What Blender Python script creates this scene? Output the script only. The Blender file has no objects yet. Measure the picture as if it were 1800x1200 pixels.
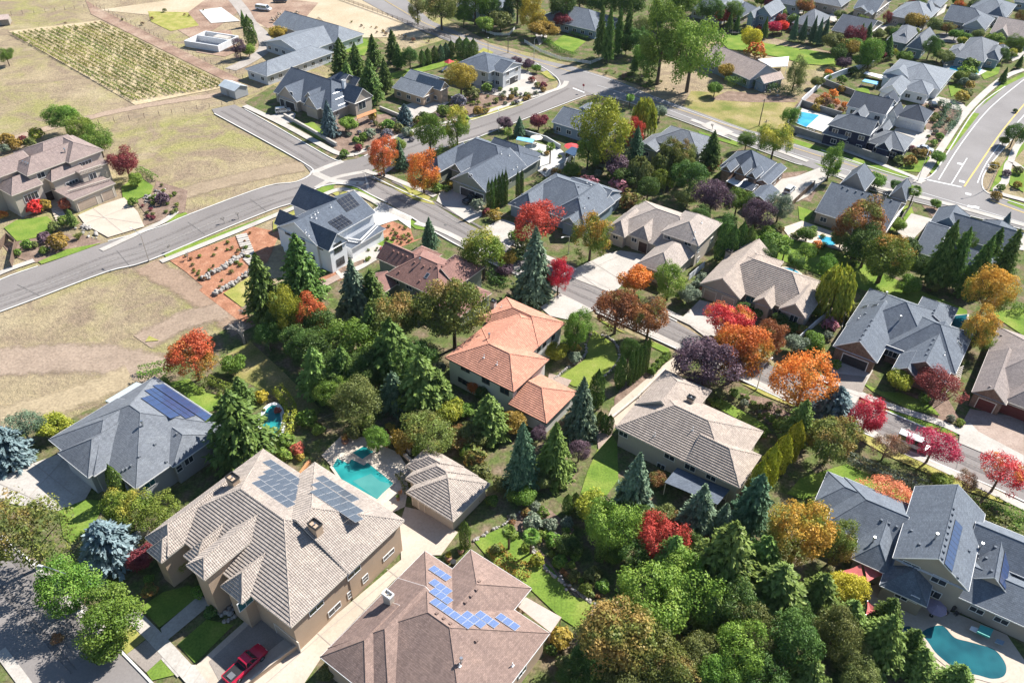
import bpy, bmesh, math, random
import numpy as np
from mathutils import Vector, Matrix
from mathutils.bvhtree import BVHTree
R = math.radians
scene = bpy.context.scene
COL = scene.collection
# ------------------------------------------------------------------ camera (drone at 100 m)
CH = 100.0; FPX = 1386.0; PITCH = R(38.76); ROLL = R(1.08)
fwd = Vector((0, math.cos(PITCH), -math.sin(PITCH)))
_r = Vector((1, 0, 0)); _u = _r.cross(fwd)
cr = _r*math.cos(ROLL) + _u*math.sin(ROLL); cu = -_r*math.sin(ROLL) + _u*math.cos(ROLL)
EYE = Vector((0, 0, CH))
def ray(x, y): return cr*((x-900)/FPX) + cu*((600-y)/FPX) + fwd
def G(x, y, z=0.0):
    d = ray(x, y); return EYE + d*((CH-z)/-d.z)
def depth(p): return (Vector(p)-EYE).dot(fwd)
cam = bpy.data.cameras.new('camera'); cam.sensor_width = 36; cam.lens = 36*FPX/1800; cam.clip_end = 5000; cam.clip_start = 1
co = bpy.data.objects.new('camera', cam); COL.objects.link(co)
M = Matrix((cr, cu, -fwd)).transposed().to_4x4(); M.translation = EYE; co.matrix_world = M
scene.camera = co
# ------------------------------------------------------------------ light
SAZ, SEL = R(38), R(43)
world = bpy.data.worlds.new('World'); scene.world = world; world.use_nodes = True
nt = world.node_tree; bg = nt.nodes['Background']
sky = nt.nodes.new('ShaderNodeTexSky'); sky.sky_type = 'NISHITA'; sky.sun_disc = False
sky.sun_elevation = SEL; sky.sun_rotation = R(90)-SAZ; sky.air_density = 1.0; sky.dust_density = 0.2; sky.ozone_density = 3.0
nt.links.new(sky.outputs[0], bg.inputs[0]); bg.inputs[1].default_value = 0.075
sl = bpy.data.lights.new('sun', 'SUN'); sl.energy = 5.0; sl.angle = R(0.5); sl.color = (1, .965, .91)
so = bpy.data.objects.new('sun', sl); COL.objects.link(so)
sd = Vector((math.cos(SAZ)*math.cos(SEL), math.sin(SAZ)*math.cos(SEL), math.sin(SEL)))
so.rotation_euler = sd.to_track_quat('Z', 'Y').to_euler(); so.location = (60, 60, 300)
scene.view_settings.view_transform = 'Standard'; scene.view_settings.look = 'None'
scene.view_settings.exposure = 1.1; scene.view_settings.gamma = 1
# ------------------------------------------------------------------ thin air
HAZE = 0.00003
# ------------------------------------------------------------------ materials
def newmat(name):
    m = bpy.data.materials.new(name); m.use_nodes = True
    n = m.node_tree; n.nodes.clear(); return m, n
def N(n, t, **k):
    o = n.nodes.new('ShaderNode'+t)
    for a, b in k.items():
        if a.startswith('i_'): o.inputs[int(a[2:])].default_value = b
        else: setattr(o, a, b)
    return o
def ramp(n, stops):
    r = n.nodes.new('ShaderNodeValToRGB'); e = r.color_ramp.elements
    while len(e) < len(stops): e.new(.5)
    for q, (p, c) in zip(e, stops): q.position = p; q.color = (*c, 1)
    return r
def noise(n, vec, scale, detail=4, rough=.55, dist=0.):
    o = N(n, 'TexNoise'); o.inputs['Scale'].default_value = scale; o.inputs['Detail'].default_value = detail
    o.inputs['Roughness'].default_value = rough; o.inputs['Distortion'].default_value = dist
    n.links.new(vec, o.inputs['Vector']); return o
def mixc(n, f, a, b, mode='MIX'):
    o = n.nodes.new('ShaderNodeMix'); o.data_type = 'RGBA'; o.blend_type = mode
    for v, i in ((f, 0), (a, 6), (b, 7)):
        if isinstance(v, (int, float)): o.inputs[i].default_value = v
        elif isinstance(v, tuple): o.inputs[i].default_value = (*v, 1)
        else: n.links.new(v, o.inputs[i])
    return o.outputs[2]
MATS = {}
def pm(name, stops, scale=.5, fine=6.0, famt=.25, rough=.9, bump=.0, bscale=8., coord='Object', metal=0., spec=.3, detail=5):
    """noise-mottled surface: broad colour ramp, fine speckle, optional bump"""
    if name in MATS: return MATS[name]
    m, n = newmat(name)
    tc = N(n, 'TexCoord'); v = tc.outputs[coord]
    r = ramp(n, stops); n.links.new(noise(n, v, scale, detail).outputs[0], r.inputs[0])
    f = ramp(n, [(.3, (1-famt,)*3), (.7, (1+famt,)*3)]); n.links.new(noise(n, v, fine, 3, .7).outputs[0], f.inputs[0])
    c = mixc(n, 1.0, r.outputs[0], f.outputs[0], 'MULTIPLY')
    p = N(n, 'BsdfPrincipled'); p.inputs['Roughness'].default_value = rough; p.inputs['Metallic'].default_value = metal
    p.inputs['Specular IOR Level'].default_value = spec
    n.links.new(c, p.inputs['Base Color'])
    if bump:
        b = N(n, 'Bump'); b.inputs['Strength'].default_value = bump; b.inputs['Distance'].default_value = .05
        n.links.new(noise(n, v, bscale, 4, .7).outputs[0], b.inputs['Height']); n.links.new(b.outputs[0], p.inputs['Normal'])
    o = N(n, 'OutputMaterial'); n.links.new(p.outputs[0], o.inputs[0]); MATS[name] = m; return m
def flat(name, c, rough=.6, metal=0., spec=.4, var=.08):
    return pm(name, [(.3, tuple(x*(1-var) for x in c)), (.7, tuple(x*(1+var) for x in c))], .8, 5, var, rough, metal=metal, spec=spec)
def roofmat(name, c, tile=False, var=.14):
    """uv in metres (u along the eave, v up the slope)"""
    if name in MATS: return MATS[name]
    m, n = newmat(name); tc = N(n, 'TexCoord'); v = tc.outputs['UV']
    br = N(n, 'TexBrick'); br.offset = .5; n.links.new(v, br.inputs['Vector'])
    br.inputs['Scale'].default_value = 1.0; br.inputs['Mortar Size'].default_value = .012 if not tile else .008
    br.inputs['Brick Width'].default_value = .3 if tile else .45; br.inputs['Row Height'].default_value = .4 if tile else .2
    br.inputs['Color1'].default_value = (*[x*(1-var) for x in c], 1); br.inputs['Color2'].default_value = (*[x*(1+var) for x in c], 1)
    br.inputs['Mortar'].default_value = (*[x*.6 for x in c], 1); br.inputs['Bias'].default_value = 0
    w = ramp(n, [(.3, (.84, .84, .86)), (.55, (1, 1, 1)), (.75, (1.14, 1.12, 1.08))])
    n.links.new(noise(n, v, .28, 5, .65).outputs[0], w.inputs[0])
    f = ramp(n, [(.25, (.8,)*3), (.75, (1.2,)*3)]); n.links.new(noise(n, v, 3.5, 3, .8).outputs[0], f.inputs[0])
    mp = N(n, 'Mapping'); mp.inputs['Scale'].default_value = (2.2, .12, 1); n.links.new(v, mp.inputs[0])
    sk = ramp(n, [(.35, (.9,)*3), (.65, (1.06,)*3)]); n.links.new(noise(n, mp.outputs[0], 1., 3, .6).outputs[0], sk.inputs[0])
    col = mixc(n, 1., mixc(n, 1., mixc(n, 1., br.outputs[0], w.outputs[0], 'MULTIPLY'), f.outputs[0], 'MULTIPLY'), sk.outputs[0], 'MULTIPLY')
    p = N(n, 'BsdfPrincipled'); p.inputs['Roughness'].default_value = .85; p.inputs['Specular IOR Level'].default_value = .25
    n.links.new(col, p.inputs['Base Color'])
    b = N(n, 'Bump'); b.inputs['Distance'].default_value = .06 if tile else .03; b.inputs['Strength'].default_value = .9 if tile else .6
    wv = N(n, 'TexWave'); wv.wave_type = 'BANDS'; wv.bands_direction = 'X' if tile else 'Y'; wv.wave_profile = 'SIN' if tile else 'SAW'
    wv.inputs['Scale'].default_value = (2*math.pi/.3/20) if tile else (2*math.pi/.28/20); wv.inputs['Distortion'].default_value = .3
    n.links.new(v, wv.inputs['Vector']); n.links.new(wv.outputs['Fac'], b.inputs['Height']); n.links.new(b.outputs[0], p.inputs['Normal'])
    o = N(n, 'OutputMaterial'); n.links.new(p.outputs[0], o.inputs[0]); MATS[name] = m; return m
def softmat(name, c, width, depth=.3):
    """worn earth that frays into the grass along both edges (v runs across the strip)"""
    m = pm(name, [(.3, tuple(x*.86 for x in c)), (.7, tuple(x*1.1 for x in c))], .2, 2.2, .28, 1, bump=.5, bscale=3, spec=.05); n = m.node_tree
    tc = N(n, 'TexCoord'); sp = N(n, 'SeparateXYZ'); n.links.new(tc.outputs['UV'], sp.inputs[0])
    a = N(n, 'Math', operation='PINGPONG'); a.inputs[1].default_value = width/2; n.links.new(sp.outputs[1], a.inputs[0])
    b = N(n, 'Math', operation='MULTIPLY'); b.inputs[1].default_value = 2/width; n.links.new(a.outputs[0], b.inputs[0])
    c2 = N(n, 'Math', operation='ADD'); n.links.new(b.outputs[0], c2.inputs[0]); n.links.new(noise(n, tc.outputs['Object'], .35, 6, .7).outputs[0], c2.inputs[1])
    r = ramp(n, [(.62, (0, 0, 0)), (.95, (.9, .9, .9))]); n.links.new(c2.outputs[0], r.inputs[0])
    t = N(n, 'BsdfTransparent'); mx = N(n, 'MixShader'); o = next(q for q in n.nodes if q.type == 'OUTPUT_MATERIAL'); p = next(q for q in n.nodes if q.type == 'BSDF_PRINCIPLED')
    n.links.new(r.outputs[0], mx.inputs[0]); n.links.new(t.outputs[0], mx.inputs[1]); n.links.new(p.outputs[0], mx.inputs[2]); n.links.new(mx.outputs[0], o.inputs[0]); return m
def leafmat(name, lo, mid, hi, patch=None, pamt=.5, trans=.28):
    """leaf colours by per-leaf random number, with colour patches and a shift from tree to tree"""
    if name in MATS: return MATS[name]
    m, n = newmat(name)
    at = N(n, 'Attribute'); at.attribute_name = 'rnd'
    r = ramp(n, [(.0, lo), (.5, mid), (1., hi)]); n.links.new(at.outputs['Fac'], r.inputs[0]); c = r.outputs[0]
    tc = N(n, 'TexCoord'); oi = N(n, 'ObjectInfo')
    ad = N(n, 'VectorMath', operation='ADD'); n.links.new(tc.outputs['Object'], ad.inputs[0]); n.links.new(oi.outputs['Location'], ad.inputs[1])
    if patch:
        mt = N(n, 'Math', operation='MULTIPLY_ADD'); mt.inputs[1].default_value = .3; mt.inputs[2].default_value = -.15
        n.links.new(oi.outputs['Random'], mt.inputs[0])
        sp = N(n, 'SeparateXYZ'); n.links.new(tc.outputs['Object'], sp.inputs[0])
        nz = noise(n, ad.outputs[0], 2.6, 3, .6)
        a1 = N(n, 'Math', operation='ADD'); n.links.new(nz.outputs[0], a1.inputs[0]); n.links.new(mt.outputs[0], a1.inputs[1])
        a2 = N(n, 'Math', operation='MULTIPLY_ADD'); a2.inputs[1].default_value = .35; n.links.new(sp.outputs[2], a2.inputs[0]); n.links.new(a1.outputs[0], a2.inputs[2])
        pr = ramp(n, [(1.02-pamt-.11, (0, 0, 0)), (min(1, 1.02-pamt+.11), (1, 1, 1))]); n.links.new(a2.outputs[0], pr.inputs[0])
        r2 = ramp(n, [(0., tuple(x*.65 for x in patch)), (1., tuple(min(1, x*1.35) for x in patch))]); n.links.new(at.outputs['Fac'], r2.inputs[0])
        c = mixc(n, pr.outputs[0], c, r2.outputs[0])
    hs = N(n, 'HueSaturation'); 
    q = N(n, 'MapRange'); q.inputs[3].default_value = .485; q.inputs[4].default_value = .515; n.links.new(oi.outputs['Random'], q.inputs[0]); n.links.new(q.outputs[0], hs.inputs[0])
    q2 = N(n, 'MapRange'); q2.inputs[3].default_value = .82; q2.inputs[4].default_value = 1.2; n.links.new(oi.outputs['Random'], q2.inputs[0]); n.links.new(q2.outputs[0], hs.inputs[2])
    n.links.new(c, hs.inputs[4])
    d = N(n, 'BsdfDiffuse'); t = N(n, 'BsdfTranslucent'); g = N(n, 'BsdfGlossy'); g.inputs['Roughness'].default_value = .5; g.inputs[0].default_value = (.5, .5, .5, 1)
    n.links.new(hs.outputs[0], d.inputs[0]); n.links.new(hs.outputs[0], t.inputs[0])
    mx = N(n, 'MixShader', i_0=trans); n.links.new(d.outputs[0], mx.inputs[1]); n.links.new(t.outputs[0], mx.inputs[2])
    m2 = N(n, 'MixShader', i_0=.025); n.links.new(mx.outputs[0], m2.inputs[1]); n.links.new(g.outputs[0], m2.inputs[2])
    o = N(n, 'OutputMaterial'); n.links.new(m2.outputs[0], o.inputs[0]); MATS[name] = m; return m
# ------------------------------------------------------------------ object helpers
def tag(o, label=None, cat=None, group=None, kind=None):
    if label: o['label'] = label
    if cat: o['category'] = cat
    if group: o['group'] = group
    if kind: o['kind'] = kind
    return o
def empty(name, loc, label, cat, group=None, rz=0):
    o = bpy.data.objects.new(name, None); COL.objects.link(o); o.location = loc; o.rotation_euler = (0, 0, rz); o.empty_display_size = .3
    return tag(o, label, cat, group)
class MB:
    """collects faces; build() links them as one mesh object"""
    def __init__(s): s.v = []; s.f = []; s.uv = []; s.mi = []; s.cur = 0
    def face(s, pts, uv=None):
        i = len(s.v); s.v += [tuple(p) for p in pts]; s.f.append(tuple(range(i, i+len(pts)))); s.uv.append(uv or [(p[0], p[1]) for p in pts]); s.mi.append(s.cur)
    def prism(s, base, top):
        n = len(base); s.face(list(reversed(base))); s.face(top)
        for i in range(n): j = (i+1) % n; s.face([base[i], base[j], top[j], top[i]])
    def box(s, c, size, ax=(1, 0), tz=None):
        """box centred on c in plan, bottom at c.z; ax = unit direction of its x side; tz = top taper"""
        A = Vector((ax[0], ax[1], 0)); B = Vector((-ax[1], ax[0], 0)); c = Vector(c); x, y, z = size; k = tz or (1, 1)
        b = [c+A*(sx*x/2)+B*(sy*y/2) for sx, sy in ((-1, -1), (1, -1), (1, 1), (-1, 1))]
        t = [c+A*(sx*x/2*k[0])+B*(sy*y/2*k[1])+Vector((0, 0, z)) for sx, sy in ((-1, -1), (1, -1), (1, 1), (-1, 1))]
        s.prism(b, t)
    def tube(s, a, b, r0, r1=None, n=6):
        a = Vector(a); b = Vector(b); r1 = r0 if r1 is None else r1; d = (b-a).normalized()
        u = d.orthogonal().normalized(); w = d.cross(u)
        A = [a+(u*math.cos(2*math.pi*i/n)+w*math.sin(2*math.pi*i/n))*r0 for i in range(n)]
        B = [b+(u*math.cos(2*math.pi*i/n)+w*math.sin(2*math.pi*i/n))*r1 for i in range(n)]
        s.prism(A, B)
    def ball(s, c, r, n=8, m=5, sq=1.):
        c = Vector(c)
        P = lambda i, j: c+Vector((r*math.sin(math.pi*j/m)*math.cos(2*math.pi*i/n), r*math.sin(math.pi*j/m)*math.sin(2*math.pi*i/n), r*sq*math.cos(math.pi*j/m)))
        for j in range(m):
            for i in range(n):
                q = [P(i, j), P(i, j+1), P(i+1, j+1), P(i+1, j)]
                if j == 0: q = [q[0], q[1], q[2]]
                elif j == m-1: q = [q[0], q[1], q[3]]
                s.face(q)
    def build(s, name, mats, parent=None, origin=(0, 0, 0), merge=False, smooth=False, bevel=0):
        mats = mats if isinstance(mats, (list, tuple)) else [mats]
        me = bpy.data.meshes.new(name); o = Vector(origin)
        me.from_pydata([(p[0]-o.x, p[1]-o.y, p[2]-o.z) for p in s.v], [], s.f)
        for m in mats: me.materials.append(m)
        uvl = me.uv_layers.new(name='UVMap'); k = 0; flatuv = []
        for u in s.uv: flatuv += [c for q in u for c in q[:2]]
        uvl.data.foreach_set('uv', flatuv)
        if len(mats) > 1: me.polygons.foreach_set('material_index', s.mi)
        me.validate(); 
        if merge or bevel:
            bm = bmesh.new(); bm.from_mesh(me); bmesh.ops.remove_doubles(bm, verts=bm.verts, dist=.002); bmesh.ops.recalc_face_normals(bm, faces=bm.faces)
            if bevel: bmesh.ops.bevel(bm, geom=[e for e in bm.edges], offset=bevel, segments=2, affect='EDGES', profile=.6)
            bm.to_mesh(me); bm.free()
        if smooth: me.polygons.foreach_set('use_smooth', [True]*len(me.polygons))
        me.update(); ob = bpy.data.objects.new(name, me); COL.objects.link(ob)
        if parent: ob.parent = parent
        else: ob.location = origin
        return ob
def copy_tree(o, parent=None):
    c = o.copy(); COL.objects.link(c)
    if parent: c.parent = parent
    for ch in list(o.children): copy_tree(ch, c)
    return c
def px(s): 
    """'x,y x,y' or list -> list of pairs"""
    return [tuple(float(t) for t in q.split(',')) for q in s.split()] if isinstance(s, str) else list(s)
AX = R(-35.5)
def axes(deg=-35.5):
    a = R(deg); return Vector((math.cos(a), math.sin(a), 0)), Vector((-math.sin(a), math.cos(a), 0))
A_, B_ = axes()
def loc(p, z=0, deg=-35.5):
    w = G(p[0], p[1], z); A, B = axes(deg); return w.dot(A), w.dot(B)
def AB(a, b, z=0, deg=-35.5):
    A, B = axes(deg); w = A*a+B*b; return Vector((w.x, w.y, z))
# ------------------------------------------------------------------ ground sheets
from collections import defaultdict
_zc = defaultdict(int)
def zlevel(level):
    _zc[level] += 1; return level*4 + _zc[level]*.0003
def sheet(name, pts, mat, level, world=False):
    z = zlevel(level)
    P = [Vector((p[0], p[1], z)) for p in pts] if world else [G(x, y, z) for x, y in px(pts)]
    mb = MB(); mb.face(P); bm_ = mb.build(name, mat)
    me = bm_.data
    if me.polygons[0].normal.z < 0: me.flip_normals()
    return tag(bm_, kind='structure')
def smooth_line(P, n=4):
    """Catmull-Rom through the points"""
    out = []
    for i in range(len(P)-1):
        p0 = P[max(i-1, 0)]; p1 = P[i]; p2 = P[i+1]; p3 = P[min(i+2, len(P)-1)]
        for k in range(n):
            t = k/n; out.append(.5*((2*p1)+(p2-p0)*t+(2*p0-5*p1+4*p2-p3)*t*t+(3*p1-p0-3*p2+p3)*t**3))
    out.append(P[-1]); return out
def strip(name, pts, width, mat, level, height=0, side=0, kind='structure', sm=4, parent=None):
    """band along a line of pixels, width in metres; side -1/0/1 sets it left/centred/right; height makes it a kerb"""
    z = zlevel(level)
    P = [G(x, y, 0) for x, y in px(pts)]
    if sm > 1: P = smooth_line(P, sm)
    L = []; Rr = []
    for i, p in enumerate(P):
        d = (P[min(i+1, len(P)-1)]-P[max(i-1, 0)]); d.z = 0; d.normalize(); nrm = Vector((-d.y, d.x, 0))
        l, r = {0: (.5, -.5), -1: (1, 0), 1: (0, -1)}[side]
        L.append(p+nrm*width*l); Rr.append(p+nrm*width*r)
    mb = MB(); run = 0
    for i in range(len(P)-1):
        seg = (P[i+1]-P[i]).length
        q = [Rr[i], Rr[i+1], L[i+1], L[i]]; q = [Vector((v.x, v.y, z+height)) for v in q]
        mb.face(q, [(run, 0), (run+seg, 0), (run+seg, width), (run, width)])
        if height:
            lo = [Vector((v.x, v.y, z-.02)) for v in q]
            mb.face([lo[0], lo[1], q[1], q[0]]); mb.face([lo[2], lo[3], q[3], q[2]])
        run += seg
    o = mb.build(name, mat)
    return tag(o, kind=kind) if kind else o
# ------------------------------------------------------------------ vegetation
def cards_mesh(name, C, Nn, S, asp=1.0, rnd=None, up=None, seed=0):
    """many small leaf faces: centres C, normals Nn, sizes S; 'up' = long axis of each face"""
    rg = np.random.default_rng(seed+77); n = len(C)
    Nn = Nn/(np.linalg.norm(Nn, axis=1, keepdims=True)+1e-9)
    T = up if up is not None else rg.normal(size=(n, 3))
    U = np.cross(Nn, T); U /= (np.linalg.norm(U, axis=1, keepdims=True)+1e-9); V = np.cross(U, Nn)
    S = np.asarray(S).reshape(-1, 1); a = U*S*.5; b = V*S*.5*asp
    j = 1+rg.uniform(-.25, .25, (n, 4, 1))
    q = np.stack([C-b*1.1, C+a*.9-b*.1, C+b*1.1, C-a*.9+b*.1], 1)
    q = C[:, None, :]+(q-C[:, None, :])*j
    me = bpy.data.meshes.new(name)
    me.vertices.add(n*4); me.vertices.foreach_set('co', q.reshape(-1).astype(np.float32))
    me.loops.add(n*4); me.loops.foreach_set('vertex_index', np.arange(n*4, dtype=np.int32))
    me.polygons.add(n); me.polygons.foreach_set('loop_start', np.arange(0, n*4, 4, dtype=np.int32)); me.polygons.foreach_set('loop_total', np.full(n, 4, dtype=np.int32))
    at = me.attributes.new('rnd', 'FLOAT', 'FACE'); at.data.foreach_set('value', (rg.uniform(0, 1, n) if rnd is None else np.clip(rnd, 0, 1)).astype(np.float32))
    me.update(calc_edges=True); me.validate(); return me
def sph(rg, n):
    v = rg.normal(size=(n, 3)); return v/np.linalg.norm(v, axis=1, keepdims=True)
def proto_round(name, seed, nl=54, per=270, leaf=.0225, zc=.6, rz=.40, low=-.55, shape=1.0, lr=(.07, .16), loose=.18):
    """broad crown: clumps spread over an uneven ellipsoid, leaves on the clump shells"""
    rg = np.random.default_rng(seed); Cs = []; Ns = []; Rn = []
    k = 0
    ph = rg.uniform(0, 6.28, 3)
    while k < nl:
        d = sph(rg, 1)[0]
        if d[2] < low: continue
        rad = rg.uniform(.55, 1.0)**.6
        az = math.atan2(d[1], d[0]); lump = 1+.18*math.sin(2*az+ph[0])+.13*math.sin(3*az+ph[1])+.12*math.sin(4*d[2]+ph[2])
        taper = 1-(shape-1)*.5*max(d[2], 0)
        r = rg.uniform(*lr)
        c = np.array([d[0]*(.5-r*.8)*lump*taper, d[1]*(.5-r*.8)*lump*taper, d[2]*(rz-r*.5)*lump])*rad
        m = int(per*(r/.15)**2); e = sph(rg, m*2); e = e[(e@d > -.45)][:m]
        p = c+e*r*rg.uniform(.7, 1.12+loose, (len(e), 1))*np.array([1, 1, .8])
        Cs.append(p); Ns.append(e+.55*rg.normal(size=e.shape)+np.array([0, 0, .35]))
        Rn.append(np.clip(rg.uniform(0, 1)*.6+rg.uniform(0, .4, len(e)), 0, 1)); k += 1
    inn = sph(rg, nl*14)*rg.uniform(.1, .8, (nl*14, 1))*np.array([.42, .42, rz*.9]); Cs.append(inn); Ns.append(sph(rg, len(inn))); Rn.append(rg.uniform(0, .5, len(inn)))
    C = np.concatenate(Cs); C[:, 2] += zc; Nn = np.concatenate(Ns)
    return cards_mesh(name, C, Nn, leaf*rg.uniform(.7, 1.4, len(C)), 1.2, np.concatenate(Rn), seed=seed)
def proto_conifer(name, seed, levels=26, nb=9, leaf=.05, droop=.25, fullness=1.0, z0=.05, power=.8, jag=.2, topk=0.0, per=22):
    """tiered crown: boughs in whorls, each a tapering spray of needle tufts"""
    rg = np.random.default_rng(seed); Cs = []; Ns = []; Up = []; Rn = []
    for i in range(levels):
        t = i/(levels-1); z = z0+(1-z0)*t**.92
        prof = max(.03, (1-t)**power*(1-topk*t))*.5
        n = max(4, int(nb*(1-.45*t))); off = rg.uniform(0, 6.28)
        for b in range(n):
            az = off+2*math.pi*b/n+rg.normal()*.22; L = prof*(1-jag*rg.uniform(0, 1)**1.5)*(1.05+.1*rg.normal())
            d = np.array([math.cos(az), math.sin(az), 0]); sd_ = np.array([-d[1], d[0], 0])
            m = max(5, int(per*L/.5*fullness)+4); s = np.sort(rg.uniform(.12, 1, m)); wid = .22*L*(1-s*.75)+.012
            lat = rg.uniform(-1, 1, m)*wid
            zz = z+L*(.16-droop*s**1.5)+rg.normal(size=m)*.008-np.abs(lat)*.25
            Cs.append(d*(L*s)[:, None]+sd_*lat[:, None]+np.stack([np.zeros(m), np.zeros(m), zz], 1))
            Ns.append(np.array([0, 0, 1.])+d*.55*rg.uniform(.2, 1.3, (m, 1))+.45*rg.normal(size=(m, 3)))
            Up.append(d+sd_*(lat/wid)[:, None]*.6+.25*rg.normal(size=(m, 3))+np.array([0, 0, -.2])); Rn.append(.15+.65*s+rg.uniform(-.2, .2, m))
    C = np.concatenate(Cs)
    return cards_mesh(name, C, np.concatenate(Ns), leaf*rg.uniform(.65, 1.25, len(C)), 1.7, np.concatenate(Rn), np.concatenate(Up), seed)
def proto_column(name, seed, n=2600, leaf=.1, taper=1.6, rough=.12):
    rg = np.random.default_rng(seed); t = rg.uniform(0, 1, n)**.9; az = rg.uniform(0, 6.28, n)
    rad = .5*np.clip(1-np.abs(2*t-.75)**(2.2*taper)*.55, .05, 1)*np.clip((1-t)*5, 0, 1)**.6*(1+rough*np.sin(az*4+t*9)+rg.normal(size=n)*.07)
    d = np.stack([np.cos(az), np.sin(az), np.zeros(n)], 1); C = d*rad[:, None]; C[:, 2] = .02+.97*t
    Nn = d+.4*rg.normal(size=(n, 3))+np.array([0, 0, .3]); up = np.array([0, 0, 1.])+d*.3+.3*rg.normal(size=(n, 3))
    return cards_mesh(name, C, Nn, leaf*rg.uniform(.6, 1.3, n), .45, None, up, seed)
def proto_weep(name, seed, n=3800):
    rg = np.random.default_rng(seed); Cs = []
    for k in range(230):
        az = rg.uniform(0, 6.28); r = .48*rg.uniform(.15, 1)**.5; zt = .95-.5*(r/.5)**2*rg.uniform(.7, 1.1); m = 17
        s = np.linspace(0, 1, m); L = rg.uniform(.25, .55)
        Cs.append(np.stack([math.cos(az)*r*(1+.12*s), math.sin(az)*r*(1+.12*s), zt-L*s], 1)+rg.normal(size=(m, 3))*.012)
    C = np.concatenate(Cs); C[:, 2] = np.clip(C[:, 2], .03, 1); d = C*np.array([1, 1, 0])
    return cards_mesh(name, C, d*2+.4*rg.normal(size=C.shape)+np.array([0, 0, .3]), .045*rg.uniform(.6, 1.3, len(C)), 2.2, None, np.array([0, 0, 1.])+.25*rg.normal(size=C.shape), seed)
def proto_bush(name, seed, n=750, leaf=.11, lump=.12, squash=.5):
    rg = np.random.default_rng(seed); e = sph(rg, n*2); e = e[e[:, 2] > -.25][:n]; az = np.arctan2(e[:, 1], e[:, 0]); ph = rg.uniform(0, 6, 3)
    r = .46*(1+lump*np.sin(az*3+ph[0])+lump*np.sin(az*5+e[:, 2]*5+ph[1])+rg.normal(size=len(e))*.07)
    C = e*r[:, None]*np.array([1, 1, 1.]); C[:, 2] = np.clip(C[:, 2]*1.15+.42, .02, 1.02)
    return cards_mesh(name, C, e+.5*rg.normal(size=e.shape)+np.array([0, 0, .3]), leaf*rg.uniform(.6, 1.4, len(e)), 1.2, None, seed=seed)
def proto_tuft(name, seed, n=260):
    rg = np.random.default_rng(seed); az = rg.uniform(0, 6.28, n); lean = rg.uniform(.05, .9, n); s = rg.uniform(.3, 1, n)
    d = np.stack([np.cos(az), np.sin(az), np.zeros(n)], 1); up = d*lean[:, None]+np.array([0, 0, 1.]); C = up*(s*.42)[:, None]; C[:, :2] *= 1.05
    return cards_mesh(name, C, np.cross(up, np.stack([-d[:, 1], d[:, 0], np.zeros(n)], 1))+.3*rg.normal(size=(n, 3)), .07*rg.uniform(.6, 1.4, n), 4.5, s, up, seed)
def proto_bare(name, seed):
    rg = random.Random(seed); mb = MB()
    def br(p, d, L, r, k):
        q = p+d*L; mb.tube(p, q, r, r*.6, 5)
        if k == 0: return
        for _ in range(4 if k > 1 else 5):
            e = (d+Vector((rg.gauss(0, .55), rg.gauss(0, .55), rg.gauss(.05, .3)))).normalized(); br(p+d*L*rg.uniform(.45, 1), e, L*.66, r*.55, k-1)
    br(Vector((0, 0, 0)), Vector((0, 0, 1)), .3, .03, 4); return mb
P = {}
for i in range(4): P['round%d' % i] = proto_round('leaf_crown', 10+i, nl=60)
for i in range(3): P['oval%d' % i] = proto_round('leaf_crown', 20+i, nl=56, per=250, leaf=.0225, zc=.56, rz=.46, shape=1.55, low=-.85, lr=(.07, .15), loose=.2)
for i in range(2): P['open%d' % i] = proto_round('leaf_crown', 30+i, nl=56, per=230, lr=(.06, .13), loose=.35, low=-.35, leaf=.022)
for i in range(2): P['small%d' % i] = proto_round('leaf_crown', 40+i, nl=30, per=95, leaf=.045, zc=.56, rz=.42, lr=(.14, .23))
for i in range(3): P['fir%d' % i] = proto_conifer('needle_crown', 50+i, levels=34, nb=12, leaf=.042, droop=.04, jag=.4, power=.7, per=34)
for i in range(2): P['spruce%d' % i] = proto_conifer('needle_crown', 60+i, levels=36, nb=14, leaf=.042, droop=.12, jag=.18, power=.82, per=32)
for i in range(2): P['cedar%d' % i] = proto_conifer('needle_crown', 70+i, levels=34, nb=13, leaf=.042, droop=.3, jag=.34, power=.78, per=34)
P['giant0'] = proto_conifer('needle_crown', 80, levels=40, nb=15, leaf=.036, droop=.2, jag=.24, power=.58, topk=.2, per=34)
P['lowspruce0'] = proto_conifer('needle_crown', 81, levels=18, nb=14, leaf=.06, droop=.22, jag=.16, power=.6, per=28)
P['column0'] = proto_column('needle_crown', 90); P['column1'] = proto_column('needle_crown', 91, taper=1.0, rough=.16)
P['weep0'] = proto_weep('leaf_crown', 95)
for i in range(3): P['bush%d' % i] = proto_bush('shrub', 100+i)
for i in range(2): P['fluff%d' % i] = proto_bush('shrub', 110+i, n=520, leaf=.12, lump=.25)
P['tuft0'] = proto_tuft('grass_clump', 120)
def proto_trunk(name, h, r, limbs, seed, spread=.28):
    rg = random.Random(seed); mb = MB(); mb.tube((0, 0, -.02), (0, 0, h), r*1.25, r*.7, 7)
    for k in range(limbs):
        a = k*2.4+rg.uniform(-.3, .3); z = h*rg.uniform(.55, 1); p = Vector((0, 0, z)); q = Vector((math.cos(a)*spread*.5, math.sin(a)*spread*.5, z+.16)); mb.tube(p, q, r*.5, r*.3, 5)
        mb.tube(q, q+Vector((math.cos(a)*spread*.4, math.sin(a)*spread*.4, .14)), r*.3, r*.12, 5)
    return mb
bark = pm('bark', [(.3, (.07, .05, .035)), (.7, (.15, .11, .08))], 3, 12, .3, bump=.5)
barkp = pm('pale_bark', [(.3, (.3, .27, .24)), (.7, (.5, .46, .42))], 3, 12, .2)
TR = {}
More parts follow.
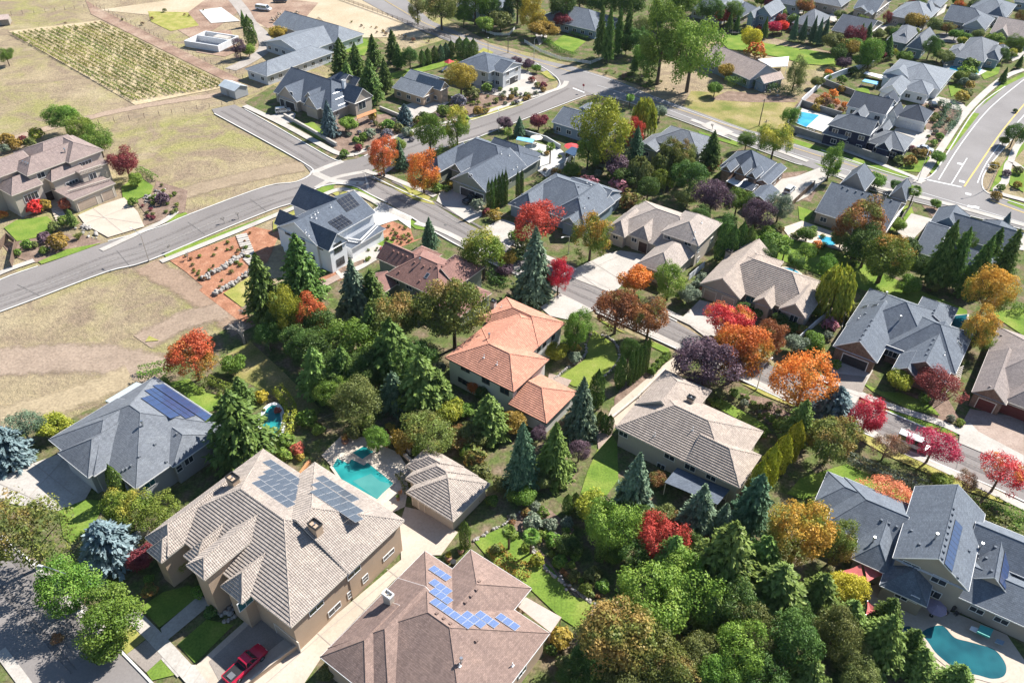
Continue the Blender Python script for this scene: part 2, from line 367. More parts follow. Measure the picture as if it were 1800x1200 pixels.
def trunk_mesh(key, *a):
    if key not in TR:
        ob = proto_trunk('trunk', *a).build('trunk', bark); TR[key] = ob.data; bpy.data.objects.remove(ob)
    return TR[key]
L_ = lambda *a, **k: leafmat(*a, **k)
LM = {
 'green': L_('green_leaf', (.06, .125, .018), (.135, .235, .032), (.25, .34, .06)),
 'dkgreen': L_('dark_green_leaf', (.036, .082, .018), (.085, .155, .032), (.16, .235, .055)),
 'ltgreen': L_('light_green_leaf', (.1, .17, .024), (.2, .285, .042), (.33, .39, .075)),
 'yellowgreen': L_('yellow_green_leaf', (.15, .2, .024), (.3, .335, .036), (.46, .44, .06)),
 'yellow': L_('yellow_leaf', (.28, .24, .02), (.5, .42, .035), (.62, .52, .08)),
 'gold': L_('gold_leaf', (.2, .15, .03), (.36, .25, .04), (.5, .36, .08)),
 'greenyellow': L_('turning_leaf', (.075, .135, .02), (.16, .235, .032), (.28, .33, .055), patch=(.44, .37, .06), pamt=.14),
 'greenorange': L_('green_orange_leaf', (.075, .13, .02), (.155, .22, .032), (.26, .3, .05), patch=(.5, .25, .05), pamt=.2),
 'orange': L_('orange_leaf', (.2, .16, .02), (.42, .25, .035), (.56, .36, .06), patch=(.64, .2, .045), pamt=.36),
 'orangered': L_('orange_red_leaf', (.13, .15, .02), (.3, .22, .03), (.42, .3, .05), patch=(.56, .13, .05), pamt=.36),
 'red': L_('red_leaf', (.26, .045, .03), (.5, .06, .05), (.64, .12, .085), patch=(.6, .04, .06), pamt=0.5),
 'redgreen': L_('red_green_leaf', (.07, .1, .018), (.14, .15, .028), (.22, .2, .04), patch=(.46, .055, .05), pamt=0.46),
 'crimson': L_('crimson_leaf', (.3, .03, .05), (.58, .05, .085), (.72, .11, .13), patch=(.52, .2, .05), pamt=.0),
 'coral': L_('coral_leaf', (.36, .08, .055), (.58, .15, .09), (.68, .25, .15)),
 'redbrown': L_('red_brown_leaf', (.15, .07, .03), (.3, .11, .045), (.42, .18, .065), patch=(.17, .18, .04), pamt=.04),
 'burgundy': L_('burgundy_leaf', (.13, .03, .035), (.24, .05, .055), (.36, .09, .08)),
 'purple': L_('purple_leaf', (.06, .035, .05), (.13, .078, .1), (.24, .16, .19)),
 'brownolive': L_('olive_brown_leaf', (.07, .105, .022), (.15, .18, .038), (.26, .26, .06), patch=(.3, .18, .06), pamt=.1),
 'olive': L_('olive_leaf', (.08, .11, .028), (.17, .2, .055), (.28, .29, .095)),
 'rust': L_('rust_leaf', (.17, .1, .035), (.34, .18, .06), (.46, .28, .1), patch=(.16, .19, .04), pamt=0.3),
 'drybrown': L_('dry_leaf', (.17, .12, .06), (.29, .22, .12), (.4, .3, .18), patch=(.36, .17, .08), pamt=.3),
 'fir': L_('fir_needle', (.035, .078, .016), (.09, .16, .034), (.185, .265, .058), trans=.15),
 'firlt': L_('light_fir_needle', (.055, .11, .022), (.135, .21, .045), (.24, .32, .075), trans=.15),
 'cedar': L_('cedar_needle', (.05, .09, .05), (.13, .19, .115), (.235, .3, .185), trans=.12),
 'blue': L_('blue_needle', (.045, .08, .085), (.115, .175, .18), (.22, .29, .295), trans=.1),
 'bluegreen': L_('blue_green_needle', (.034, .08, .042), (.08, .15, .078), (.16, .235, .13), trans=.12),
 'sage': L_('sage_leaf', (.1, .13, .085), (.19, .23, .15), (.3, .34, .24)),
 'goldcolumn': L_('gold_needle', (.2, .22, .02), (.38, .38, .035), (.54, .5, .07), trans=.15),
 'pink': L_('pink_leaf', (.3, .1, .13), (.46, .18, .22), (.58, .3, .33)),
 'lavender': L_('lavender_leaf', (.12, .12, .12), (.2, .19, .22), (.3, .28, .33)),
}
# kind: (prototypes, trunk key args, height/width, species words, name, category, fraction of the height seen as crown centre)
KIND = {
 'round': (['round0', 'round1', 'round2', 'round3'], ('r', .5, .028, 6, 1), 1.05, 'broad leafy tree', 'leafy_tree', .58),
 'oval': (['oval0', 'oval1', 'oval2'], ('o', .5, .03, 5, 2, .2), 1.4, 'upright leafy tree', 'leafy_tree', .55),
 'open': (['open0', 'open1'], ('p', .5, .024, 7, 3, .36), .95, 'open crowned tree', 'leafy_tree', .58),
 'small': (['small0', 'small1'], ('s', .45, .03, 5, 4), .9, 'small leafy tree', 'small_tree', .55),
 'fir': (['fir0', 'fir1', 'fir2'], ('f', .9, .022, 0, 5), 1.45, 'tiered fir', 'fir_tree', .42),
 'spruce': (['spruce0', 'spruce1'], ('f', .9, .022, 0, 5), 1.5, 'dense spruce', 'spruce_tree', .42),
 'cedar': (['cedar0', 'cedar1'], ('f', .9, .022, 0, 5), 1.55, 'drooping cedar', 'cedar_tree', .42),
 'giant': (['giant0'], ('g', .9, .035, 0, 6), 1.9, 'massive conical sequoia', 'sequoia_tree', .45),
 'lowspruce': (['lowspruce0'], ('f', .9, .022, 0, 5), 1.1, 'broad spruce', 'spruce_tree', .42),
 'column': (['column0'], ('c', .5, .05, 0, 7), 5., 'slim columnar cypress', 'cypress_tree', .5),
 'arbor': (['column1'], ('c', .5, .05, 0, 7), 2.6, 'conical arborvitae', 'arborvitae_tree', .48),
 'weep': (['weep0'], ('w', .6, .026, 5, 8), 1.15, 'weeping tree', 'weeping_tree', .55),
}
COLW = {'green': 'green', 'dkgreen': 'dark green', 'ltgreen': 'light green', 'yellowgreen': 'yellow-green', 'yellow': 'bright yellow', 'gold': 'golden', 'greenyellow': 'green and yellow', 'greenorange': 'green tree turning orange',
 'orange': 'orange', 'orangered': 'orange and red', 'red': 'red', 'redgreen': 'red and green', 'crimson': 'crimson', 'coral': 'coral red', 'redbrown': 'red-brown', 'burgundy': 'burgundy', 'purple': 'purple', 'brownolive': 'olive-brown',
 'olive': 'olive', 'rust': 'rust brown', 'drybrown': 'dry brown', 'fir': 'dark green', 'firlt': 'mid green', 'cedar': 'grey-green', 'blue': 'blue', 'bluegreen': 'blue-green', 'sage': 'sage grey', 'goldcolumn': 'golden green', 'pink': 'pink', 'lavender': 'lavender grey'}
_rot = random.Random(5)
PLANTS = []       # (object, look words, pixel, width px) - labelled at the end against the nearest house
def plant_matrix(x, y, w, asp, zf):
    p = G(x, y, 0)
    for _ in range(3):
        W = w*depth(p)/FPX; H = W*asp; p = G(x, y, H*zf)
    return Vector((p.x, p.y, 0)), W, H
_first = {}
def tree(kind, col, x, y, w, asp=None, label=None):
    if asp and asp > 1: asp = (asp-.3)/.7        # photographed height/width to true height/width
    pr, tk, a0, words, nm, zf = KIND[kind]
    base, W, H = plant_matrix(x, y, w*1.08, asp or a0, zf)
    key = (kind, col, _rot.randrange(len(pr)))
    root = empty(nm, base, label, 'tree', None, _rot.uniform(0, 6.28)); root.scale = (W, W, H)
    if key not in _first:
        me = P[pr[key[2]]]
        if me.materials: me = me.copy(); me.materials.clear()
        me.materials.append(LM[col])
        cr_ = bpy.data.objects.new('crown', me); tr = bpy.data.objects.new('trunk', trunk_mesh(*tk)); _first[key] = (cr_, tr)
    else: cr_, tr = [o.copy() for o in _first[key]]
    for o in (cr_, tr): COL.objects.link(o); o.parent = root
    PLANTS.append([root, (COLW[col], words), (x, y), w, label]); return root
SPECS = []
def shrub(col, x, y, w, asp=.8, kind='bush', label=None, group=None, cat='shrub'):
    SPECS.append((w*(asp/.8)**.5, len(SPECS), col, x, y, w, asp, kind, label, group))
def make_shrub(spec):
    _, _, col, x, y, w, asp, kind, label, group = spec
    base, W, H = plant_matrix(x, y, w, asp, .45)
    k = kind+str(_rot.randrange({'bush': 3, 'fluff': 2, 'tuft': 1}[kind])); key = (k, col)
    nm = 'grass_clump' if kind == 'tuft' else 'shrub'
    if key not in _first:
        me = P[k]
        if me.materials: me = me.copy(); me.materials.clear()
        me.materials.append(LM[col]); o = bpy.data.objects.new(nm, me); _first[key] = o
    else: o = _first[key].copy()
    o.name = nm
    COL.objects.link(o); o.location = base; o.scale = (W, W, H); o.rotation_euler = (0, 0, _rot.uniform(0, 6.28))
    tag(o, label, 'grass clump' if kind == 'tuft' else 'shrub', group)
    if not label: PLANTS.append([o, (COLW[col], {'bush': 'rounded shrub', 'fluff': 'loose shrub', 'tuft': 'grass clump'}[kind]), (x, y), w, None])
def finish_shrubs(limit=285):
    """the largest in the picture are objects; the small rest is one mass of low planting"""
    S = sorted(SPECS, key=lambda s: -s[0])
    for s in sorted(S[:limit], key=lambda s: s[1]): make_shrub(s)
    V, Rn, Mi, mats = [], [], [], []
    for _, _, col, x, y, w, asp, kind, label, group in S[limit:]:
        base, W, H = plant_matrix(x, y, w, asp, .45); me = P[kind+str(_rot.randrange({'bush': 3, 'fluff': 2, 'tuft': 1}[kind]))]
        n = len(me.vertices); v = np.empty(n*3, np.float32); me.vertices.foreach_get('co', v); v = v.reshape(-1, 3); a = _rot.uniform(0, 6.28); c, s_ = math.cos(a), math.sin(a)
        v = np.stack([(v[:, 0]*c-v[:, 1]*s_)*W+base.x, (v[:, 0]*s_+v[:, 1]*c)*W+base.y, v[:, 2]*H], 1); r = np.empty(n//4, np.float32); me.attributes['rnd'].data.foreach_get('value', r)
        if LM[col] not in mats: mats.append(LM[col])
        V.append(v); Rn.append(r); Mi.append(np.full(n//4, mats.index(LM[col]), np.int32))
    if not V: return
    V = np.concatenate(V); n = len(V)//4; me = bpy.data.meshes.new('low_planting'); me.vertices.add(n*4); me.vertices.foreach_set('co', V.reshape(-1)); me.loops.add(n*4); me.loops.foreach_set('vertex_index', np.arange(n*4, dtype=np.int32))
    me.polygons.add(n); me.polygons.foreach_set('loop_start', np.arange(0, n*4, 4, dtype=np.int32)); me.polygons.foreach_set('loop_total', np.full(n, 4, dtype=np.int32)); me.polygons.foreach_set('material_index', np.concatenate(Mi))
    me.attributes.new('rnd', 'FLOAT', 'FACE').data.foreach_set('value', np.concatenate(Rn))
    for m in mats: me.materials.append(m)
    me.update(calc_edges=True); me.validate(); o = bpy.data.objects.new('low_planting', me); COL.objects.link(o); tag(o, 'small low bedding plants spread through the garden beds', 'low planting', None, 'stuff')
def inside(p, poly):
    c = False; j = len(poly)-1
    for i in range(len(poly)):
        if (poly[i][1] > p[1]) != (poly[j][1] > p[1]) and p[0] < (poly[j][0]-poly[i][0])*(p[1]-poly[i][1])/(poly[j][1]-poly[i][1])+poly[i][0]: c = not c
        j = i
    return c
def scatter(poly, n, cols, wm, label, group, seed, kinds=('bush', 'fluff'), asp=.75):
    """low bedding plants spread over a bed; look-alikes share the bed's label and group"""
    rg = random.Random(seed); Q = [G(x, y, 0) for x, y in px(poly)]; q2 = [(v.x, v.y) for v in Q]; done = 0; placed = []
    x0, x1 = min(v[0] for v in q2), max(v[0] for v in q2); y0, y1 = min(v[1] for v in q2), max(v[1] for v in q2); tries = 0
    while done < n and tries < n*60:
        tries += 1; p = (rg.uniform(x0, x1), rg.uniform(y0, y1)); w = rg.uniform(*wm)
        if not inside(p, q2) or any((p[0]-a)**2+(p[1]-b)**2 < (.42*(w+c))**2 for a, b, c in placed): continue
        placed.append((p[0], p[1], w)); v = Vector((p[0], p[1], 0))-EYE; dz = v.dot(fwd); X = 900+FPX*v.dot(cr)/dz; Y = 600-FPX*v.dot(cu)/dz
        shrub(rg.choice(cols), X, Y, w*FPX/dz, asp*rg.uniform(.8, 1.2), rg.choice(kinds), label, group); done += 1
def hedge(pts, width, height, col, label, wob=.12, name='hedge', dens=60, leaf=.22):
    """clipped hedge: leaf faces over a rounded band"""
    rg = np.random.default_rng(int(px(pts)[0][0])); L = smooth_line([G(x, y, 0) for x, y in px(pts)], 4); Cs = []; Ns = []
    for a, b in zip(L[:-1], L[1:]):
        d = (b-a); ln = d.length; d.normalize(); n_ = np.array([-d.y, d.x, 0]); m = max(6, int(ln*dens*(width+2*height)/3))
        t = rg.uniform(0, 1, m); ang = rg.uniform(0, math.pi, m); ca, sa = np.cos(ang), np.sin(ang)
        off = np.sign(ca)*np.abs(ca)**.5*width/2; zz = np.abs(sa)**.5*height
        k = 1+wob*rg.normal(size=m)*.6
        Cs.append(np.array([a.x, a.y, 0])+np.array([d.x, d.y, 0])*(t*ln)[:, None]+n_*(off*k)[:, None]+np.stack([0*t, 0*t, zz*k], 1))
        Ns.append(n_*ca[:, None]+np.stack([0*t, 0*t, sa], 1)+.4*rg.normal(size=(m, 3)))
    C = np.concatenate(Cs); o0 = C.mean(0)*np.array([1, 1, 0]); me = cards_mesh(name, C-o0, np.concatenate(Ns), leaf*rg.uniform(.7, 1.3, len(C)), 1.2, None, seed=3)
    me.materials.append(LM[col]); o = bpy.data.objects.new(name, me); COL.objects.link(o); o.location = o0; return tag(o, label, 'hedge')
def palm(x, y, w, h, label):
    """fan palm: tall trunk with a head of fan leaves; x,y is the middle of the head"""
    base, W, H = plant_matrix(x, y, w, h, .85); root = empty('palm_tree', base, label, 'palm tree', None, 0)
    mb = MB(); mb.tube((0, 0, -.05), (0, 0, H*.85), .2, .15, 8); mb.build('trunk', bark, root)
    rg = random.Random(int(x)); mb = MB()
    for k in range(26):
        az = k*2.399; el = .9-1.5*(k/26); d = Vector((math.cos(az)*math.cos(el), math.sin(az)*math.cos(el), math.sin(el))); sdv = Vector((-math.sin(az), math.cos(az), 0)); up = d.cross(sdv)
        c = Vector((0, 0, H*.86))+d*W*.22; L = W*.3
        for j in range(9):
            a = (j-4)*.3; e = d*math.cos(a)+sdv*math.sin(a); tip = c+e*L*rg.uniform(.85, 1.1)-Vector((0, 0, L*.25)); s2 = e.cross(up).normalized()*L*.09
            mb.face([c, c+e*L*.5+s2, tip, c+e*L*.5-s2])
        mb.tube((0, 0, H*.84), c, .02, .015, 4)
    o = mb.build('fronds', LM['green'], root); o.data.attributes.new('rnd', 'FLOAT', 'FACE').data.foreach_set('value', [rg.random() for _ in o.data.polygons])
    PLANTS.append([root, ('green', 'fan palm'), (x, y), w, label]); return root
# ------------------------------------------------------------------ houses
white = flat('white_paint', (.72, .71, .69)); creamtrim = flat('cream_trim', (.62, .55, .46)); darktrim = flat('dark_trim', (.06, .05, .045))
def glassmat(name, c):
    m, n = newmat(name); p = N(n, 'BsdfPrincipled'); p.inputs['Base Color'].default_value = (*c, 1); p.inputs['Roughness'].default_value = .06; p.inputs['Specular IOR Level'].default_value = .8
    o = N(n, 'OutputMaterial'); n.links.new(p.outputs[0], o.inputs[0]); return m
glass = glassmat('window_glass', (.03, .04, .05)); tealglass = glassmat('teal_glass', (.03, .13, .15))
blackmetal = flat('black_metal', (.03, .03, .03), .4); steel = flat('galvanised_steel', (.5, .51, .52), .35, metal=.9); alu = flat('aluminium', (.6, .6, .6), .4, metal=.7)
def clip(poly, v0, v1):
    """keep the part of a convex (u,v) polygon between v0 and v1"""
    for lim, s in ((v0, 1), (v1, -1)):
        out = []
        for i in range(len(poly)):
            a, b = poly[i], poly[(i+1) % len(poly)]; fa, fb = s*(a[1]-lim), s*(b[1]-lim)
            if fa >= -1e-6: out.append(a)
            if (fa > 1e-6 and fb < -1e-6) or (fa < -1e-6 and fb > 1e-6):
                t = fa/(fa-fb); out.append((a[0]+(b[0]-a[0])*t, a[1]+(b[1]-a[1])*t))
        poly = out
        if len(poly) < 3: return []
    return poly
def roof_face(mb, pts, tile):
    """one planar slope; tiled slopes are laid in overlapping courses with a raised lower edge"""
    n = (pts[1]-pts[0]).cross(pts[2]-pts[0]).normalized()
    if n.z < 0: pts = list(reversed(pts)); n = -n
    u = Vector((0, 0, 1)).cross(n); u = u.normalized() if u.length > 1e-4 else Vector((1, 0, 0)); v = n.cross(u)
    o = pts[0]; q = [((p-o).dot(u), (p-o).dot(v)) for p in pts]
    if not tile: PLANES.append(list(pts)); mb.face(pts, q); return
    ex, t = tile; v0 = min(a[1] for a in q); v1 = max(a[1] for a in q); k = v0
    PLANES.append(list(pts)); mb.face(pts, q)
    while k < v1:
        c = clip(q, k, min(k+ex, v1))
        if len(c) >= 3:
            P3 = lambda a: o+u*a[0]+v*a[1]+n*(.004+t*max(0, 1-(a[1]-k)/ex))
            mb.face([P3(a) for a in c], c)
            low = [a for a in c if abs(a[1]-k) < 1e-4]
            if len(low) == 2:
                a, b = sorted(low); mb.face([o+u*a[0]+v*a[1], o+u*b[0]+v*b[1], P3(b), P3(a)], [a, b, b, a])
        k += ex
HOUSES = {}; PLANES = []
class House:
    def __init__(s, key, label, short, wall, roof, wings, trim=None, tile=None, name='house', deg=-35.5, cap=None, auto=0, winc=None, cat='house'):
        s.key, s.wallm, s.roofm, s.deg = key, wall, roof, deg; s.trim = trim or white; s.winc = winc or white
        A, B = axes(deg); s.A, s.B = A, B; roofb, wallb, trimb, capb = MB(), MB(), MB(), MB(); s.wins = []
        W = []; PLANES.clear()
        for k, w in enumerate(wings):
            w = list(w)
            if isinstance(w[0], (list, str)):     # wing outlined by photographed eave corners at height z
                P = [loc(p, w[1], deg) for p in px(w[0])]; e = w[6] if len(w) > 6 else (0, 0, 0, 0)
                r = [min(p[0] for p in P)+e[0], max(p[0] for p in P)+e[1], min(p[1] for p in P)+e[2], max(p[1] for p in P)+e[3]]
                w = r+[w[1], w[2], w[3], w[4]]+list(w[5] if len(w) > 5 else ())
            a0, a1, b0, b1, z, d, ends, zr = w[:8]; ins = w[8:10]
            e = .017*k; a0 -= e; a1 += e; b0 -= e; b1 += e; z += .04*k
            half = ((b1-b0) if d == 'A' else (a1-a0))/2
            if not zr: zr = z+half*.44
            elif zr < 0: zr = z-zr*half
            zr += .043*k
            W.append((a0, a1, b0, b1, z, d, ends, zr, list(ins), half, k))
        ca = sum(w[0]+w[1] for w in W)/2/len(W); cb = sum(w[2]+w[3] for w in W)/2/len(W); s.base = A*ca+B*cb; s.base.z = 0
        s.root = empty(name, s.base, label, cat); s.short = short
        for a0, a1, b0, b1, z, d, ends, zr, ins, half, k in W:
            p = lambda a, b, zz: A*a+B*b+Vector((0, 0, zz))
            L0, L1 = (a0, a1) if d == 'A' else (b0, b1); mid = (b0+b1)/2 if d == 'A' else (a0+a1)/2
            Q = (lambda l, c, zz: p(l, c, zz)) if d == 'A' else (lambda l, c, zz: p(c, l, zz))
            c0, c1 = (b0, b1) if d == 'A' else (a0, a1); ov = .55-.012*k
            i0 = (ins[0] if len(ins) > 0 and ins[0] else half) if ends[0] == 'h' else 0; i1 = (ins[1] if len(ins) > 1 and ins[1] else half) if ends[1] == 'h' else 0
            if i0+i1 > L1-L0-.02: sc_ = (L1-L0-.02)/(i0+i1); i0 *= sc_; i1 *= sc_
            if ends == 'ff':                      # flat roof slab
                mbx = roofb; t = [p(a0, b0, z), p(a1, b0, z), p(a1, b1, z), p(a0, b1, z)]; roofb.face(t, [(0, 0), (a1-a0, 0), (a1-a0, b1-b0), (0, b1-b0)])
                lo = [v-Vector((0, 0, .25)) for v in t]
                for i in range(4): trimb.face([lo[i], lo[(i+1) % 4], t[(i+1) % 4], t[i]])
                trimb.face(list(reversed(lo)))
            else:
                R0, R1 = Q(L0+i0, mid, zr), Q(L1-i1, mid, zr)
                roof_face(roofb, [Q(L0, c0, z), Q(L1, c0, z), R1, R0], tile); roof_face(roofb, [Q(L1, c1, z), Q(L0, c1, z), R0, R1], tile)
                if ends[0] == 'h': roof_face(roofb, [Q(L0, c1, z), Q(L0, c0, z), R0], tile)
                if ends[1] == 'h': roof_face(roofb, [Q(L1, c0, z), Q(L1, c1, z), R1], tile)
                # eave boards and soffit
                t = [Q(L0, c0, z), Q(L1, c0, z), Q(L1, c1, z), Q(L0, c1, z)]; dn = Vector((0, 0, .2)); up = Vector((0, 0, .012))
                for i in range(4):
                    if (i == 3 and ends[0] == 'g') or (i == 1 and ends[1] == 'g'): continue
                    a, b = t[i], t[(i+1) % 4]; out = (a+b)/2-Q((L0+L1)/2, mid, z); out.z = 0
                    nn = Vector((-(b-a).y, (b-a).x, 0)).normalized(); nn = nn if nn.dot(out) > 0 else -nn; nn *= .05
                    trimb.face([a-dn+nn, b-dn+nn, b+nn-up, a+nn-up]); trimb.face([a-dn, b-dn, b-dn+nn, a-dn+nn]); trimb.face([a-up, a+nn-up, b+nn-up, b-up])
                trimb.face([v-dn for v in reversed(t)])
                for e_, l, r_ in ((0, L0, R0), (1, L1, R1)):
                    if ends[e_] != 'g': continue
                    sgn = -1 if e_ == 0 else 1
                    for c in (c0, c1):              # rake boards
                        a, b = Q(l, c, z), r_; o_ = (Q(1, 0, 0)-Q(0, 0, 0))*.05*sgn; trimb.face([a-dn+o_, b-dn+o_, b+o_-up, a+o_-up]); trimb.face([a-up, b-up, b+o_-up, a+o_-up])
                        trimb.face([a-dn, b-dn, b-dn+o_, a-dn+o_])
                capr = .11 if tile else .055
                lines = [(R0, R1)]
                if ends[0] == 'h': lines += [(Q(L0, c0, z), R0), (Q(L0, c1, z), R0)]
                if ends[1] == 'h': lines += [(Q(L1, c0, z), R1), (Q(L1, c1, z), R1)]
                for a, b in lines:
                    if (a-b).length > .1: capb.tube(a+Vector((0, 0, .02)), b+Vector((0, 0, .02)), capr, capr, 6)
            # walls
            wc0, wc1 = c0+ov, c1-ov; g = .35-.01*k; wl0 = L0+(ov if ends[0] != 'g' else g); wl1 = L1-(ov if ends[1] != 'g' else g)
            zt = z-.19; bl = -.3
            cor = [(wl0, wc0), (wl1, wc0), (wl1, wc1), (wl0, wc1)]
            for i in range(4):
                a, b = cor[i], cor[(i+1) % 4]; wallb.face([Q(*a, bl), Q(*b, bl), Q(*b, zt), Q(*a, zt)])
            if ends != 'ff':
                sl_ = (zr-z)/half; zs = z+ov*sl_-.03
                for e_, l in ((0, wl0), (1, wl1)):
                    if ends[e_] == 'g': wallb.face([Q(l, wc0, zt), Q(l, wc1, zt), Q(l, wc1, zs), Q(l, mid, zr-.04), Q(l, wc0, zs)])
            if auto:
                ax0, ax1, bx0, bx1 = (wl0, wl1, wc0, wc1) if d == 'A' else (wc0, wc1, wl0, wl1)
                for fl in range(max(1, int(z//2.7))):
                    zc_ = 1.5+fl*2.8
                    if zc_+.7 > z-.2: continue
                    for (q0, q1, fix, nrm, f) in ((ax0, ax1, bx0, -B, lambda t: p(t, bx0, zc_)), (bx0, bx1, ax1, A, lambda t: p(ax1, t, zc_)), (ax0, ax1, bx1, B, lambda t: p(t, bx1, zc_)), (bx0, bx1, ax0, -A, lambda t: p(ax0, t, zc_))):
                        m = int((q1-q0)//3.6)
                        for j in range(m):
                            t = q0+(q1-q0)*(j+.5)/m; s.wins.append((f(t), nrm, 1.5, 1.2))
        b_ = s.base
        wob = wallb.build('wall', wall, s.root, b_); s.wall_bvh = BVHTree.FromPolygons([Vector(v) for v in wallb.v], wallb.f)
        s.roof = roofb.build('roof', roof, s.root, b_); pv_ = [v for q in PLANES for v in q] + (roofb.v if not PLANES else []); pf_ = []; i_ = 0
        for q in PLANES: pf_.append(tuple(range(i_, i_+len(q)))); i_ += len(q)
        s.roof_bvh = BVHTree.FromPolygons([Vector(v) for v in pv_], pf_ or roofb.f)
        trimb.build('eave_board', s.trim, s.root, b_)
        if capb.f: capb.build('ridge_cap', cap or roof, s.root, b_)
        c = Vector((s.base.x, s.base.y, 3)); dz = (c-EYE).dot(fwd); s.px = (900+FPX*(c-EYE).dot(cr)/dz, 600-FPX*(c-EYE).dot(cu)/dz)
        HOUSES[key] = s
        if auto:                                   # drop windows that another wing covers
            for c, nrm, w, h in s.wins:
                hit = s.wall_bvh.ray_cast(c+nrm*8, -nrm, 9)
                if hit[0] is not None and (hit[0]-c).length < .05: s.window(c, nrm, w, h)
    def on(s, bvh, x, y, far=False):
        d = ray(x, y).normalized(); h = bvh.ray_cast(EYE, d, 2000)
        if h[0] is None: print('MISS', s.key, x, y); return None
        n = h[1] if h[1].dot(d) < 0 else -h[1]; return h[0], n
    def window(s, c, nrm, w, h, col=None, teal=False, name='window'):
        """frame proud of the wall with a pane inside (sub-part)"""
        nrm = Vector((nrm.x, nrm.y, 0)).normalized(); X = Vector((nrm.y, -nrm.x, 0)); Z = Vector((0, 0, 1)); key = (w, h, col or s.winc.name, teal)
        if key not in WIN:
            f, g = MB(), MB(); t = .09
            def bx(m, x0, x1, z0, z1, y0, y1):
                m.prism([Vector((x, y, z0)) for x, y in ((x0, y0), (x1, y0), (x1, y1), (x0, y1))], [Vector((x, y, z1)) for x, y in ((x0, y0), (x1, y0), (x1, y1), (x0, y1))])
            bx(f, -w/2-t, w/2+t, -h/2-t, -h/2, -.02, .09); bx(f, -w/2-t, w/2+t, h/2, h/2+t, -.02, .09); bx(f, -w/2-t, -w/2, -h/2, h/2, -.02, .09); bx(f, w/2, w/2+t, -h/2, h/2, -.02, .09)
            nb = 1 if w > 1.2 else 0
            if w > 3: nb = 3
            for j in range(nb): xx = -w/2+w*(j+1)/(nb+1); bx(f, xx-.035, xx+.035, -h/2, h/2, -.02, .075)
            if w <= 1.2: bx(f, -w/2, w/2, -.03, .03, -.02, .075)
            g.face([Vector((-w/2, .045, -h/2)), Vector((w/2, .045, -h/2)), Vector((w/2, .045, h/2)), Vector((-w/2, .045, h/2))])
            WIN[key] = (f.build('frame', MATS.get(col) or s.winc), g.build('pane', tealglass if teal else glass)); 
            for o in WIN[key]: COL.objects.unlink(o)
        wo, po = [o.copy() for o in WIN[key]]; wo.name = name; po.name = 'pane'
        for o in (wo, po): COL.objects.link(o)
        wo.parent = s.root; po.parent = wo
        wo.matrix_local = Matrix.Translation(-s.base) @ Matrix((X, nrm, Z)).transposed().to_4x4() if False else Matrix.Translation(c-s.base) @ Matrix((X, nrm, Z)).transposed().to_4x4()
        return wo
    def win(s, x, y, w=1.5, h=1.2, col=None, teal=False):
        r = s.on(s.wall_bvh, x, y)
        if r and abs(r[1].z) < .3: s.window(r[0], r[1], w, h, col, teal)
    def door(s, x, y, w, h, mat, panels=4, name='garage_door'):
        """door or garage door set 3 cm proud, grooved into panels"""
        r = s.on(s.wall_bvh, x, y)
        if not r: return
        c, n = r; n = Vector((n.x, n.y, 0)).normalized(); X = Vector((n.y, -n.x, 0)); mb = MB(); c = Vector((c.x, c.y, 0))-s.base
        for j in range(panels):
            z0 = .03+h*j/panels; z1 = .03+h*(j+1)/panels-.03; a = c+n*.005; b = c+n*.05
            q = [a-X*w/2, a+X*w/2, b+X*w/2, b-X*w/2]; mb.prism([v+Vector((0, 0, z0)) for v in q], [v+Vector((0, 0, z1)) for v in q])
        o = mb.build(name, mat, s.root); fr = MB()
        for sx in (-1, 1): fr.box(c+X*sx*(w/2+.09)+n*.03, (.16, .12, h+.05), (X.x, X.y))
        fr.box(c+n*.03+Vector((0, 0, h+.05)), (w+.34, .12, .16), (X.x, X.y)); f = fr.build('frame', s.trim, o); return o
    def vents(s, pts, kind='vent'):
        for x, y in px(pts):
            r = s.on(s.roof_bvh, x, y)
            if not r: continue
            c, n = r; c = c-s.base; mb = MB()
            if kind == 'vent': mb.box(c-Vector((0, 0, .05)), (.42, .42, .28), (s.A.x, s.A.y), (.8, .8)); mb.build('roof_vent', s.ventm if hasattr(s, 'ventm') else s.roofm, s.root)
            elif kind == 'pipe': mb.tube(c-Vector((0, 0, .1)), c+Vector((0, 0, .65)), .07, .07, 8); mb.box(c-Vector((0, 0, .02)), (.4, .4, .06), (s.A.x, s.A.y)); mb.build('vent_pipe', white, s.root)
            elif kind == 'flue':
                mb.tube(c-Vector((0, 0, .1)), c+Vector((0, 0, .9)), .14, .14, 10); mb.tube(c+Vector((0, 0, .9)), c+Vector((0, 0, 1.15)), .26, .2, 10); mb.build('flue_pipe', steel, s.root)
            elif kind == 'sky':
                u = Vector((0, 0, 1)).cross(n).normalized(); v = n.cross(u)
                q = [c+u*a*.4+v*b*.65 for a, b in ((-1, -1), (1, -1), (1, 1), (-1, 1))]; mb.prism([p-n*.05 for p in q], [p+n*.1 for p in q]); o = mb.build('skylight', alu, s.root)
                g = MB(); g.face([c+n*.104+u*a*.33+v*b*.58 for a, b in ((-1, -1), (1, -1), (1, 1), (-1, 1))]); g.build('pane', glass, o)
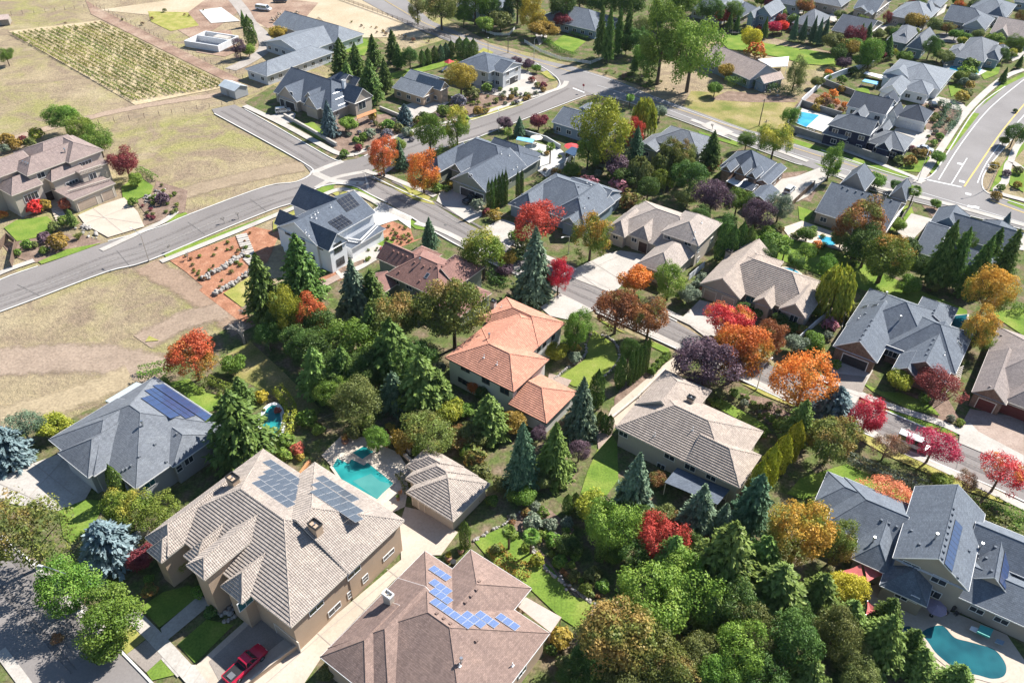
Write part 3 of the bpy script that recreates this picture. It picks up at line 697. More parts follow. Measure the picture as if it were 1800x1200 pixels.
    def chimney(s, x, y, w=1.1, d=.8, h=1.3, mat=None, cap=True):
        r = s.on(s.roof_bvh, x, y)
        if not r: return
        c = r[0]-s.base; mb = MB(); mb.box(c-Vector((0, 0, .8)), (w, d, h+.8), (s.A.x, s.A.y)); o = mb.build('chimney', mat or s.wallm, s.root)
        k = MB(); t = c+Vector((0, 0, h))
        for sx, sy, lx, ly in ((0, -1, w+.16, .12), (0, 1, w+.16, .12), (-1, 0, .12, d-.04), (1, 0, .12, d-.04)):
            k.box(t+s.A*sx*(w/2+.02)+s.B*sy*(d/2+.02), (lx, ly, .35), (s.A.x, s.A.y))
        k.build('cap', blackmetal if cap else s.trim, o); f = MB(); f.tube(t-Vector((0, 0, .1)), t+Vector((0, 0, .3)), .12, .12, 8); f.build('flue', steel, o)
    def panels(s, rows, mat, pu=1.65, pv=1.0, gap=.03, du=1, dv=1, face=None):
        """solar panels on the slope hit by the first pixel: rows = (pixel of the row's first corner, count); du,dv choose the way along and up the slope"""
        plane = None
        for (x, y), n in rows:
            r = plane or s.on(s.roof_bvh, x, y)
            if not r: continue
            c, nr = plane = r; d_ = ray(x, y); c = EYE+d_*((c-EYE).dot(nr)/d_.dot(nr))
            if face: nr = face
            nr = s.snap(nr); u = Vector((0, 0, 1)).cross(nr).normalized(); v = nr.cross(u)
            if u.dot(s.A)+u.dot(s.B) < 0: u = -u
            if v.z < 0: v = -v
            u = u*du; v = v*dv
            key = (pu, pv, mat.name)
            if key not in PAN:
                m = MB(); q = [Vector((0, 0, .08)), Vector((pu, 0, .08)), Vector((pu, pv, .08)), Vector((0, pv, .08))]
                m.prism([a+Vector((0, 0, .0)) for a in q], [a+Vector((0, 0, .04)) for a in q]); m.cur = 1; e = .035
                m.face([Vector((e, e, .123)), Vector((pu-e, e, .123)), Vector((pu-e, pv-e, .123)), Vector((e, pv-e, .123))], [(0, 0), (pu, 0), (pu, pv), (0, pv)])
                m.cur = 0; m.tube((.1, .2, -.05), (.1, .2, .09), .03); m.tube((pu-.1, pv-.2, -.05), (pu-.1, pv-.2, .09), .03)
                o = m.build('solar_panel', [alu if mat not in (solblue, solblack) else blackmetal, mat]); PAN[key] = o; COL.objects.unlink(o)
            w = u.cross(v); flip = w.dot(nr) < 0
            for i in range(n):
                o = PAN[key].copy(); COL.objects.link(o); o.name = 'solar_panel'; o.parent = s.root
                p0 = c+u*(pu+gap)*i
                if flip: o.matrix_local = Matrix.Translation(p0+v*pv-s.base) @ Matrix((u, -v, nr)).transposed().to_4x4()
                else: o.matrix_local = Matrix.Translation(p0-s.base) @ Matrix((u, v, nr)).transposed().to_4x4()
    def snap(s, n):
        """slope normal with its plan direction squared to the house"""
        h = Vector((n.x, n.y, 0)); k = max((s.A, -s.A, s.B, -s.B), key=lambda a: a.dot(h)); v = k*h.length; v.z = n.z
        return n.normalized()
WIN = {}; PAN = {}
def solarmat(name, cell, line, rough=.15):
    m, n = newmat(name); tc = N(n, 'TexCoord'); br = N(n, 'TexBrick'); br.offset = 0; n.links.new(tc.outputs['UV'], br.inputs[0])
    br.inputs['Scale'].default_value = 1; br.inputs['Brick Width'].default_value = .165; br.inputs['Row Height'].default_value = .165; br.inputs['Mortar Size'].default_value = .006
    br.inputs['Color1'].default_value = (*cell, 1); br.inputs['Color2'].default_value = (*[x*1.25 for x in cell], 1); br.inputs['Mortar'].default_value = (*line, 1)
    p = N(n, 'BsdfPrincipled'); p.inputs['Roughness'].default_value = .12; p.inputs['Specular IOR Level'].default_value = .5; n.links.new(br.outputs[0], p.inputs['Base Color'])
    o = N(n, 'OutputMaterial'); n.links.new(p.outputs[0], o.inputs[0]); return m
solgrey = solarmat('grey_solar_cell', (.055, .065, .08), (.16, .17, .19)); solblue = solarmat('blue_solar_cell', (.03, .05, .115), (.06, .08, .15)); sollight = solarmat('light_solar_cell', (.085, .125, .24), (.22, .27, .4)); solblack = solarmat('black_solar_cell', (.02, .025, .035), (.06, .06, .07))
st = lambda n, c: pm(n, [(.3, tuple(x*.92 for x in c)), (.7, tuple(x*1.06 for x in c))], .35, 9, .07, .95, bump=.15, bscale=20)
tan = st('tan_stucco', (.42, .31, .22)); beige = st('beige_stucco', (.46, .40, .33)); whitew = st('white_siding', (.68, .69, .70)); offw = st('off_white_stucco', (.56, .53, .48)); greyw = st('grey_siding', (.34, .35, .36)); sagew = st('sage_siding', (.2, .22, .18))
navyw = st('navy_siding', (.022, .027, .055)); taupe = st('taupe_stucco', (.36, .31, .26)); brick = pm('brown_brick', [(.3, (.16, .1, .07)), (.7, (.27, .18, .13))], 1.5, 6, .35, bump=.4); bluew = st('blue_grey_siding', (.2, .26, .31)); palew = st('pale_grey_siding', (.48, .49, .5)); tealw = st('teal_siding', (.12, .18, .19))
rtan = roofmat('tan_tile_roof', (.375, .318, .27), True); rred = roofmat('terracotta_tile_roof', (.55, .26, .175), True); rtaupe = roofmat('taupe_tile_roof', (.40, .33, .275), True); rtan2 = roofmat('tan_shingle_roof', (.385, .325, .28)); rbrown = roofmat('brown_shingle_roof', (.26, .18, .148)); rbrown2 = roofmat('reddish_brown_shingle_roof', (0.259, 0.140, 0.115))
rgrey = roofmat('grey_shingle_roof', (0.142, 0.162, 0.189)); rdark = roofmat('slate_grey_shingle_roof', (0.107, 0.126, 0.156)); rlt = roofmat('light_grey_shingle_roof', (0.206, 0.226, 0.250)); rmid = roofmat('mid_grey_shingle_roof', (0.172, 0.185, 0.203)); rtl = roofmat('mauve_brown_shingle_roof', (0.270, 0.207, 0.184)); rcol = roofmat('weathered_tan_shake_roof', (0.479, 0.377, 0.325)); rblack = roofmat('charcoal_shingle_roof', (0.060, 0.072, 0.095)); rbr11 = roofmat('grey_brown_shingle_roof', (0.287, 0.241, 0.218))
gdtan = flat('tan_garage_door', (.40, .31, .24)); gdred = flat('dark_red_garage_door', (.13, .03, .025)); gdgrey = flat('grey_garage_door', (.2, .2, .2)); gddark = flat('dark_garage_door', (.035, .035, .038)); gdwhite = flat('white_garage_door', (.6, .6, .6)); brdoor = flat('dark_wood_door', (.06, .03, .02)); gdbeige = flat('beige_garage_door', (.42, .37, .31))
TL_ = (.44, .11); TS_ = (.42, .09)
H = House
h = H('L', 'large tan tiled house with two grey solar arrays and two chimneys beside the turquoise pool', 'large tan tiled house', tan, rtan, [
 (-82.7, -55.2, 29.4, 48.0, 7, 'A', 'hh', 11.2, 7.3, 10.9), (-74, -55.12, 39.6, 50.95, 7, 'B', 'gh', 11.25, 0, 8.6), (-82.6, -77.3, 26.6, 40, 6.9, 'B', 'hg', 9.3, 2.6), (-80.6, -77.4, 25.5, 34, 6.6, 'B', 'hg', 8.4, 2.0),
 (-72.1, -68.4, 26.6, 38, 9.1, 'B', 'hg', 10.4, 1.7), (-75.2, -72.6, 27.9, 35, 7.2, 'B', 'hg', 8.9, 2.5), (-67.4, -63.2, 28.0, 36, 6.7, 'B', 'hg', 8.9, 2.4)], creamtrim, TL_)
for a in ((556, 1068, 2.4, .9), (622, 1006, 2.4, .9), (588, 1070, 2.2, 1.1), (616, 1043, 1., 1.3), (642, 1016, 1., 1.3), (683, 974, 2.2, .8)): h.win(*a)
h.win(431, 1058, 2.2, 1.7, None, True); h.chimney(412, 851, 1.6, 1.2, 1.4); h.chimney(556, 933, 1.6, 1.2, 1.4); h.door(505, 1118, 4.6, 2.3, gdtan)
C1 = lambda *p: [(240+x/5, 780+y/5) for x, y in p]
h.panels([(q, 5) for q in C1((1180, 140), (1185, 222), (1140, 268), (1090, 318))], solgrey, 1.52, 1.7, .04)
h.panels([(q, n) for q, n in zip(C1((1640, 280), (1605, 335), (1595, 398)), (5, 6, 6))], solgrey, 1.52, 1.7, .04)
h = H('Br', 'brown shingled house with pale blue solar panels at the bottom of the picture', 'brown shingled house', tan, rbrown, [
 (-50.25, -28.5, 32, 49.8, 5, 'A', 'hh', 8.6, 8.5, 9.6), (-45.1, -34.35, 40, 53.9, 5, 'B', 'gh', 7.55, 0, 5.4), (-50.2, -39.8, 31, 44, 5, 'B', 'hg', 7.7, 5.2), (-50.2, -42.2, 29.5, 40, 4.9, 'B', 'hg', 7.2, 4.2)], white, None)
h.chimney(684, 1058, 1.3, .8, 1.7, beige, False); D3 = lambda *p: [(720+x/5, 960+y/5) for x, y in p]
for q in D3((490, 492), (540, 436), (588, 380), (610, 308), (238, 590), (300, 633), (358, 678), (585, 830)): h.vents([q])
h.vents(D3((905, 1045), (440, 1050)), 'pipe'); h.vents(D3((455, 1020)), 'flue'); h.win(918, 1178, 1.6, 1.5)
h.panels([(q, n) for q, n in zip(D3((215, 170), (218, 287), (222, 365), (228, 455), (505, 567), (620, 565), (800, 588)), (3, 3, 3, 6, 3, 3, 3))], sollight, 1.06, 1.35)
h = H('S', 'grey shingled house with a block of dark blue solar panels beside the dry lot', 'blue solar panel house', greyw, rmid, [
 (-114.8, -94.0, 31.9, 49.4, 4.5, 'A', 'hh', 8.2, 7.5, 10.3), (-114.9, -101.6, 29.5, 42, 4.5, 'B', 'hg', 7.6, 6.8), (-110.9, -102.1, 28.8, 40, 4.4, 'B', 'hg', 6.9, 4.2), (-99, -93.3, 38.1, 47, 4.5, 'A', 'gh', 6.3, 0, 3)], white)
C7 = lambda *p: [(80+x/6, 660+y/6) for x, y in p]
for q, w, hh, t in (((1100, 1140), 1.7, 1.2, True), ((1410, 975), 1., 1.3, False), ((1350, 1165), 1.4, .9, False), ((1510, 890), 1.5, 1.3, False)): h.win(*C7(q)[0], w, hh, None, t)
h.vents(C7((1030, 530),), 'flue'); h.vents(C7((1385, 615), (1155, 725), (990, 855), (1275, 910), (760, 1030), (820, 1000), (860, 980), (905, 950)))
h.panels([(q, n) for q, n in zip(C7((1240, 90), (1183, 97), (1150, 132), (1098, 148), (1110, 212), (1060, 228)), (9, 9, 7, 7, 5, 5))], solblue, 1.65, 1.0, .01)
h.door(133, 850, 5, 2.3, gdwhite)
h = H('cabana', 'small tan tiled pool house between the pool and the spruces', 'tiled pool house', beige, rtan, [
 (-61, -51.4, 57.4, 66.8, 3, 'B', 'hh', 5.4, 4.7, 4.7), (-63, -54, 59.5, 66.9, 3, 'A', 'hh', 5.0, 3.6, 3.6), (-64.7, -57, 61.5, 67, 3, 'A', 'hh', 4.6, 2.7, 2.7)], creamtrim, TS_, name='pool_house')
for x, y in ((722, 886), (732, 892), (742, 898)): h.door(x, y, 1.2, 2.1, gdbeige, 1, 'door')
h = H('R', 'two-storey cream house with a bright terracotta tiled roof', 'terracotta roofed house', offw, rred, [
 (-75.1, -63, 84, 106.2, 6, 'B', 'hh', 8.6, 5.7, 6.6), (-77.4, -63.05, 97.1, 106.25, 6, 'A', 'hh', 8.2, 5, 5), (-75, -59.3, 83.95, 95, 6, 'A', 'hh', 8.55, 6, 5), (-60, -51.8, 83.35, 93.3, 3.2, 'A', 'gh', 5.4, 0, 4.6)], darktrim, (.4, .06))
for a in ((809, 667, .8, 1.), (816, 671, .8, 1.), (823, 675, .8, 1.), (814, 648, .8, .5), (822, 652, .8, .5), (854, 669, 1.6, 1.2), (887, 687, 1.8, 1.2), (914, 686, 1.4, 1.), (947, 613, 1., 1.2), (957, 604, 1., 1.2), (972, 593, 1., 1.2)): h.win(*a, col='dark_trim')
h.vents('860,594', 'flue'); h.vents([(882, 540), (851, 628), (874, 640)], 'pipe'); h.chimney(867, 541, 1., .8, 1.6)
h = H('T', 'long taupe tiled house with a chimney right of the terracotta roof', 'long taupe house', beige, rtaupe, [
 (-41.2, -20.5, 88.65, 103, 4.5, 'A', 'hh', 8.2, 7, 7.5), (-28, -18.6, 88.7, 97.4, 4.5, 'A', 'gh', 7.2, 0, 4.3), (-41.3, -32, 95.6, 107.1, 4.5, 'B', 'gh', 7.9, 0, 5.3)], creamtrim, (.42, .1))
for a in ((1096, 762, 1.6, 1.2), (1177, 802, 1.8, 1.2), (1162, 819, 1.4, 1.), (1213, 821, 1.8, 1.2), (1250, 838, 1.6, 1.2)): h.win(*a)
h.chimney(1213, 708, 1.2, .8, 1.2); h.vents([(1218, 755), (1151, 765)], 'pipe')
h = H('G', 'two-storey grey gabled house with two blue solar strips above the kidney pool', 'kidney pool house', taupe, rgrey, [
 (10.0, 20.1, 88.2, 104.2, 5.8, 'B', 'gg', 9.4), (20.3, 25.0, 91.9, 100.2, 4.5, 'B', 'gg', 6.6), (.2, 10.4, 91, 102.2, 3.5, 'A', 'hg', 6.2, 4), (5.2, 10.6, 86.9, 96, 3.4, 'B', 'hg', 5.4, 3), (-2.4, 4, 94.6, 102, 3.4, 'A', 'hg', 5.2, 3.2), (9.8, 16, 84.6, 92, 3.2, 'B', 'hg', 5.4, 3.2), (18.6, 32, 88.8, 98, 3.1, 'A', 'gg', 5.2), (19, 27, 96, 103.8, 4.6, 'A', 'gg', 7.0)], white, deg=-32)
C6 = lambda *p: [(1500+x/6, 880+y/6) for x, y in p]
for q, w, hh in (((610, 675), 2.2, .6), ((905, 835), 1.9, 1.3), ((845, 975), 1.8, 1.3), ((1415, 910), 1.7, .9), ((400, 910), 1., 1.3), ((510, 1000), 1.6, 1.2), ((640, 1035), 1., 1.2), ((1300, 1150), 1.7, .9)): h.win(*C6(q)[0], w, hh)
h.win(1760, 1090, 1.7, .9); h.vents(C6((935, 605), (950, 535), (965, 468), (980, 400), (995, 335), (1010, 270), (1025, 205), (1042, 140), (1055, 80), (695, 460), (610, 315), (1100, 805), (295, 205), (375, 240), (455, 275), (1220, 525), (1310, 565), (1400, 605), (1495, 490), (1455, 740)))
h.vents(C6((860, 395), (205, 430), (1335, 495)), 'flue')
h.panels([(C6((1035, 748))[0], 9)], solblue, 1.0, 1.6, .01); h.panels([(C6((1600, 938))[0], 8)], solblue, 1.0, 1.6, .01)
h = H('white', 'two-storey white house with dark gables and black solar panels at the corner', 'white corner house', whitew, rdark, [
 (-135.5, -122.2, 96.1, 114.8, 6.4, 'B', 'gg', 10.0), (-130, -118.8, 96.4, 102.3, 6.1, 'A', 'gg', 9.2), (-141.6, -129, 105.6, 114.0, 6.0, 'A', 'gg', 9.6), (-137.6, -129, 97.2, 101.5, 6.0, 'A', 'gg', 8.6), (-123, -119.3, 103.4, 114.6, 3.0, 'A', 'ff', 3.0)], white)
CW = lambda *p: [(480+x/7.5, 320+y/7.5) for x, y in p]
for q, w, hh in (((195, 675), 1.7, .7), ((395, 778), 1.2, 1.5), ((620, 862), 1.7, .7), ((270, 885), 2.2, 1.3), ((380, 932), .8, 1.3), ((455, 967), .8, 1.3), ((530, 1002), .8, 1.3), ((855, 862), 2.2, 2.2), ((890, 1045), 2.2, 1.7)): h.win(*CW(q)[0], w, hh, 'dark_trim')
h.win(*CW((1085, 470))[0], 3.2, 2., 'dark_trim'); h.vents(CW((765, 335), (590, 405), (552, 428), (505, 470), (568, 480), (430, 665), (470, 712)), 'pipe')
h.panels([(q, 4) for q in CW((975, 395), (941, 356), (907, 317), (873, 279))], solblack, 1.03, .97, .02); h.panels([(q, 4) for q in CW((872, 645), (836, 619), (799, 592), (762, 566))], solblack, 1.06, 1.0, .02)
h = H('DG', 'dark grey house with steep gables and white roof stripes behind the blue spruce', 'steep gabled grey house', taupe, rdark, [
 (-206, -179.6, 154.8, 172, 3.2, 'A', 'gh', 8.8, 0, 8), (-202.4, -193.4, 153.4, 163, 3.4, 'B', 'gg', 7.3), (-191.8, -187.4, 155.2, 162, 4.8, 'B', 'gg', 6.9), (-190.2, -184.4, 153.4, 162, 3.3, 'B', 'gg', 6.6), (-190, -176.8, 162, 170, 4.2, 'A', 'gg', 7.8), (-197, -188, 166, 176.5, 4.6, 'A', 'hg', 8), (-190, -185, 170, 176, 4.6, 'A', 'gg', 7)], white)
CD = lambda *p: [(480+x/8.57, 115+y/8.57) for x, y in p]
for q, w, hh in (((1340, 600), 3, 2.4), ((270, 420), 1.6, .9), ((545, 460), 1.1, .8), ((960, 720), 1.4, 1.2)): h.win(*CD(q)[0], w, hh)
h.chimney(*CD((1075, 330))[0], .9, .9, 2., whitew, False); h.door(*CD((250, 590))[0], 4.6, 2.3, gddark); h.door(*CD((140, 510))[0], 2.4, 2.3, gddark)
h.panels([(q, 7) for q in CD((985, 620), (945, 525), (905, 440))], sollight, .9, .3, .01)
h = H('LG', 'long low grey house with hipped wings beyond the fir belt', 'long low grey house', palew, rlt, [
 (-229.5, -218.3, 162.5, 193, 3.2, 'B', 'hh', 5.6, 5.5, 5.5), (-246, -226, 184.6, 205, 3.2, 'B', 'gg', 6.0), (-259, -223.5, 200, 213.6, 3.3, 'A', 'gh', 6.8, 0, 6)], white, auto=1)
h = H('TL', 'three-level tan house with balconies and a mauve-brown hipped roof', 'tan house with balconies', beige, rtl, [
 (-212.4, -197.8, 82.9, 92.5, 8.7, 'A', 'hh', 11.2, 4.8, 4.6), (-208.4, -199.3, 72.9, 87.7, 8.6, 'B', 'hg', 10.9, 4.4), (-214.8, -200.6, 77.7, 89.3, 8.6, 'B', 'hg', 11.3, 5), (-213.5, -204, 63.7, 77.7, 8.5, 'B', 'hg', 10.7, 4.5),
 (-204.5, -196.8, 76.9, 85.5, 6.1, 'B', 'hg', 8.3, 3), (-206.5, -197.6, 67.3, 75, 6, 'B', 'hg', 8.1, 3.4), (-198.4, -189, 77, 88.5, 3.4, 'A', 'ff', 3.4), (-199, -195, 83.5, 91.5, 6.2, 'A', 'ff', 6.2)], creamtrim)
h.ventm = steel
for a in ((150, 288, 3.4, 1.4), (128, 325, 3.2, 2.2), (72, 308, 1.8, 1.4), (55, 346, 3.4, 1.8), (164, 311, 1.8, 2.)): h.win(*a)
h.door(84, 336, 1.8, 2.6, brdoor, 2, 'door'); h.door(152, 352, 4.8, 2.3, gdtan); h.door(188, 338, 3., 2.3, gdtan); h.vents([(115, 268)], 'flue'); h.vents([(40, 284), (45, 286), (49, 288)])
h = H('T12', 'taupe tiled house with a gabled garage behind the crimson maple', 'crimson maple house', taupe, rtaupe, [
 (-49, -26.3, 141.4, 156, 3.2, 'A', 'hh', 7.4, 7, 7), (-49.25, -40, 138.8, 158.7, 3.2, 'B', 'gg', 6.6), (-47, -38.0, 148.8, 158.5, 3.2, 'B', 'gh', 6.4, 0, 6), (-32, -26.2, 140.2, 149, 3.3, 'B', 'gg', 5.9), (-37.3, -33.4, 139.5, 148, 3.2, 'B', 'gg', 5.1)], creamtrim, (.42, .085))
for a in ((1320, 526, 2.2, 1.5, None, True), (1367, 548, 2., 1.2), (1395, 561, 1.6, 1.8)): h.win(*a)
h.door(1247, 521, 2.6, 2.2, gdtan); h.door(1278, 534, 2.6, 2.2, gdtan); h.chimney(1280, 450, 1.3, .8, 1.2)
h = H('G10', 'wide grey shingled house with a brick-fronted garage and glazed entry court', 'brick garage house', brick, rgrey, [
 (-19.1, -2.6, 143.6, 160, 3.2, 'A', 'hh', 7.8, 8.2, 8.2), (-18.9, -10.4, 135.2, 152, 3.2, 'B', 'gg', 6.5), (-10.4, 2.5, 140.8, 156.3, 3.2, 'A', 'hh', 7.5, 6, 6), (-7.4, 1.65, 136.6, 152, 3.2, 'B', 'gg', 6.5), (-7.5, -2.9, 134.9, 141, 3.1, 'B', 'gg', 4.9), (-9, -2, 155, 163.5, 3.1, 'B', 'gh', 5, 0, 3.4)], white)
CG = lambda *p: [(1430+x/4.86, 500+y/4.86) for x, y in p]
h.door(*CG((352, 650))[0], 4.7, 2.2, gddark); h.win(*CG((682, 580))[0], 3.2, 2.2)
h.vents(CG((400, 470), (425, 430), (450, 388), (477, 350), (500, 308), (1030, 470), (1008, 510), (987, 555), (965, 598), (1275, 418), (1235, 460), (1290, 515), (1020, 243), (1037, 220), (445, 250)))
h.vents(CG((440, 190), (525, 178), (1245, 505)), 'sky'); h.vents(CG((615, 100), (733, 305)), 'flue'); h.vents(CG((392, 290), (1115, 600)), 'pipe')
h = H('B11', 'grey-brown house with dark red garage doors at the right edge', 'red garage house', brick, rbr11, [
 (6.1, 34, 141, 162, 3.2, 'A', 'hh', 7.8, 8, 8), (6.1, 11.9, 137.4, 152, 3.2, 'B', 'gg', 5.6), (11.5, 34, 138.6, 150, 3.1, 'A', 'hh', 6.8, 5, 5)], creamtrim)
h.door(1732, 712, 2.8, 2.3, gdred); h.door(1782, 728, 4.8, 2.3, gdred); h.vents('1740,680 1738,685 1760,590', 'vent')
h = H('B6', 'reddish-brown shingled house with skylight and wooden wings behind the tall olive tree', 'reddish-brown house', sagew, rbrown2, [
 (-103.9, -88.8, 98.55, 110.8, 5, 'A', 'hh', 8.2, 4.6, 5.6), (-97, -88.7, 104, 113.6, 5, 'B', 'gh', 7.9, 0, 5), (-110.3, -98, 102.3, 108.9, 4.6, 'A', 'gh', 7.2, 0, 4), (-107, -101, 107, 113.6, 3.4, 'B', 'gh', 5.8, 0, 3.4), (-107.6, -101.2, 91, 99.5, 3.2, 'B', 'hg', 4.9, 3), (-95.8, -83.2, 98.3, 108.8, 3.0, 'A', 'gh', 5.2, 0, 5)], creamtrim)
CB = lambda *p: [(640+x/7.5, 410+y/7.5) for x, y in p]
for q, w, hh in (((425, 640), 1.6, 1.), ((595, 715), 1.6, 1.)): h.win(*CB(q)[0], w, hh)
h.vents(CB((830, 560),), 'sky'); h.vents(CB((390, 238), (452, 262), (510, 290), (570, 312), (668, 385), (790, 435), (880, 450), (735, 630), (465, 512), (1185, 330), (1135, 362), (1088, 400), (1030, 438), (960, 445)))
h.vents(CB((740, 385), (1520, 870)), 'flue')
h = H('T13', 'two-storey tan house with a wide concrete drive in front', 'two-storey tan house', beige, rtan2, [
 (-77.5, -55.5, 147.2, 164.6, 3.2, 'A', 'hh', 7.2, 8, 8), (-77.6, -72, 145.7, 156, 3.2, 'B', 'hg', 5.5, 2.7), (-71.3, -66.4, 146.8, 158, 3.7, 'B', 'hg', 5.9, 2), (-64.4, -54.9, 148.8, 161.5, 5.8, 'B', 'hh', 8.4, 4.2, 4), (-64, -55.7, 137.5, 151, 3.2, 'B', 'hh', 5.7, 4, 4)], creamtrim)
for a in ((1082, 417, 1.3, .8), (1115, 421, 1.3, 1.2), (1173, 417, 1.6, .8), (1209, 429, 1.6, .7), (1228, 439, 1., 1.2), (1227, 456, 1., 1.2), (1251, 421, 1.5, 1.)): h.win(*a)
h.door(1130, 432, 2.2, 2.6, brdoor, 2, 'door'); h.vents('1221,408 1221,419 1233,392', 'pipe')
h = H('G14', 'grey hipped house behind the red and green maple', 'red maple house', bluew, rgrey, [
 (-103.2, -82.6, 146.4, 163.5, 3.2, 'A', 'hh', 7.2, 6, 9.5), (-103.3, -96, 142, 155, 3.2, 'B', 'hg', 5.9, 3.4), (-92.7, -82.3, 144.4, 159, 3.2, 'B', 'hg', 6.9, 5), (-88, -83.4, 142.9, 150, 3.1, 'B', 'gg', 5), (-96, -84, 155, 165, 3.1, 'A', 'gg', 5.4)], white)
h.win(1008, 388, 1.2, 1.3); h.win(955, 372, 1.4, 1.3); h.win(1064, 368, 1.6, 1.2); h.vents('1017,329 1017,350 1035,348 1011,374 918,342 905,358', 'vent'); h.vents('1027,366 1044,369 1032,321 1039,325', 'pipe')
h = H('G15', 'grey-roofed sage house with a gabled garage beside the six cypresses', 'cypress row house', sagew, rdark, [
 (-133.5, -110.9, 150.5, 167.6, 3.5, 'A', 'hh', 7.8, 6.5, 9), (-122.7, -110.8, 142.8, 161, 3.5, 'B', 'gg', 7.4), (-133.4, -127.6, 143.9, 158, 3.4, 'B', 'hg', 6, 3), (-126.6, -122.6, 147.2, 156, 3.6, 'B', 'gg', 5.6), (-125, -112, 160, 170, 3.4, 'A', 'gh', 6.6, 0, 5)], white)
for a in ((827, 309, 1.2, 1.), (897, 316, 1.1, 1.6), (910, 306, 1., 1.4), (898, 332, 2., 1.5)): h.win(*a)
h.door(822, 328, 4.8, 2.2, gddark); h.door(843, 338, 2.6, 2.2, gddark); h.vents('881,271 895,274 902,298 909,294', 'pipe')
# smaller and farther houses: outlined by their eave corners
def far(key, label, short, wall, roof, wings, deg=-35.5, trim=None): return H(key, label, short, wall, roof, wings, trim, None, 'house', deg, auto=1)
far('h18', 'small tan house with a grey gabled roof beside the fir belt', 'small tan house', tan, rlt, [([(689, 154), (744, 171)], 3.2, 'A', 'gg', 0, (), (0, 0, 0, 9.5)), ([(705, 141), (766, 152)], 4.2, 'A', 'gg', 0, (), (0, 0, 0, 7)), ([(738, 142), (770, 158)], 4.6, 'A', 'gg', 6.8, (), (0, 1, 0, 2))])
far('h19', 'two-storey grey house with a garage under it by the road junction', 'junction house', palew, rdark, [([(813, 110), (850, 91), (902, 105), (859, 128)], 5.6, 'A', 'hh', 8.2), ([(868, 120), (884, 129), (902, 108)], 5.4, 'A', 'gg', 7.4)]).door(903, 128, 4.6, 2.3, gddark)
far('h21', 'low grey house among trees beyond the white picket fence', 'picket fence house', bluew, rgrey, [([(967, 22), (993, 12), (1080, 35), (1047, 55)], 3.2, 'A', 'hh', 0)])
far('h22', 'grey gabled house partly hidden by the tall yellow-green tree', 'half-hidden grey house', bluew, rgrey, [([(975, 211), (1048, 238)], 3.4, 'A', 'gg', 0, (), (0, 0, 0, 11)), ([(1018, 190), (1046, 185)], 4.5, 'B', 'gg', 0)])
far('h23', 'green-grey house with a large hipped roof by the main road', 'green main road house', sagew, rmid, [([(1144, 246), (1195, 225), (1256, 243), (1231, 268)], 4.2, 'A', 'hh', 0), ([(1125, 258), (1148, 236), (1160, 262)], 3.2, 'B', 'gg', 0)])
far('h24', 'brick house with white gabled dormers and a curved concrete drive', 'dormered brick house', brick, rdark, [([(1265, 292), (1298, 266), (1360, 287), (1336, 313)], 3.6, 'A', 'hh', 7.8), ([(1333, 320), (1359, 289), (1378, 294), (1362, 316)], 3.2, 'B', 'gg', 0), ([(1320, 343), (1349, 358), (1371, 337)], 3.1, 'B', 'gg', 0), ([(1301, 329), (1322, 336), (1330, 325)], 3, 'A', 'gg', 0), ([(1268, 297), (1284, 303)], 5, 'B', 'gg', 6.4, (), (0, 0, 0, 5)), ([(1313, 310), (1328, 315)], 5, 'B', 'gg', 6.4, (), (0, 0, 0, 5)), ([(1292, 303), (1308, 309)], 4.6, 'B', 'gg', 6.8, (), (0, 0, 0, 6))])
h = far('h25', 'long grey roofed house with two rear gables behind the red-brown tree', 'long rear-gabled house', taupe, rgrey, [([(1433, 371), (1556, 410)], 3.2, 'A', 'gg', 7.6, (), (0, 0, 0, 18)), ([(1478, 322), (1520, 336)], 3.6, 'B', 'gh', 8, (), (0, 0, 0, 9)), ([(1563, 345), (1593, 353)], 3.6, 'B', 'gh', 7.2, (), (0, 0, 0, 7))])
h.vents('1482,329 1491,334 1505,337 1517,340 1529,343 1541,346 1567,353', 'vent'); h.chimney(1554, 348, .8, .8, .8)
h = far('h26', 'wide grey house with a recessed porch behind three dark conifers', 'recessed porch house', bluew, rgrey, [([(1606, 441), (1643, 452)], 3.2, 'A', 'gg', 7, (), (0, 0, 0, 17)), ([(1650, 425), (1775, 464)], 3.3, 'A', 'gg', 6.6, (), (0, 0, 5, 15)), ([(1686, 462), (1742, 480)], 3.1, 'A', 'gh', 5.4, (), (0, 0, 0, 8)), ([(1632, 396), (1692, 404)], 3.3, 'B', 'gh', 6.8, (), (0, 0, 0, 8)), ([(1718, 408), (1776, 428)], 3.3, 'B', 'gh', 6.2, (), (0, 0, 0, 7))])
h.chimney(1718, 455, 1., .8, .9)
h = far('h27', 'blue-grey house with a weathered tan shake roof beside the green field', 'shake roofed house', bluew, rcol, [([(1274, 92), (1299, 132), (1358, 130)], 3.2, 'A', 'gg', 7, (), (0, 0, 0, 2)), ([(1333, 138), (1340, 146), (1371, 140)], 3., 'B', 'gg', 4.8, (), (0, 0, 0, 2))], -57); h.chimney(1319, 95, 1.2, .9, 1.2, brick)
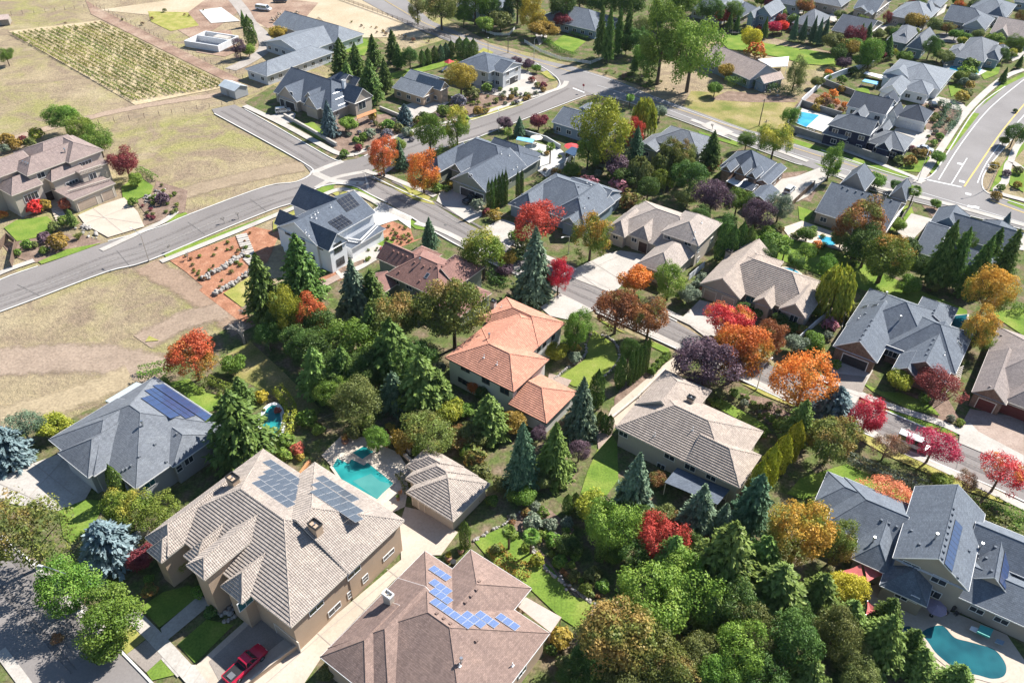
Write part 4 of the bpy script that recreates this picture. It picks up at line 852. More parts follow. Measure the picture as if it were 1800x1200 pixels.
far('h28', 'navy blue two-storey house with white trim along the main road wall', 'navy blue house', navyw, rmid, [([(1455, 219), (1530, 238)], 5.9, 'A', 'hg', 8.8, (), (0, 0, 0, 9)), ([(1445, 234), (1470, 241)], 3.2, 'A', 'hg', 5.4, (), (0, 3, 0, 9)), ([(1525, 250), (1591, 265)], 3.2, 'A', 'hh', 6, (), (0, 0, 0, 10)), ([(1541, 256), (1565, 264)], 3.3, 'B', 'gg', 5.4, (), (0, 0, -.8, 6)), ([(1494, 206), (1540, 218)], 5.9, 'B', 'gg', 8.2, (), (0, -4, 0, 6)), ([(1540, 232), (1556, 236)], 3.3, 'B', 'gg', 5, (), (0, 0, 0, 7))])
h = far('h29', 'white house with a dark roof and a three-car garage behind the navy house', 'white garage house', whitew, rblack, [([(1488, 186), (1562, 197)], 5.9, 'A', 'gg', 8.8, (), (0, 0, 0, 9)), ([(1577, 204), (1628, 213)], 3.4, 'A', 'hh', 6.4, (), (0, 0, 0, 9)), ([(1545, 178), (1572, 186)], 5.9, 'B', 'gg', 8.6, (), (0, 0, 0, 5)), ([(1560, 200), (1578, 206)], 3.4, 'B', 'gg', 5.6, (), (0, 0, -1, 6))])
h.door(1590, 211, 4.6, 2.2, gdwhite); h.door(1612, 216, 4.6, 2.2, gdwhite)
far('h30', 'sprawling light grey house between the white house and the pool house', 'sprawling light grey house', whitew, rlt, [([(1550, 135), (1594, 106), (1672, 132), (1660, 148)], 3.4, 'A', 'hh', 7), ([(1545, 160), (1585, 165), (1580, 140)], 3.8, 'B', 'gh', 6.6), ([(1585, 157), (1634, 165)], 3.3, 'A', 'hh', 5.8, (), (0, 0, 0, 9)), ([(1552, 130), (1600, 141)], 3.6, 'B', 'gg', 6.4, (), (0, 0, 0, 5))])
far('h31', 'grey hipped house with a covered porch over its blue pool', 'covered porch house', bluew, rmid, [([(1677, 99), (1732, 107), (1707, 66)], 3.4, 'A', 'hh', 8), ([(1730, 95), (1756, 107)], 3.2, 'B', 'hh', 5.6, (), (0, 0, 0, 9)), ([(1672, 85), (1682, 96)], 3.2, 'B', 'hg', 0, (), (0, 2, 0, 4)), ([(1748, 88), (1766, 95)], 3, 'A', 'hh', 0, (), (0, 0, 0, 6))])
T_ = [('ha', 'grey roof corner among the trees at the top middle', 'top middle house', bluew, rgrey, [([(795, 10), (880, 14), (850, -8)], 3.2, 'A', 'hh', 0)]),
 ('hb', 'grey house at the top edge left of the solar gable house', 'house at the top edge', greyw, rgrey, [([(1228, 18), (1258, -8), (1290, 8)], 3.4, 'A', 'hh', 0)]),
 ('hc', 'light gabled house beside the tall green trees at the top', 'light gabled top house', palew, rlt, [([(1250, 20), (1275, -2), (1292, 14), (1273, 27)], 3.6, 'B', 'gg', 0)]),
 ('hd', 'low dark roofed house left of the solar gable house', 'low dark roofed house', taupe, rdark, [([(1290, 30), (1312, 10), (1332, 14)], 3.2, 'A', 'hh', 0)]),
 ('he', 'two-storey blue-grey house with solar panels on its tall gable roof', 'solar gable house', bluew, rlt, [([(1324, 23), (1356, 29), (1377, 13)], 5.8, 'B', 'gg', 9), ([(1312, 29), (1328, 30)], 5.4, 'B', 'gg', 7.6, (), (0, 0, 0, 7))]),
 ('hf', 'grey hipped house behind the row of small firs', 'small firs house', greyw, rmid, [([(1392, 40), (1422, 21), (1455, 33), (1432, 47)], 3.3, 'A', 'hh', 0), ([(1380, 33), (1400, 38)], 3.2, 'A', 'hh', 0, (), (0, 0, 0, 6))]),
 ('hg', 'dark slate roofed house with a small front gable right of the firs', 'dark slate house', taupe, rblack, [([(1465, 54), (1487, 34), (1542, 38), (1529, 60)], 3.4, 'A', 'gg', 7), ([(1490, 56), (1506, 60)], 3.3, 'B', 'gg', 0, (), (0, 0, -.5, 5))]),
 ('hh', 'large light grey hipped house with a golden tree at its corner', 'large light hipped house', taupe, rlt, [([(1563, 27), (1600, 6), (1650, 18), (1634, 34)], 3.6, 'A', 'hh', 8), ([(1612, 20), (1640, 26)], 3.5, 'B', 'hg', 7, (), (0, 0, -1, 6))]),
 ('hi', 'grey house with a double garage facing the court', 'double garage house', greyw, rgrey, [([(1658, 34), (1675, 19), (1746, 36)], 3.4, 'A', 'gh', 7.6), ([(1692, 46), (1732, 53)], 3.3, 'B', 'gg', 6.4, (), (0, 0, 0, 9))]),
 ('hj', 'broad dark grey house near the top right corner', 'broad dark corner house', greyw, rgrey, [([(1703, 15), (1740, 0), (1783, 14), (1767, 33)], 3.5, 'A', 'hh', 7.6), ([(1738, 22), (1765, 30)], 3.4, 'B', 'hg', 6.6, (), (0, 0, -2, 6))]),
 ('hk', 'brown-grey gabled house at the right edge near the top', 'brown-grey gabled house', taupe, rbr11, [([(1740, 58), (1764, 39), (1830, 50)], 3.4, 'A', 'gg', 7.4), ([(1746, 57), (1773, 64)], 3.3, 'B', 'gg', 6, (), (0, 0, -1, 6)), ([(1780, 56), (1795, 60)], 3.3, 'B', 'gg', 5.4, (), (0, 0, -1, 6))]),
 ('hl', 'teal-walled grey house beside the court', 'teal walled house', tealw, rmid, [([(1558, 70), (1594, 46), (1616, 53), (1598, 72)], 3.4, 'A', 'hh', 7), ([(1572, 68), (1597, 73)], 3.4, 'B', 'hg', 5.6, (), (0, 0, -1, 5)), ([(1598, 84), (1618, 59), (1641, 70), (1621, 88)], 3.3, 'B', 'hh', 7)]),
 ('hm', 'shadowed gabled house at the top edge right of centre', 'shadowed gabled house', taupe, rgrey, [([(1500, 14), (1530, -6), (1556, 10)], 3.6, 'A', 'gg', 0), ([(1503, 14), (1525, 19)], 3.5, 'B', 'gg', 0, (), (0, 0, -1, 6)), ([(1520, 24), (1541, 20)], 3.2, 'B', 'gg', 0)]),
 ('hn', 'small gabled house behind the golden tree at the top edge', 'golden tree house', greyw, rgrey, [([(1625, 8), (1643, -4), (1656, 10)], 3.2, 'B', 'gg', 0)]),
 ('ho', 'grey roofed house touching the top edge at the right', 'top right edge house', bluew, rgrey, [([(1782, 2), (1800, -8), (1830, 6)], 3.2, 'A', 'hh', 0)]),
 ('hp', 'dark roofed house at the top edge beyond the red trees', 'house beyond the red trees', greyw, rdark, [([(1365, 4), (1390, -10), (1420, 4)], 3.2, 'A', 'hh', 0)]),
 ('hq', 'grey house at the top edge between two drives', 'top edge house between drives', taupe, rmid, [([(1425, 2), (1450, -10), (1490, 4)], 3.4, 'A', 'hh', 0)])]
for t in T_: far(*t)
# ------------------------------------------------------------------ ground
def groundmat():
    m, n = newmat('dry_ground'); v = N(n, 'TexCoord').outputs['Object']
    a = ramp(n, [(.32, (.36, .285, .19)), (.46, (.335, .27, .172)), (.54, (.295, .262, .125)), (.66, (.262, .252, .095)), (.8, (.335, .275, .168))]); n.links.new(noise(n, v, .028, 6, .6, .6).outputs[0], a.inputs[0])
    b = ramp(n, [(.42, (0, 0, 0)), (.62, (1, 1, 1))]); n.links.new(noise(n, v, .085, 6, .65, 1.2).outputs[0], b.inputs[0])
    c = mixc(n, b.outputs[0], a.outputs[0], (.255, .195, .14))
    d = ramp(n, [(.56, (0, 0, 0)), (.72, (1, 1, 1))]); n.links.new(noise(n, v, .05, 5, .6, .4).outputs[0], d.inputs[0]); c = mixc(n, d.outputs[0], c, (.385, .315, .21))
    f = ramp(n, [(.25, (.62, .62, .6)), (.5, (1, 1, 1)), (.75, (1.3, 1.28, 1.2))]); n.links.new(noise(n, v, .9, 6, .75).outputs[0], f.inputs[0]); c = mixc(n, 1., c, f.outputs[0], 'MULTIPLY')
    g = ramp(n, [(.3, (.72, .72, .7)), (.7, (1.25, 1.25, 1.2))]); n.links.new(noise(n, v, 4.5, 4, .8).outputs[0], g.inputs[0]); c = mixc(n, 1., c, g.outputs[0], 'MULTIPLY')
    p = N(n, 'BsdfPrincipled'); p.inputs['Roughness'].default_value = 1; p.inputs['Specular IOR Level'].default_value = .05; n.links.new(c, p.inputs['Base Color'])
    bu = N(n, 'Bump'); bu.inputs['Strength'].default_value = 1; bu.inputs['Distance'].default_value = .4; n.links.new(noise(n, v, 1.6, 6, .75).outputs[0], bu.inputs['Height']); n.links.new(bu.outputs[0], p.inputs['Normal'])
    o = N(n, 'OutputMaterial'); n.links.new(p.outputs[0], o.inputs[0]); return m
dry = groundmat()
lawn = pm('lawn_grass', [(.3, (.09, .155, .026)), (.5, (.14, .21, .036)), (.66, (.2, .245, .052)), (.8, (.26, .265, .085))], .22, 3.0, .28, 1, bump=.5, bscale=6, spec=.05, detail=6)
lawny = pm('yellowing_grass', [(.3, (.2, .215, .05)), (.5, (.28, .265, .075)), (.7, (.36, .31, .12))], .3, 3.0, .28, 1, bump=.5, bscale=6, spec=.05)
lawnd = pm('half_dry_grass', [(.3, (.12, .15, .035)), (.5, (.24, .21, .08)), (.7, (.33, .26, .14))], .14, 3.0, .3, 1, bump=.6, bscale=5, spec=.05)
soil = pm('garden_soil', [(.28, (.055, .075, .025)), (.44, (.1, .125, .04)), (.54, (.13, .12, .06)), (.64, (.17, .13, .085)), (.76, (.26, .2, .145))], .35, 2.4, .4, 1, bump=.9, bscale=4, spec=.05, detail=6)
bed = pm('brown_bark_bed', [(.3, (.15, .105, .08)), (.55, (.22, .155, .118)), (.75, (.30, .225, .17))], .5, 3, .35, 1, bump=.8, bscale=5, spec=.05)
mulch = pm('orange_bark_mulch', [(.3, (.26, .12, .07)), (.55, (.34, .165, .1)), (.75, (.41, .235, .15))], .5, 3.5, .35, 1, bump=.8, bscale=6, spec=.05)
asph = pm('asphalt', [(.3, (.175, .158, .148)), (.5, (.203, .184, .172)), (.7, (.23, .209, .195))], .06, 2.5, .1, .95, bump=.2, bscale=25, spec=.15, detail=7)
asph2 = pm('main_road_asphalt', [(.3, (.19, .176, .168)), (.5, (.218, .203, .194)), (.7, (.245, .229, .219))], .08, 2.5, .1, .95, bump=.2, bscale=25, spec=.15, detail=7)
conc = pm('concrete', [(.3, (.35, .32, .28)), (.5, (.405, .372, .33)), (.7, (.45, .415, .37))], .3, 2.5, .14, .92, bump=.1, bscale=20, spec=.2)
concw = pm('pale_concrete', [(.3, (.46, .44, .40)), (.7, (.53, .51, .47))], .2, 3, .07, .92, spec=.2)
conct = pm('tan_concrete', [(.3, (.40, .33, .26)), (.5, (.45, .375, .30)), (.7, (.49, .415, .34))], .15, 2.5, .09, .92, spec=.2)
aggr = pm('exposed_aggregate', [(.3, (.21, .18, .155)), (.5, (.26, .225, .195)), (.7, (.30, .265, .23))], .2, 7, .2, .95, spec=.15)
paver = pm('brown_paver', [(.3, (.27, .20, .16)), (.7, (.36, .28, .23))], .5, 3, .2, .9, bump=.3)
trav = pm('travertine', [(.3, (.43, .36, .285)), (.5, (.49, .42, .34)), (.7, (.54, .48, .40))], .4, 2.5, .15, .85)
gravel = pm('gravel', [(.3, (.27, .235, .205)), (.7, (.37, .33, .29))], .2, 3, .25, 1, bump=.5, bscale=8)
redsoil = pm('bare_red_soil', [(.3, (.2, .13, .095)), (.5, (.28, .19, .14)), (.7, (.36, .27, .2))], .12, 1.5, .3, 1, bump=.7, bscale=2, spec=.05)
rowsoil = pm('vineyard_floor', [(.3, (.36, .285, .165)), (.5, (.42, .335, .21)), (.7, (.46, .375, .25))], .12, 1.6, .3, 1, bump=.6, bscale=3, spec=.05)
stonem = pm('grey_stone', [(.3, (.22, .2, .18)), (.7, (.42, .39, .35))], .8, 3, .3, .9, bump=.5)
kerbm = pm('kerb_concrete', [(.3, (.5, .48, .44)), (.7, (.58, .56, .52))], .3, 3, .1, .9)
yelm = flat('yellow_road_paint', (.52, .36, .09), .8, var=.15); whm = flat('white_road_paint', (.62, .62, .6), .8, var=.15)
def water(name, c1, c2):
    m, n = newmat(name); v = N(n, 'TexCoord').outputs['Object']; r = ramp(n, [(.35, c1), (.65, c2)]); n.links.new(noise(n, v, .25, 2).outputs[0], r.inputs[0])
    p = N(n, 'BsdfPrincipled'); p.inputs['Roughness'].default_value = .04; p.inputs['IOR'].default_value = 1.33; n.links.new(r.outputs[0], p.inputs['Base Color'])
    b = N(n, 'Bump'); b.inputs['Strength'].default_value = .12; b.inputs['Distance'].default_value = .05; n.links.new(noise(n, v, 2.2, 3).outputs[0], b.inputs['Height']); n.links.new(b.outputs[0], p.inputs['Normal'])
    o = N(n, 'OutputMaterial'); n.links.new(p.outputs[0], o.inputs[0]); return m
wteal = water('teal_pool_water', (.012, .16, .16), (.025, .26, .25)); wblue = water('blue_pool_water', (.03, .25, .38), (.06, .36, .5)); wdeep = water('dark_pool_water', (.008, .06, .08), (.015, .11, .13))
sheet('ground', [(-2500, -300), (2500, -300), (2500, 3500), (-2500, 3500)], dry, -.05, True)
for p in ('262,672 300,640 400,575 440,548 480,500 560,470 700,380 1050,560 1500,760 1800,900 1980,1000 2100,1400 -300,1400 -260,900 -60,760 90,752 215,690',
          '640,300 830,245 1040,168 1200,212 1610,356 1850,412 2100,500 2100,960 1850,835 1560,718 1000,480 700,332', '620,282 940,150 985,140 900,100 780,70 700,95 640,50 560,60 540,100 600,130 560,180 480,150 430,180 560,270',
          '1380,236 1600,311 1640,300 1760,150 1800,128 1830,60 1500,100 1410,180', '690,-20 860,75 1010,112 1150,160 1165,100 1260,68 1300,52 1480,96 1560,110 1800,60 2000,60 1900,-60 600,-90'):
    sheet('soil', p, soil, -.035)
# dry lots and fields
sheet('field', '172,18 300,0 560,-40 760,66 600,66 560,30 520,60 430,40 420,20 300,30', pm('straw_field', [(.3, (.36, .29, .19)), (.5, (.42, .34, .235)), (.7, (.46, .385, .28))], .06, 2, .2, 1, bump=.5, bscale=3, spec=.05), -.03)
sheet('field', '1200,187 1317,230 1380,238 1410,182 1360,166 1250,162 1215,160', lawnd, -.02)
sheet('field', '383,632 440,600 500,655 565,720 545,742 470,690 400,655', lawnd, -.02)
sheet('bare_soil', '300,45 360,0 470,-5 560,5 530,40 470,50 420,20 380,50 340,70', redsoil, -.025); sheet('bare_soil', '342,60 405,52 420,90 395,100 345,92', redsoil, -.02); sheet('bare_soil', '260,20 330,22 350,45 300,55 265,38', lawny, -.02)
sheet('bare_soil', '150,0 172,14 424,140 412,150 330,110 160,25', redsoil, -.018)
sheet('vineyard_floor', '14,55 176,36 400,153 238,185', rowsoil, -.015)
strip('track', '395,-20 425,15 440,40 462,62 466,85 440,105 405,122', 5, gravel, -.015); strip('track', '0,250 120,215 250,186 400,164', 5, softmat('worn_track', (.36, .27, .2), 5), -.024)
strip('wheel_track', '-40,638 90,628 190,632 290,655', 12, softmat('worn_earth', (.32, .245, .185), 12), -.0275); strip('wheel_track', '255,466 320,500 380,540 430,580', 8, softmat('bare_brown_earth', (.30, .215, .155), 8), -.027); strip('wheel_track', '300,345 400,318 480,300 535,292', 9, softmat('bare_lot_earth', (.31, .24, .165), 9), -.0265); strip('wheel_track', '0,735 120,700 230,660', 9, softmat('straw_earth', (.37, .295, .19), 9), -.026); strip('wheel_track', '250,600 330,560 400,545', 9, softmat('worn_earth_patch', (.31, .235, .175), 9), -.0255)
sheet('concrete_pad', '350,18 389,13 422,37 371,41', concw, .0)
# roads
strip_ = strip
sheet('street', '-60,530 0,492 67,468 180,428 277,400 333,377 467,328 520,320 547,304 530,284 377,200 372,192 412,184 430,192 493,227 580,277 600,283 627,279 733,232 827,212 920,181 977,157 983,143 967,127 943,110 985,128 1040,140 1085,158 1060,165 1030,168 887,223 833,244 770,262 700,283 655,298 653,310 710,337 760,356 810,388 843,405 900,436 997,483 1070,512 1150,543 1233,592 1350,640 1557,722 1627,752 1697,780 1800,828 1960,900 1960,965 1783,873 1692,833 1538,769 1407,715 1313,672 1200,618 1047,548 990,517 880,470 812,435 769,411 720,380 680,356 653,343 627,329 605,324 584,324 555,332 519,355 480,368 400,400 262,458 187,478 60,526 -60,570', asph, -.01)
sheet('street', '200,1131 267,1200 330,1270 60,1270 43,1200 0,1143 -80,1060 -120,900 -80,860 0,938', asph, -.01)
sheet('main_road', '540,-60 690,-20 760,38 850,75 930,100 1010,118 1085,141 1140,166 1200,187 1317,229 1367,241 1443,264 1550,300 1607,315 1637,309 1667,266 1717,190 1767,152 1830,115 1900,80 2000,180 1830,190 1783,240 1733,300 1726,325 1737,340 1800,362 2000,430 2000,470 1800,402 1617,355 1517,328 1433,298 1377,278 1277,241 1200,211 1140,188 1093,174 1037,164 985,140 940,119 860,96 790,73 720,46 640,2', asph2, -.006)
for p in ('640,-22 745,40 840,76 930,104 1010,128', '1100,163 1180,188 1300,228 1440,274 1560,309'): strip('road_line', p, .25, yelm, .004)
strip('road_line', '1695,328 1722,288 1762,230 1810,172', .4, yelm, .004); strip('road_line', '1740,352 1800,374 1850,392', .4, yelm, .004)
for p in ('1650,316 1690,252 1740,190 1800,140', '1718,322 1735,285 1775,232 1820,180', '1672,324 1700,278'): strip('road_line', p, .25, whm, .004)
for p in ('1050,150 1140,180 1280,232 1440,284 1600,332 1800,392', '1010,121 1090,146 1200,190 1320,233 1440,267 1590,312'): strip('road_line', p, .16, whm, .004)
strip('stop_line', '1007,155 1027,163', .7, whm, .004); strip('stop_line', '1630,316 1690,329', .6, whm, .004)
for x, y in ((1702, 341), (1706, 363), (1716, 364), (1688, 288), (1691, 319)): strip('road_arrow', [(x-5, y-1), (x+5, y+1.5)], 1.2, whm, .0045, sm=1)
# valley gutters at the junction
strip('gutter', '549,304 575,293 602,283', 2.0, conc, -.002); strip('gutter', '556,330 590,312 650,300', 1.6, conc, -.002); strip('gutter', '553,304 588,318 640,322', 2.2, conc, -.001); strip('gutter', '0,1143 43,1200 70,1240', 1.4, conc, -.002)
# kerbs
for p in ('-60,570 60,526 187,478 262,458 400,400 480,368 519,355 555,332 584,324 605,324 627,329 653,343 680,356', '720,380 769,411 812,435 880,470 960,505', '1047,548 1200,618 1313,672 1407,715 1538,769 1692,833 1783,873 1900,930',
          '-60,530 0,492 67,468', '190,424 277,400 333,377 467,328 520,320 547,304 530,284 377,200', '430,192 493,227 580,277 600,283', '640,275 733,232 827,212 920,181 977,157 983,143 967,127 943,112', '655,310 710,337 760,356', '905,438 997,483', '1150,545 1190,565', '1557,722 1627,752 1680,774',
          '690,285 770,262 833,244 887,223 1030,168', '200,1131 267,1200 330,1270', '200,1131 100,1030 0,938 -60,890', '1443,264 1550,300 1607,315 1637,309 1667,266 1717,190 1767,152', '1726,325 1733,300 1783,240 1830,190', '1726,325 1737,340 1800,362', '1040,166 1093,176 1200,213 1377,280 1410,290', '1470,310 1517,330 1617,357 1800,404'):
    strip('kerb', p, .32, kerbm, 0, .11)
# pavements
for p, w in (('283,460 420,405 500,372 540,357', 1.7), ('540,357 575,340 600,333 625,338 655,352 690,372 722,386', 1.7), ('-60,514 0,480 60,458', 1.7), ('178,440 260,402 290,388 310,372', 1.7), ('430,186 505,222 590,268 622,272', 2.0), ('622,272 738,226 830,205 930,172 985,155 996,143', 1.8),
             ('668,305 730,330 765,345', 1.7), ('640,300 668,306 700,288 760,270', 1.6), ('730,392 775,405 830,432 890,462 945,492', 1.6), ('905,428 1000,470 1075,505', 1.6), ('1145,535 1240,580 1300,607', 1.6), ('1440,663 1560,712 1650,742 1700,765', 1.7), ('1060,545 1150,588 1300,660 1420,712', 1.6), ('1500,735 1560,778 1640,815 1740,862 1830,905', 1.6),
             ('1215,211 1290,238 1370,266 1420,284', 1.6), ('1400,238 1480,263 1590,305 1625,320', 1.7), ('1612,322 1650,268 1700,195 1760,140 1800,122', 2.2), ('1800,300 1775,285 1766,320 1752,337 1800,352 1850,368', 2.0), ('1800,240 1785,262 1776,285', 1.8), ('1470,306 1560,334 1640,352 1800,396', 1.8), ('60,985 130,1060 200,1128', 1.5), ('228,1075 290,1138 360,1215', 1.9)):
    strip('sidewalk', p, w, conc, .02)

wear = softmat('tyre_wear', (.19, .172, .161), 1.1); wear2 = softmat('pale_wear', (.225, .206, .192), 1.4)
for p in ('-60,560 60,517 180,472 260,448 395,392 480,358 530,342', '-60,540 60,499 180,452 270,424 390,372 480,342 540,325', '390,195 480,245 560,292', '405,190 495,240 575,284', '660,325 720,360 800,400 880,446 980,500 1080,545 1240,622 1400,690 1540,748 1690,812 1800,862', '690,318 800,375 900,428 1000,478 1120,540 1240,600 1400,665 1560,740 1700,800 1800,845', '640,292 740,252 840,224 930,190 1000,155', '650,305 740,268 840,238 930,205 1020,170', '0,960 80,1040 180,1150', '0,1030 70,1110 130,1180'): strip('tyre_wear', p, 1.1, wear, -.0035)
for p in ('-60,548 60,508 180,462 265,436 395,382 480,350', '670,318 760,365 890,437 1000,490 1240,611 1550,745 1790,855', '0,1000 80,1080 150,1160', '660,-10 760,52 850,88 950,118', '1080,155 1180,190 1310,232 1450,278'): strip('oil_line', p, 1.4, wear2, -.0033)
def lawns(ps, m=lawn, nm='lawn', lv=.0):
    for p in ps: sheet(nm, p, m, lv)
lawns(['7,400 28,387 83,380 100,397 90,412 30,424', '213,328 228,318 253,315 269,327 265,340 242,350 223,354 216,348', '283,393 300,380 326,373 330,376 300,389', '67,460 117,438 178,427 140,442 73,464', '287,447 350,423 490,372 516,360 500,374 380,424 293,453',
 '523,353 567,328 590,324 575,337 530,359', '563,331 584,325 588,332 567,337', '607,328 627,328 647,339 669,355 664,364 645,349 625,337', '705,382 716,382 745,398 750,405 730,402', '640,431 665,416 693,425 681,434 663,445',
 '1143,597 1177,613 1175,623 1133,603', '1043,556 1060,563 1085,576 1070,573', '1240,700 1267,700 1347,747 1357,760 1343,762 1300,738 1257,714',
 '1383,867 1407,840 1487,815 1533,835 1583,853 1612,872 1640,870 1720,912 1800,965 1800,990 1750,945 1693,893 1640,880 1593,892 1533,868 1440,868 1413,878', '1553,718 1593,728 1633,743 1680,757 1686,762 1675,767 1633,752 1583,733', '1513,690 1535,700 1553,718 1540,712', '1517,673 1550,688 1583,690 1633,708 1653,730 1600,720 1533,687',
 '1325,440 1380,412 1470,440 1530,470 1660,530 1660,560 1560,525 1490,500', '1560,500 1640,520 1700,545 1700,560 1640,540', '103,897 147,877 188,880 170,912 127,955 112,945', '247,1067 287,1040 333,1028 350,1047 280,1102', '312,1132 363,1088 410,1098 343,1165', '257,1180 288,1153 317,1183 267,1195',
 '293,673 333,665 360,690 400,697 402,714 365,724', '833,950 877,928 903,930 935,970 970,998 1003,1045 1047,1060 1017,1105 985,1085 917,1020 867,990', '1020,868 1033,827 1050,790 1075,762 1085,780 1087,842 1067,870', '500,211 521,213 521,220 552,215 569,233 585,250 560,245 524,222',
 '680,130 747,117 807,98 815,107 750,125 687,140', '605,58 655,73 640,98 608,92', '970,77 993,60 1030,73 1007,92 983,84', '1263,70 1300,50 1345,76 1473,96 1480,118 1413,112 1367,100 1280,86', '1227,230 1290,250 1300,258 1230,236', '1393,243 1483,271 1600,309 1590,314 1480,280 1393,251', '1662,262 1712,198 1722,200 1672,264', '1722,190 1770,150 1800,135 1800,128 1760,148', '1630,300 1655,268 1665,270 1640,307', '1575,300 1600,280 1640,275 1620,303',
 '1740,335 1756,298 1780,262 1800,245 1800,262 1770,295 1757,336', '1775,350 1800,358 1800,368 1770,356', '1770,300 1800,290 1800,338 1775,325', '1580,365 1602,360 1607,378 1590,388', '1403,362 1430,372 1420,392 1405,385', '1430,286 1480,300 1470,304', '1565,383 1580,402 1562,408 1555,398', '1500,158 1525,152 1530,165 1505,170', '1667,150 1690,145 1696,160 1672,170', '1720,125 1760,110 1755,130 1730,140',
 '1280,240 1300,252 1290,254', '600,196 618,190 628,205 612,210', '1740,550 1800,540 1800,590 1770,570', '190,950 205,945 200,970'])
lawns(['983,663 1030,630 1033,603 1043,580 1080,605 1087,630 1073,650 1033,683 1007,678'], pm('bright_lawn', [(.3, (.15, .2, .035)), (.6, (.2, .24, .05)), (.8, (.27, .27, .09))], .3, 3, .25, 1, bump=.5, bscale=6, spec=.05))
lawns(['480,388 519,369 538,363 540,376 513,378 492,398 480,409', '584,340 597,335 611,337 606,345 595,346', '393,515 443,483 450,500 427,541', '207,1130 230,1098 256,1122 223,1149', '1303,673 1317,677 1403,710 1397,716 1343,694', '1500,750 1538,768 1643,814 1742,855 1785,877 1778,888 1700,862 1630,831 1560,800 1500,766', '1045,557 1060,562 1100,585 1090,582', '857,190 920,178 918,184 830,212 822,206', '700,318 730,330 757,347 752,352 720,338', '640,310 665,318 690,330 730,352 765,360 760,353 700,330', '840,92 860,98 868,92 850,84', '950,128 962,124 976,140 965,138',
 '1483,325 1530,340 1540,346', '255,600 262,590 280,598'], lawny)
# bark beds
sheet('mulch_bed', '297,457 420,413 443,398 493,408 470,460 447,473 392,517 433,547 424,560 367,512 327,478', mulch, -.02)
sheet('mulch_bed', '660,402 688,388 722,402 728,422 745,418 700,436 667,450 600,492 565,500 560,490 640,450 668,440 692,425 668,414', mulch, -.02)
sheet('mulch_bed', '360,500 430,548 445,570 415,560 350,510', mulch, -.021)
for p in ('240,355 268,340 275,318 330,335 325,372 290,385 250,398 255,375', '0,425 30,424 100,412 140,410 178,424 165,440 60,462 20,450', '590,210 680,200 740,245 700,262 640,272 600,270 560,240', '760,200 830,165 900,150 950,165 930,178 830,210 740,236 770,212', '905,122 940,128 965,140 950,155 915,135', '1610,185 1660,175 1695,195 1650,258 1615,235',
          '1390,195 1420,160 1490,185 1470,205', '1367,305 1420,300 1400,310 1390,320 1365,332', '1400,335 1420,325 1435,335 1425,355 1405,350', '1620,360 1680,372 1700,385 1640,382', '1690,385 1740,400 1760,410 1720,400', '890,905 960,890 1010,930 990,960 960,950 900,930', '925,975 950,965 1000,1035 1060,1070 1040,1085 990,1020', '1600,700 1660,690 1690,740 1650,740', '1080,700 1100,670 1170,640 1160,650 1080,720', '1300,690 1350,700 1400,735 1350,745', '1245,175 1280,160 1390,170 1400,180 1320,180'):
    sheet('bark_bed', p, bed, -.018)
# drives, walks and patios
for p in ('644,377 673,356 722,380 722,402 700,386 688,389 664,397', '350,18 389,13 422,37 371,41'): sheet('driveway', p, concw, .012)
for p in ('772,340 782,332 805,332 832,342 850,352 846,380 825,392 767,353', '855,398 883,385 905,392 905,425 895,435 845,405', '990,482 1063,447 1090,440 1140,448 1115,480 1082,512 1068,512', '1197,560 1230,527 1297,543 1262,585 1240,592', '1455,630 1535,650 1520,677 1513,695 1503,709 1470,690 1465,663', '950,540 985,515 1045,545 1030,552 1000,562 967,555', '-60,930 -30,850 60,813 110,795 165,850 150,877 103,897 60,893 0,880',
          '820,160 845,140 880,135 912,120 930,125 945,145 960,160 900,172', '1310,330 1345,320 1400,310 1440,295 1470,302 1440,325 1420,345 1390,360 1360,345', '1590,262 1560,245 1575,225 1620,225 1640,230 1625,255 1650,272 1640,282 1620,262', '1625,180 1650,170 1690,180 1700,190 1690,195 1650,185', '1577,408 1602,375 1640,385 1610,415 1600,430', '1760,418 1800,410 1800,440 1770,435', '485,200 505,190 520,200 515,215 490,218 470,205', '645,335 650,330 640,300', '700,190 740,175 775,175 790,180 750,205 720,225 715,210', '1232,220 1250,213 1290,232 1270,240', '940,58 965,52 960,70 948,80'):
    sheet('driveway', p, conc, .012)
sheet('driveway', '137,378 178,360 218,347 242,372 254,398 190,417 150,395', conct, .012); sheet('driveway', '1067,735 1075,717 1167,640 1197,620 1195,655 1150,690 1087,750', conct, .012)
sheet('driveway', '430,1230 470,1190 522,1137 600,1072 705,983 703,920 712,890 743,897 805,935 775,975 745,975 690,1022 575,1140 515,1230', conct, .012)
sheet('driveway', '1690,745 1705,718 1800,735 1800,828 1748,803 1685,777', paver, .01); sheet('driveway', '1462,655 1525,662 1515,690 1480,680', aggr, .02)
sheet('driveway', '1545,668 1700,742 1800,830 1748,805 1700,780', conc, .011) if False else None
sheet('sidewalk', '1705,742 1720,758 1800,800 1800,829 1748,804 1686,778 1690,750', conc, .016)
sheet('driveway', '343,1170 470,1055 525,1105 522,1137 470,1190 430,1240 395,1240', conct, .014); sheet('driveway', '367,1162 455,1081 501,1121 392,1208', aggr, .02)
sheet('walk', '282,1104 352,1044 372,1060 290,1128', conc, .014); sheet('walk', '258,1122 290,1128 330,1170 312,1190 285,1160', conc, .013); sheet('walk', '223,1149 256,1124 288,1153 257,1181', aggr, .014); sheet('walk', '313,1165 345,1168 420,1240 380,1240', conc, .013)
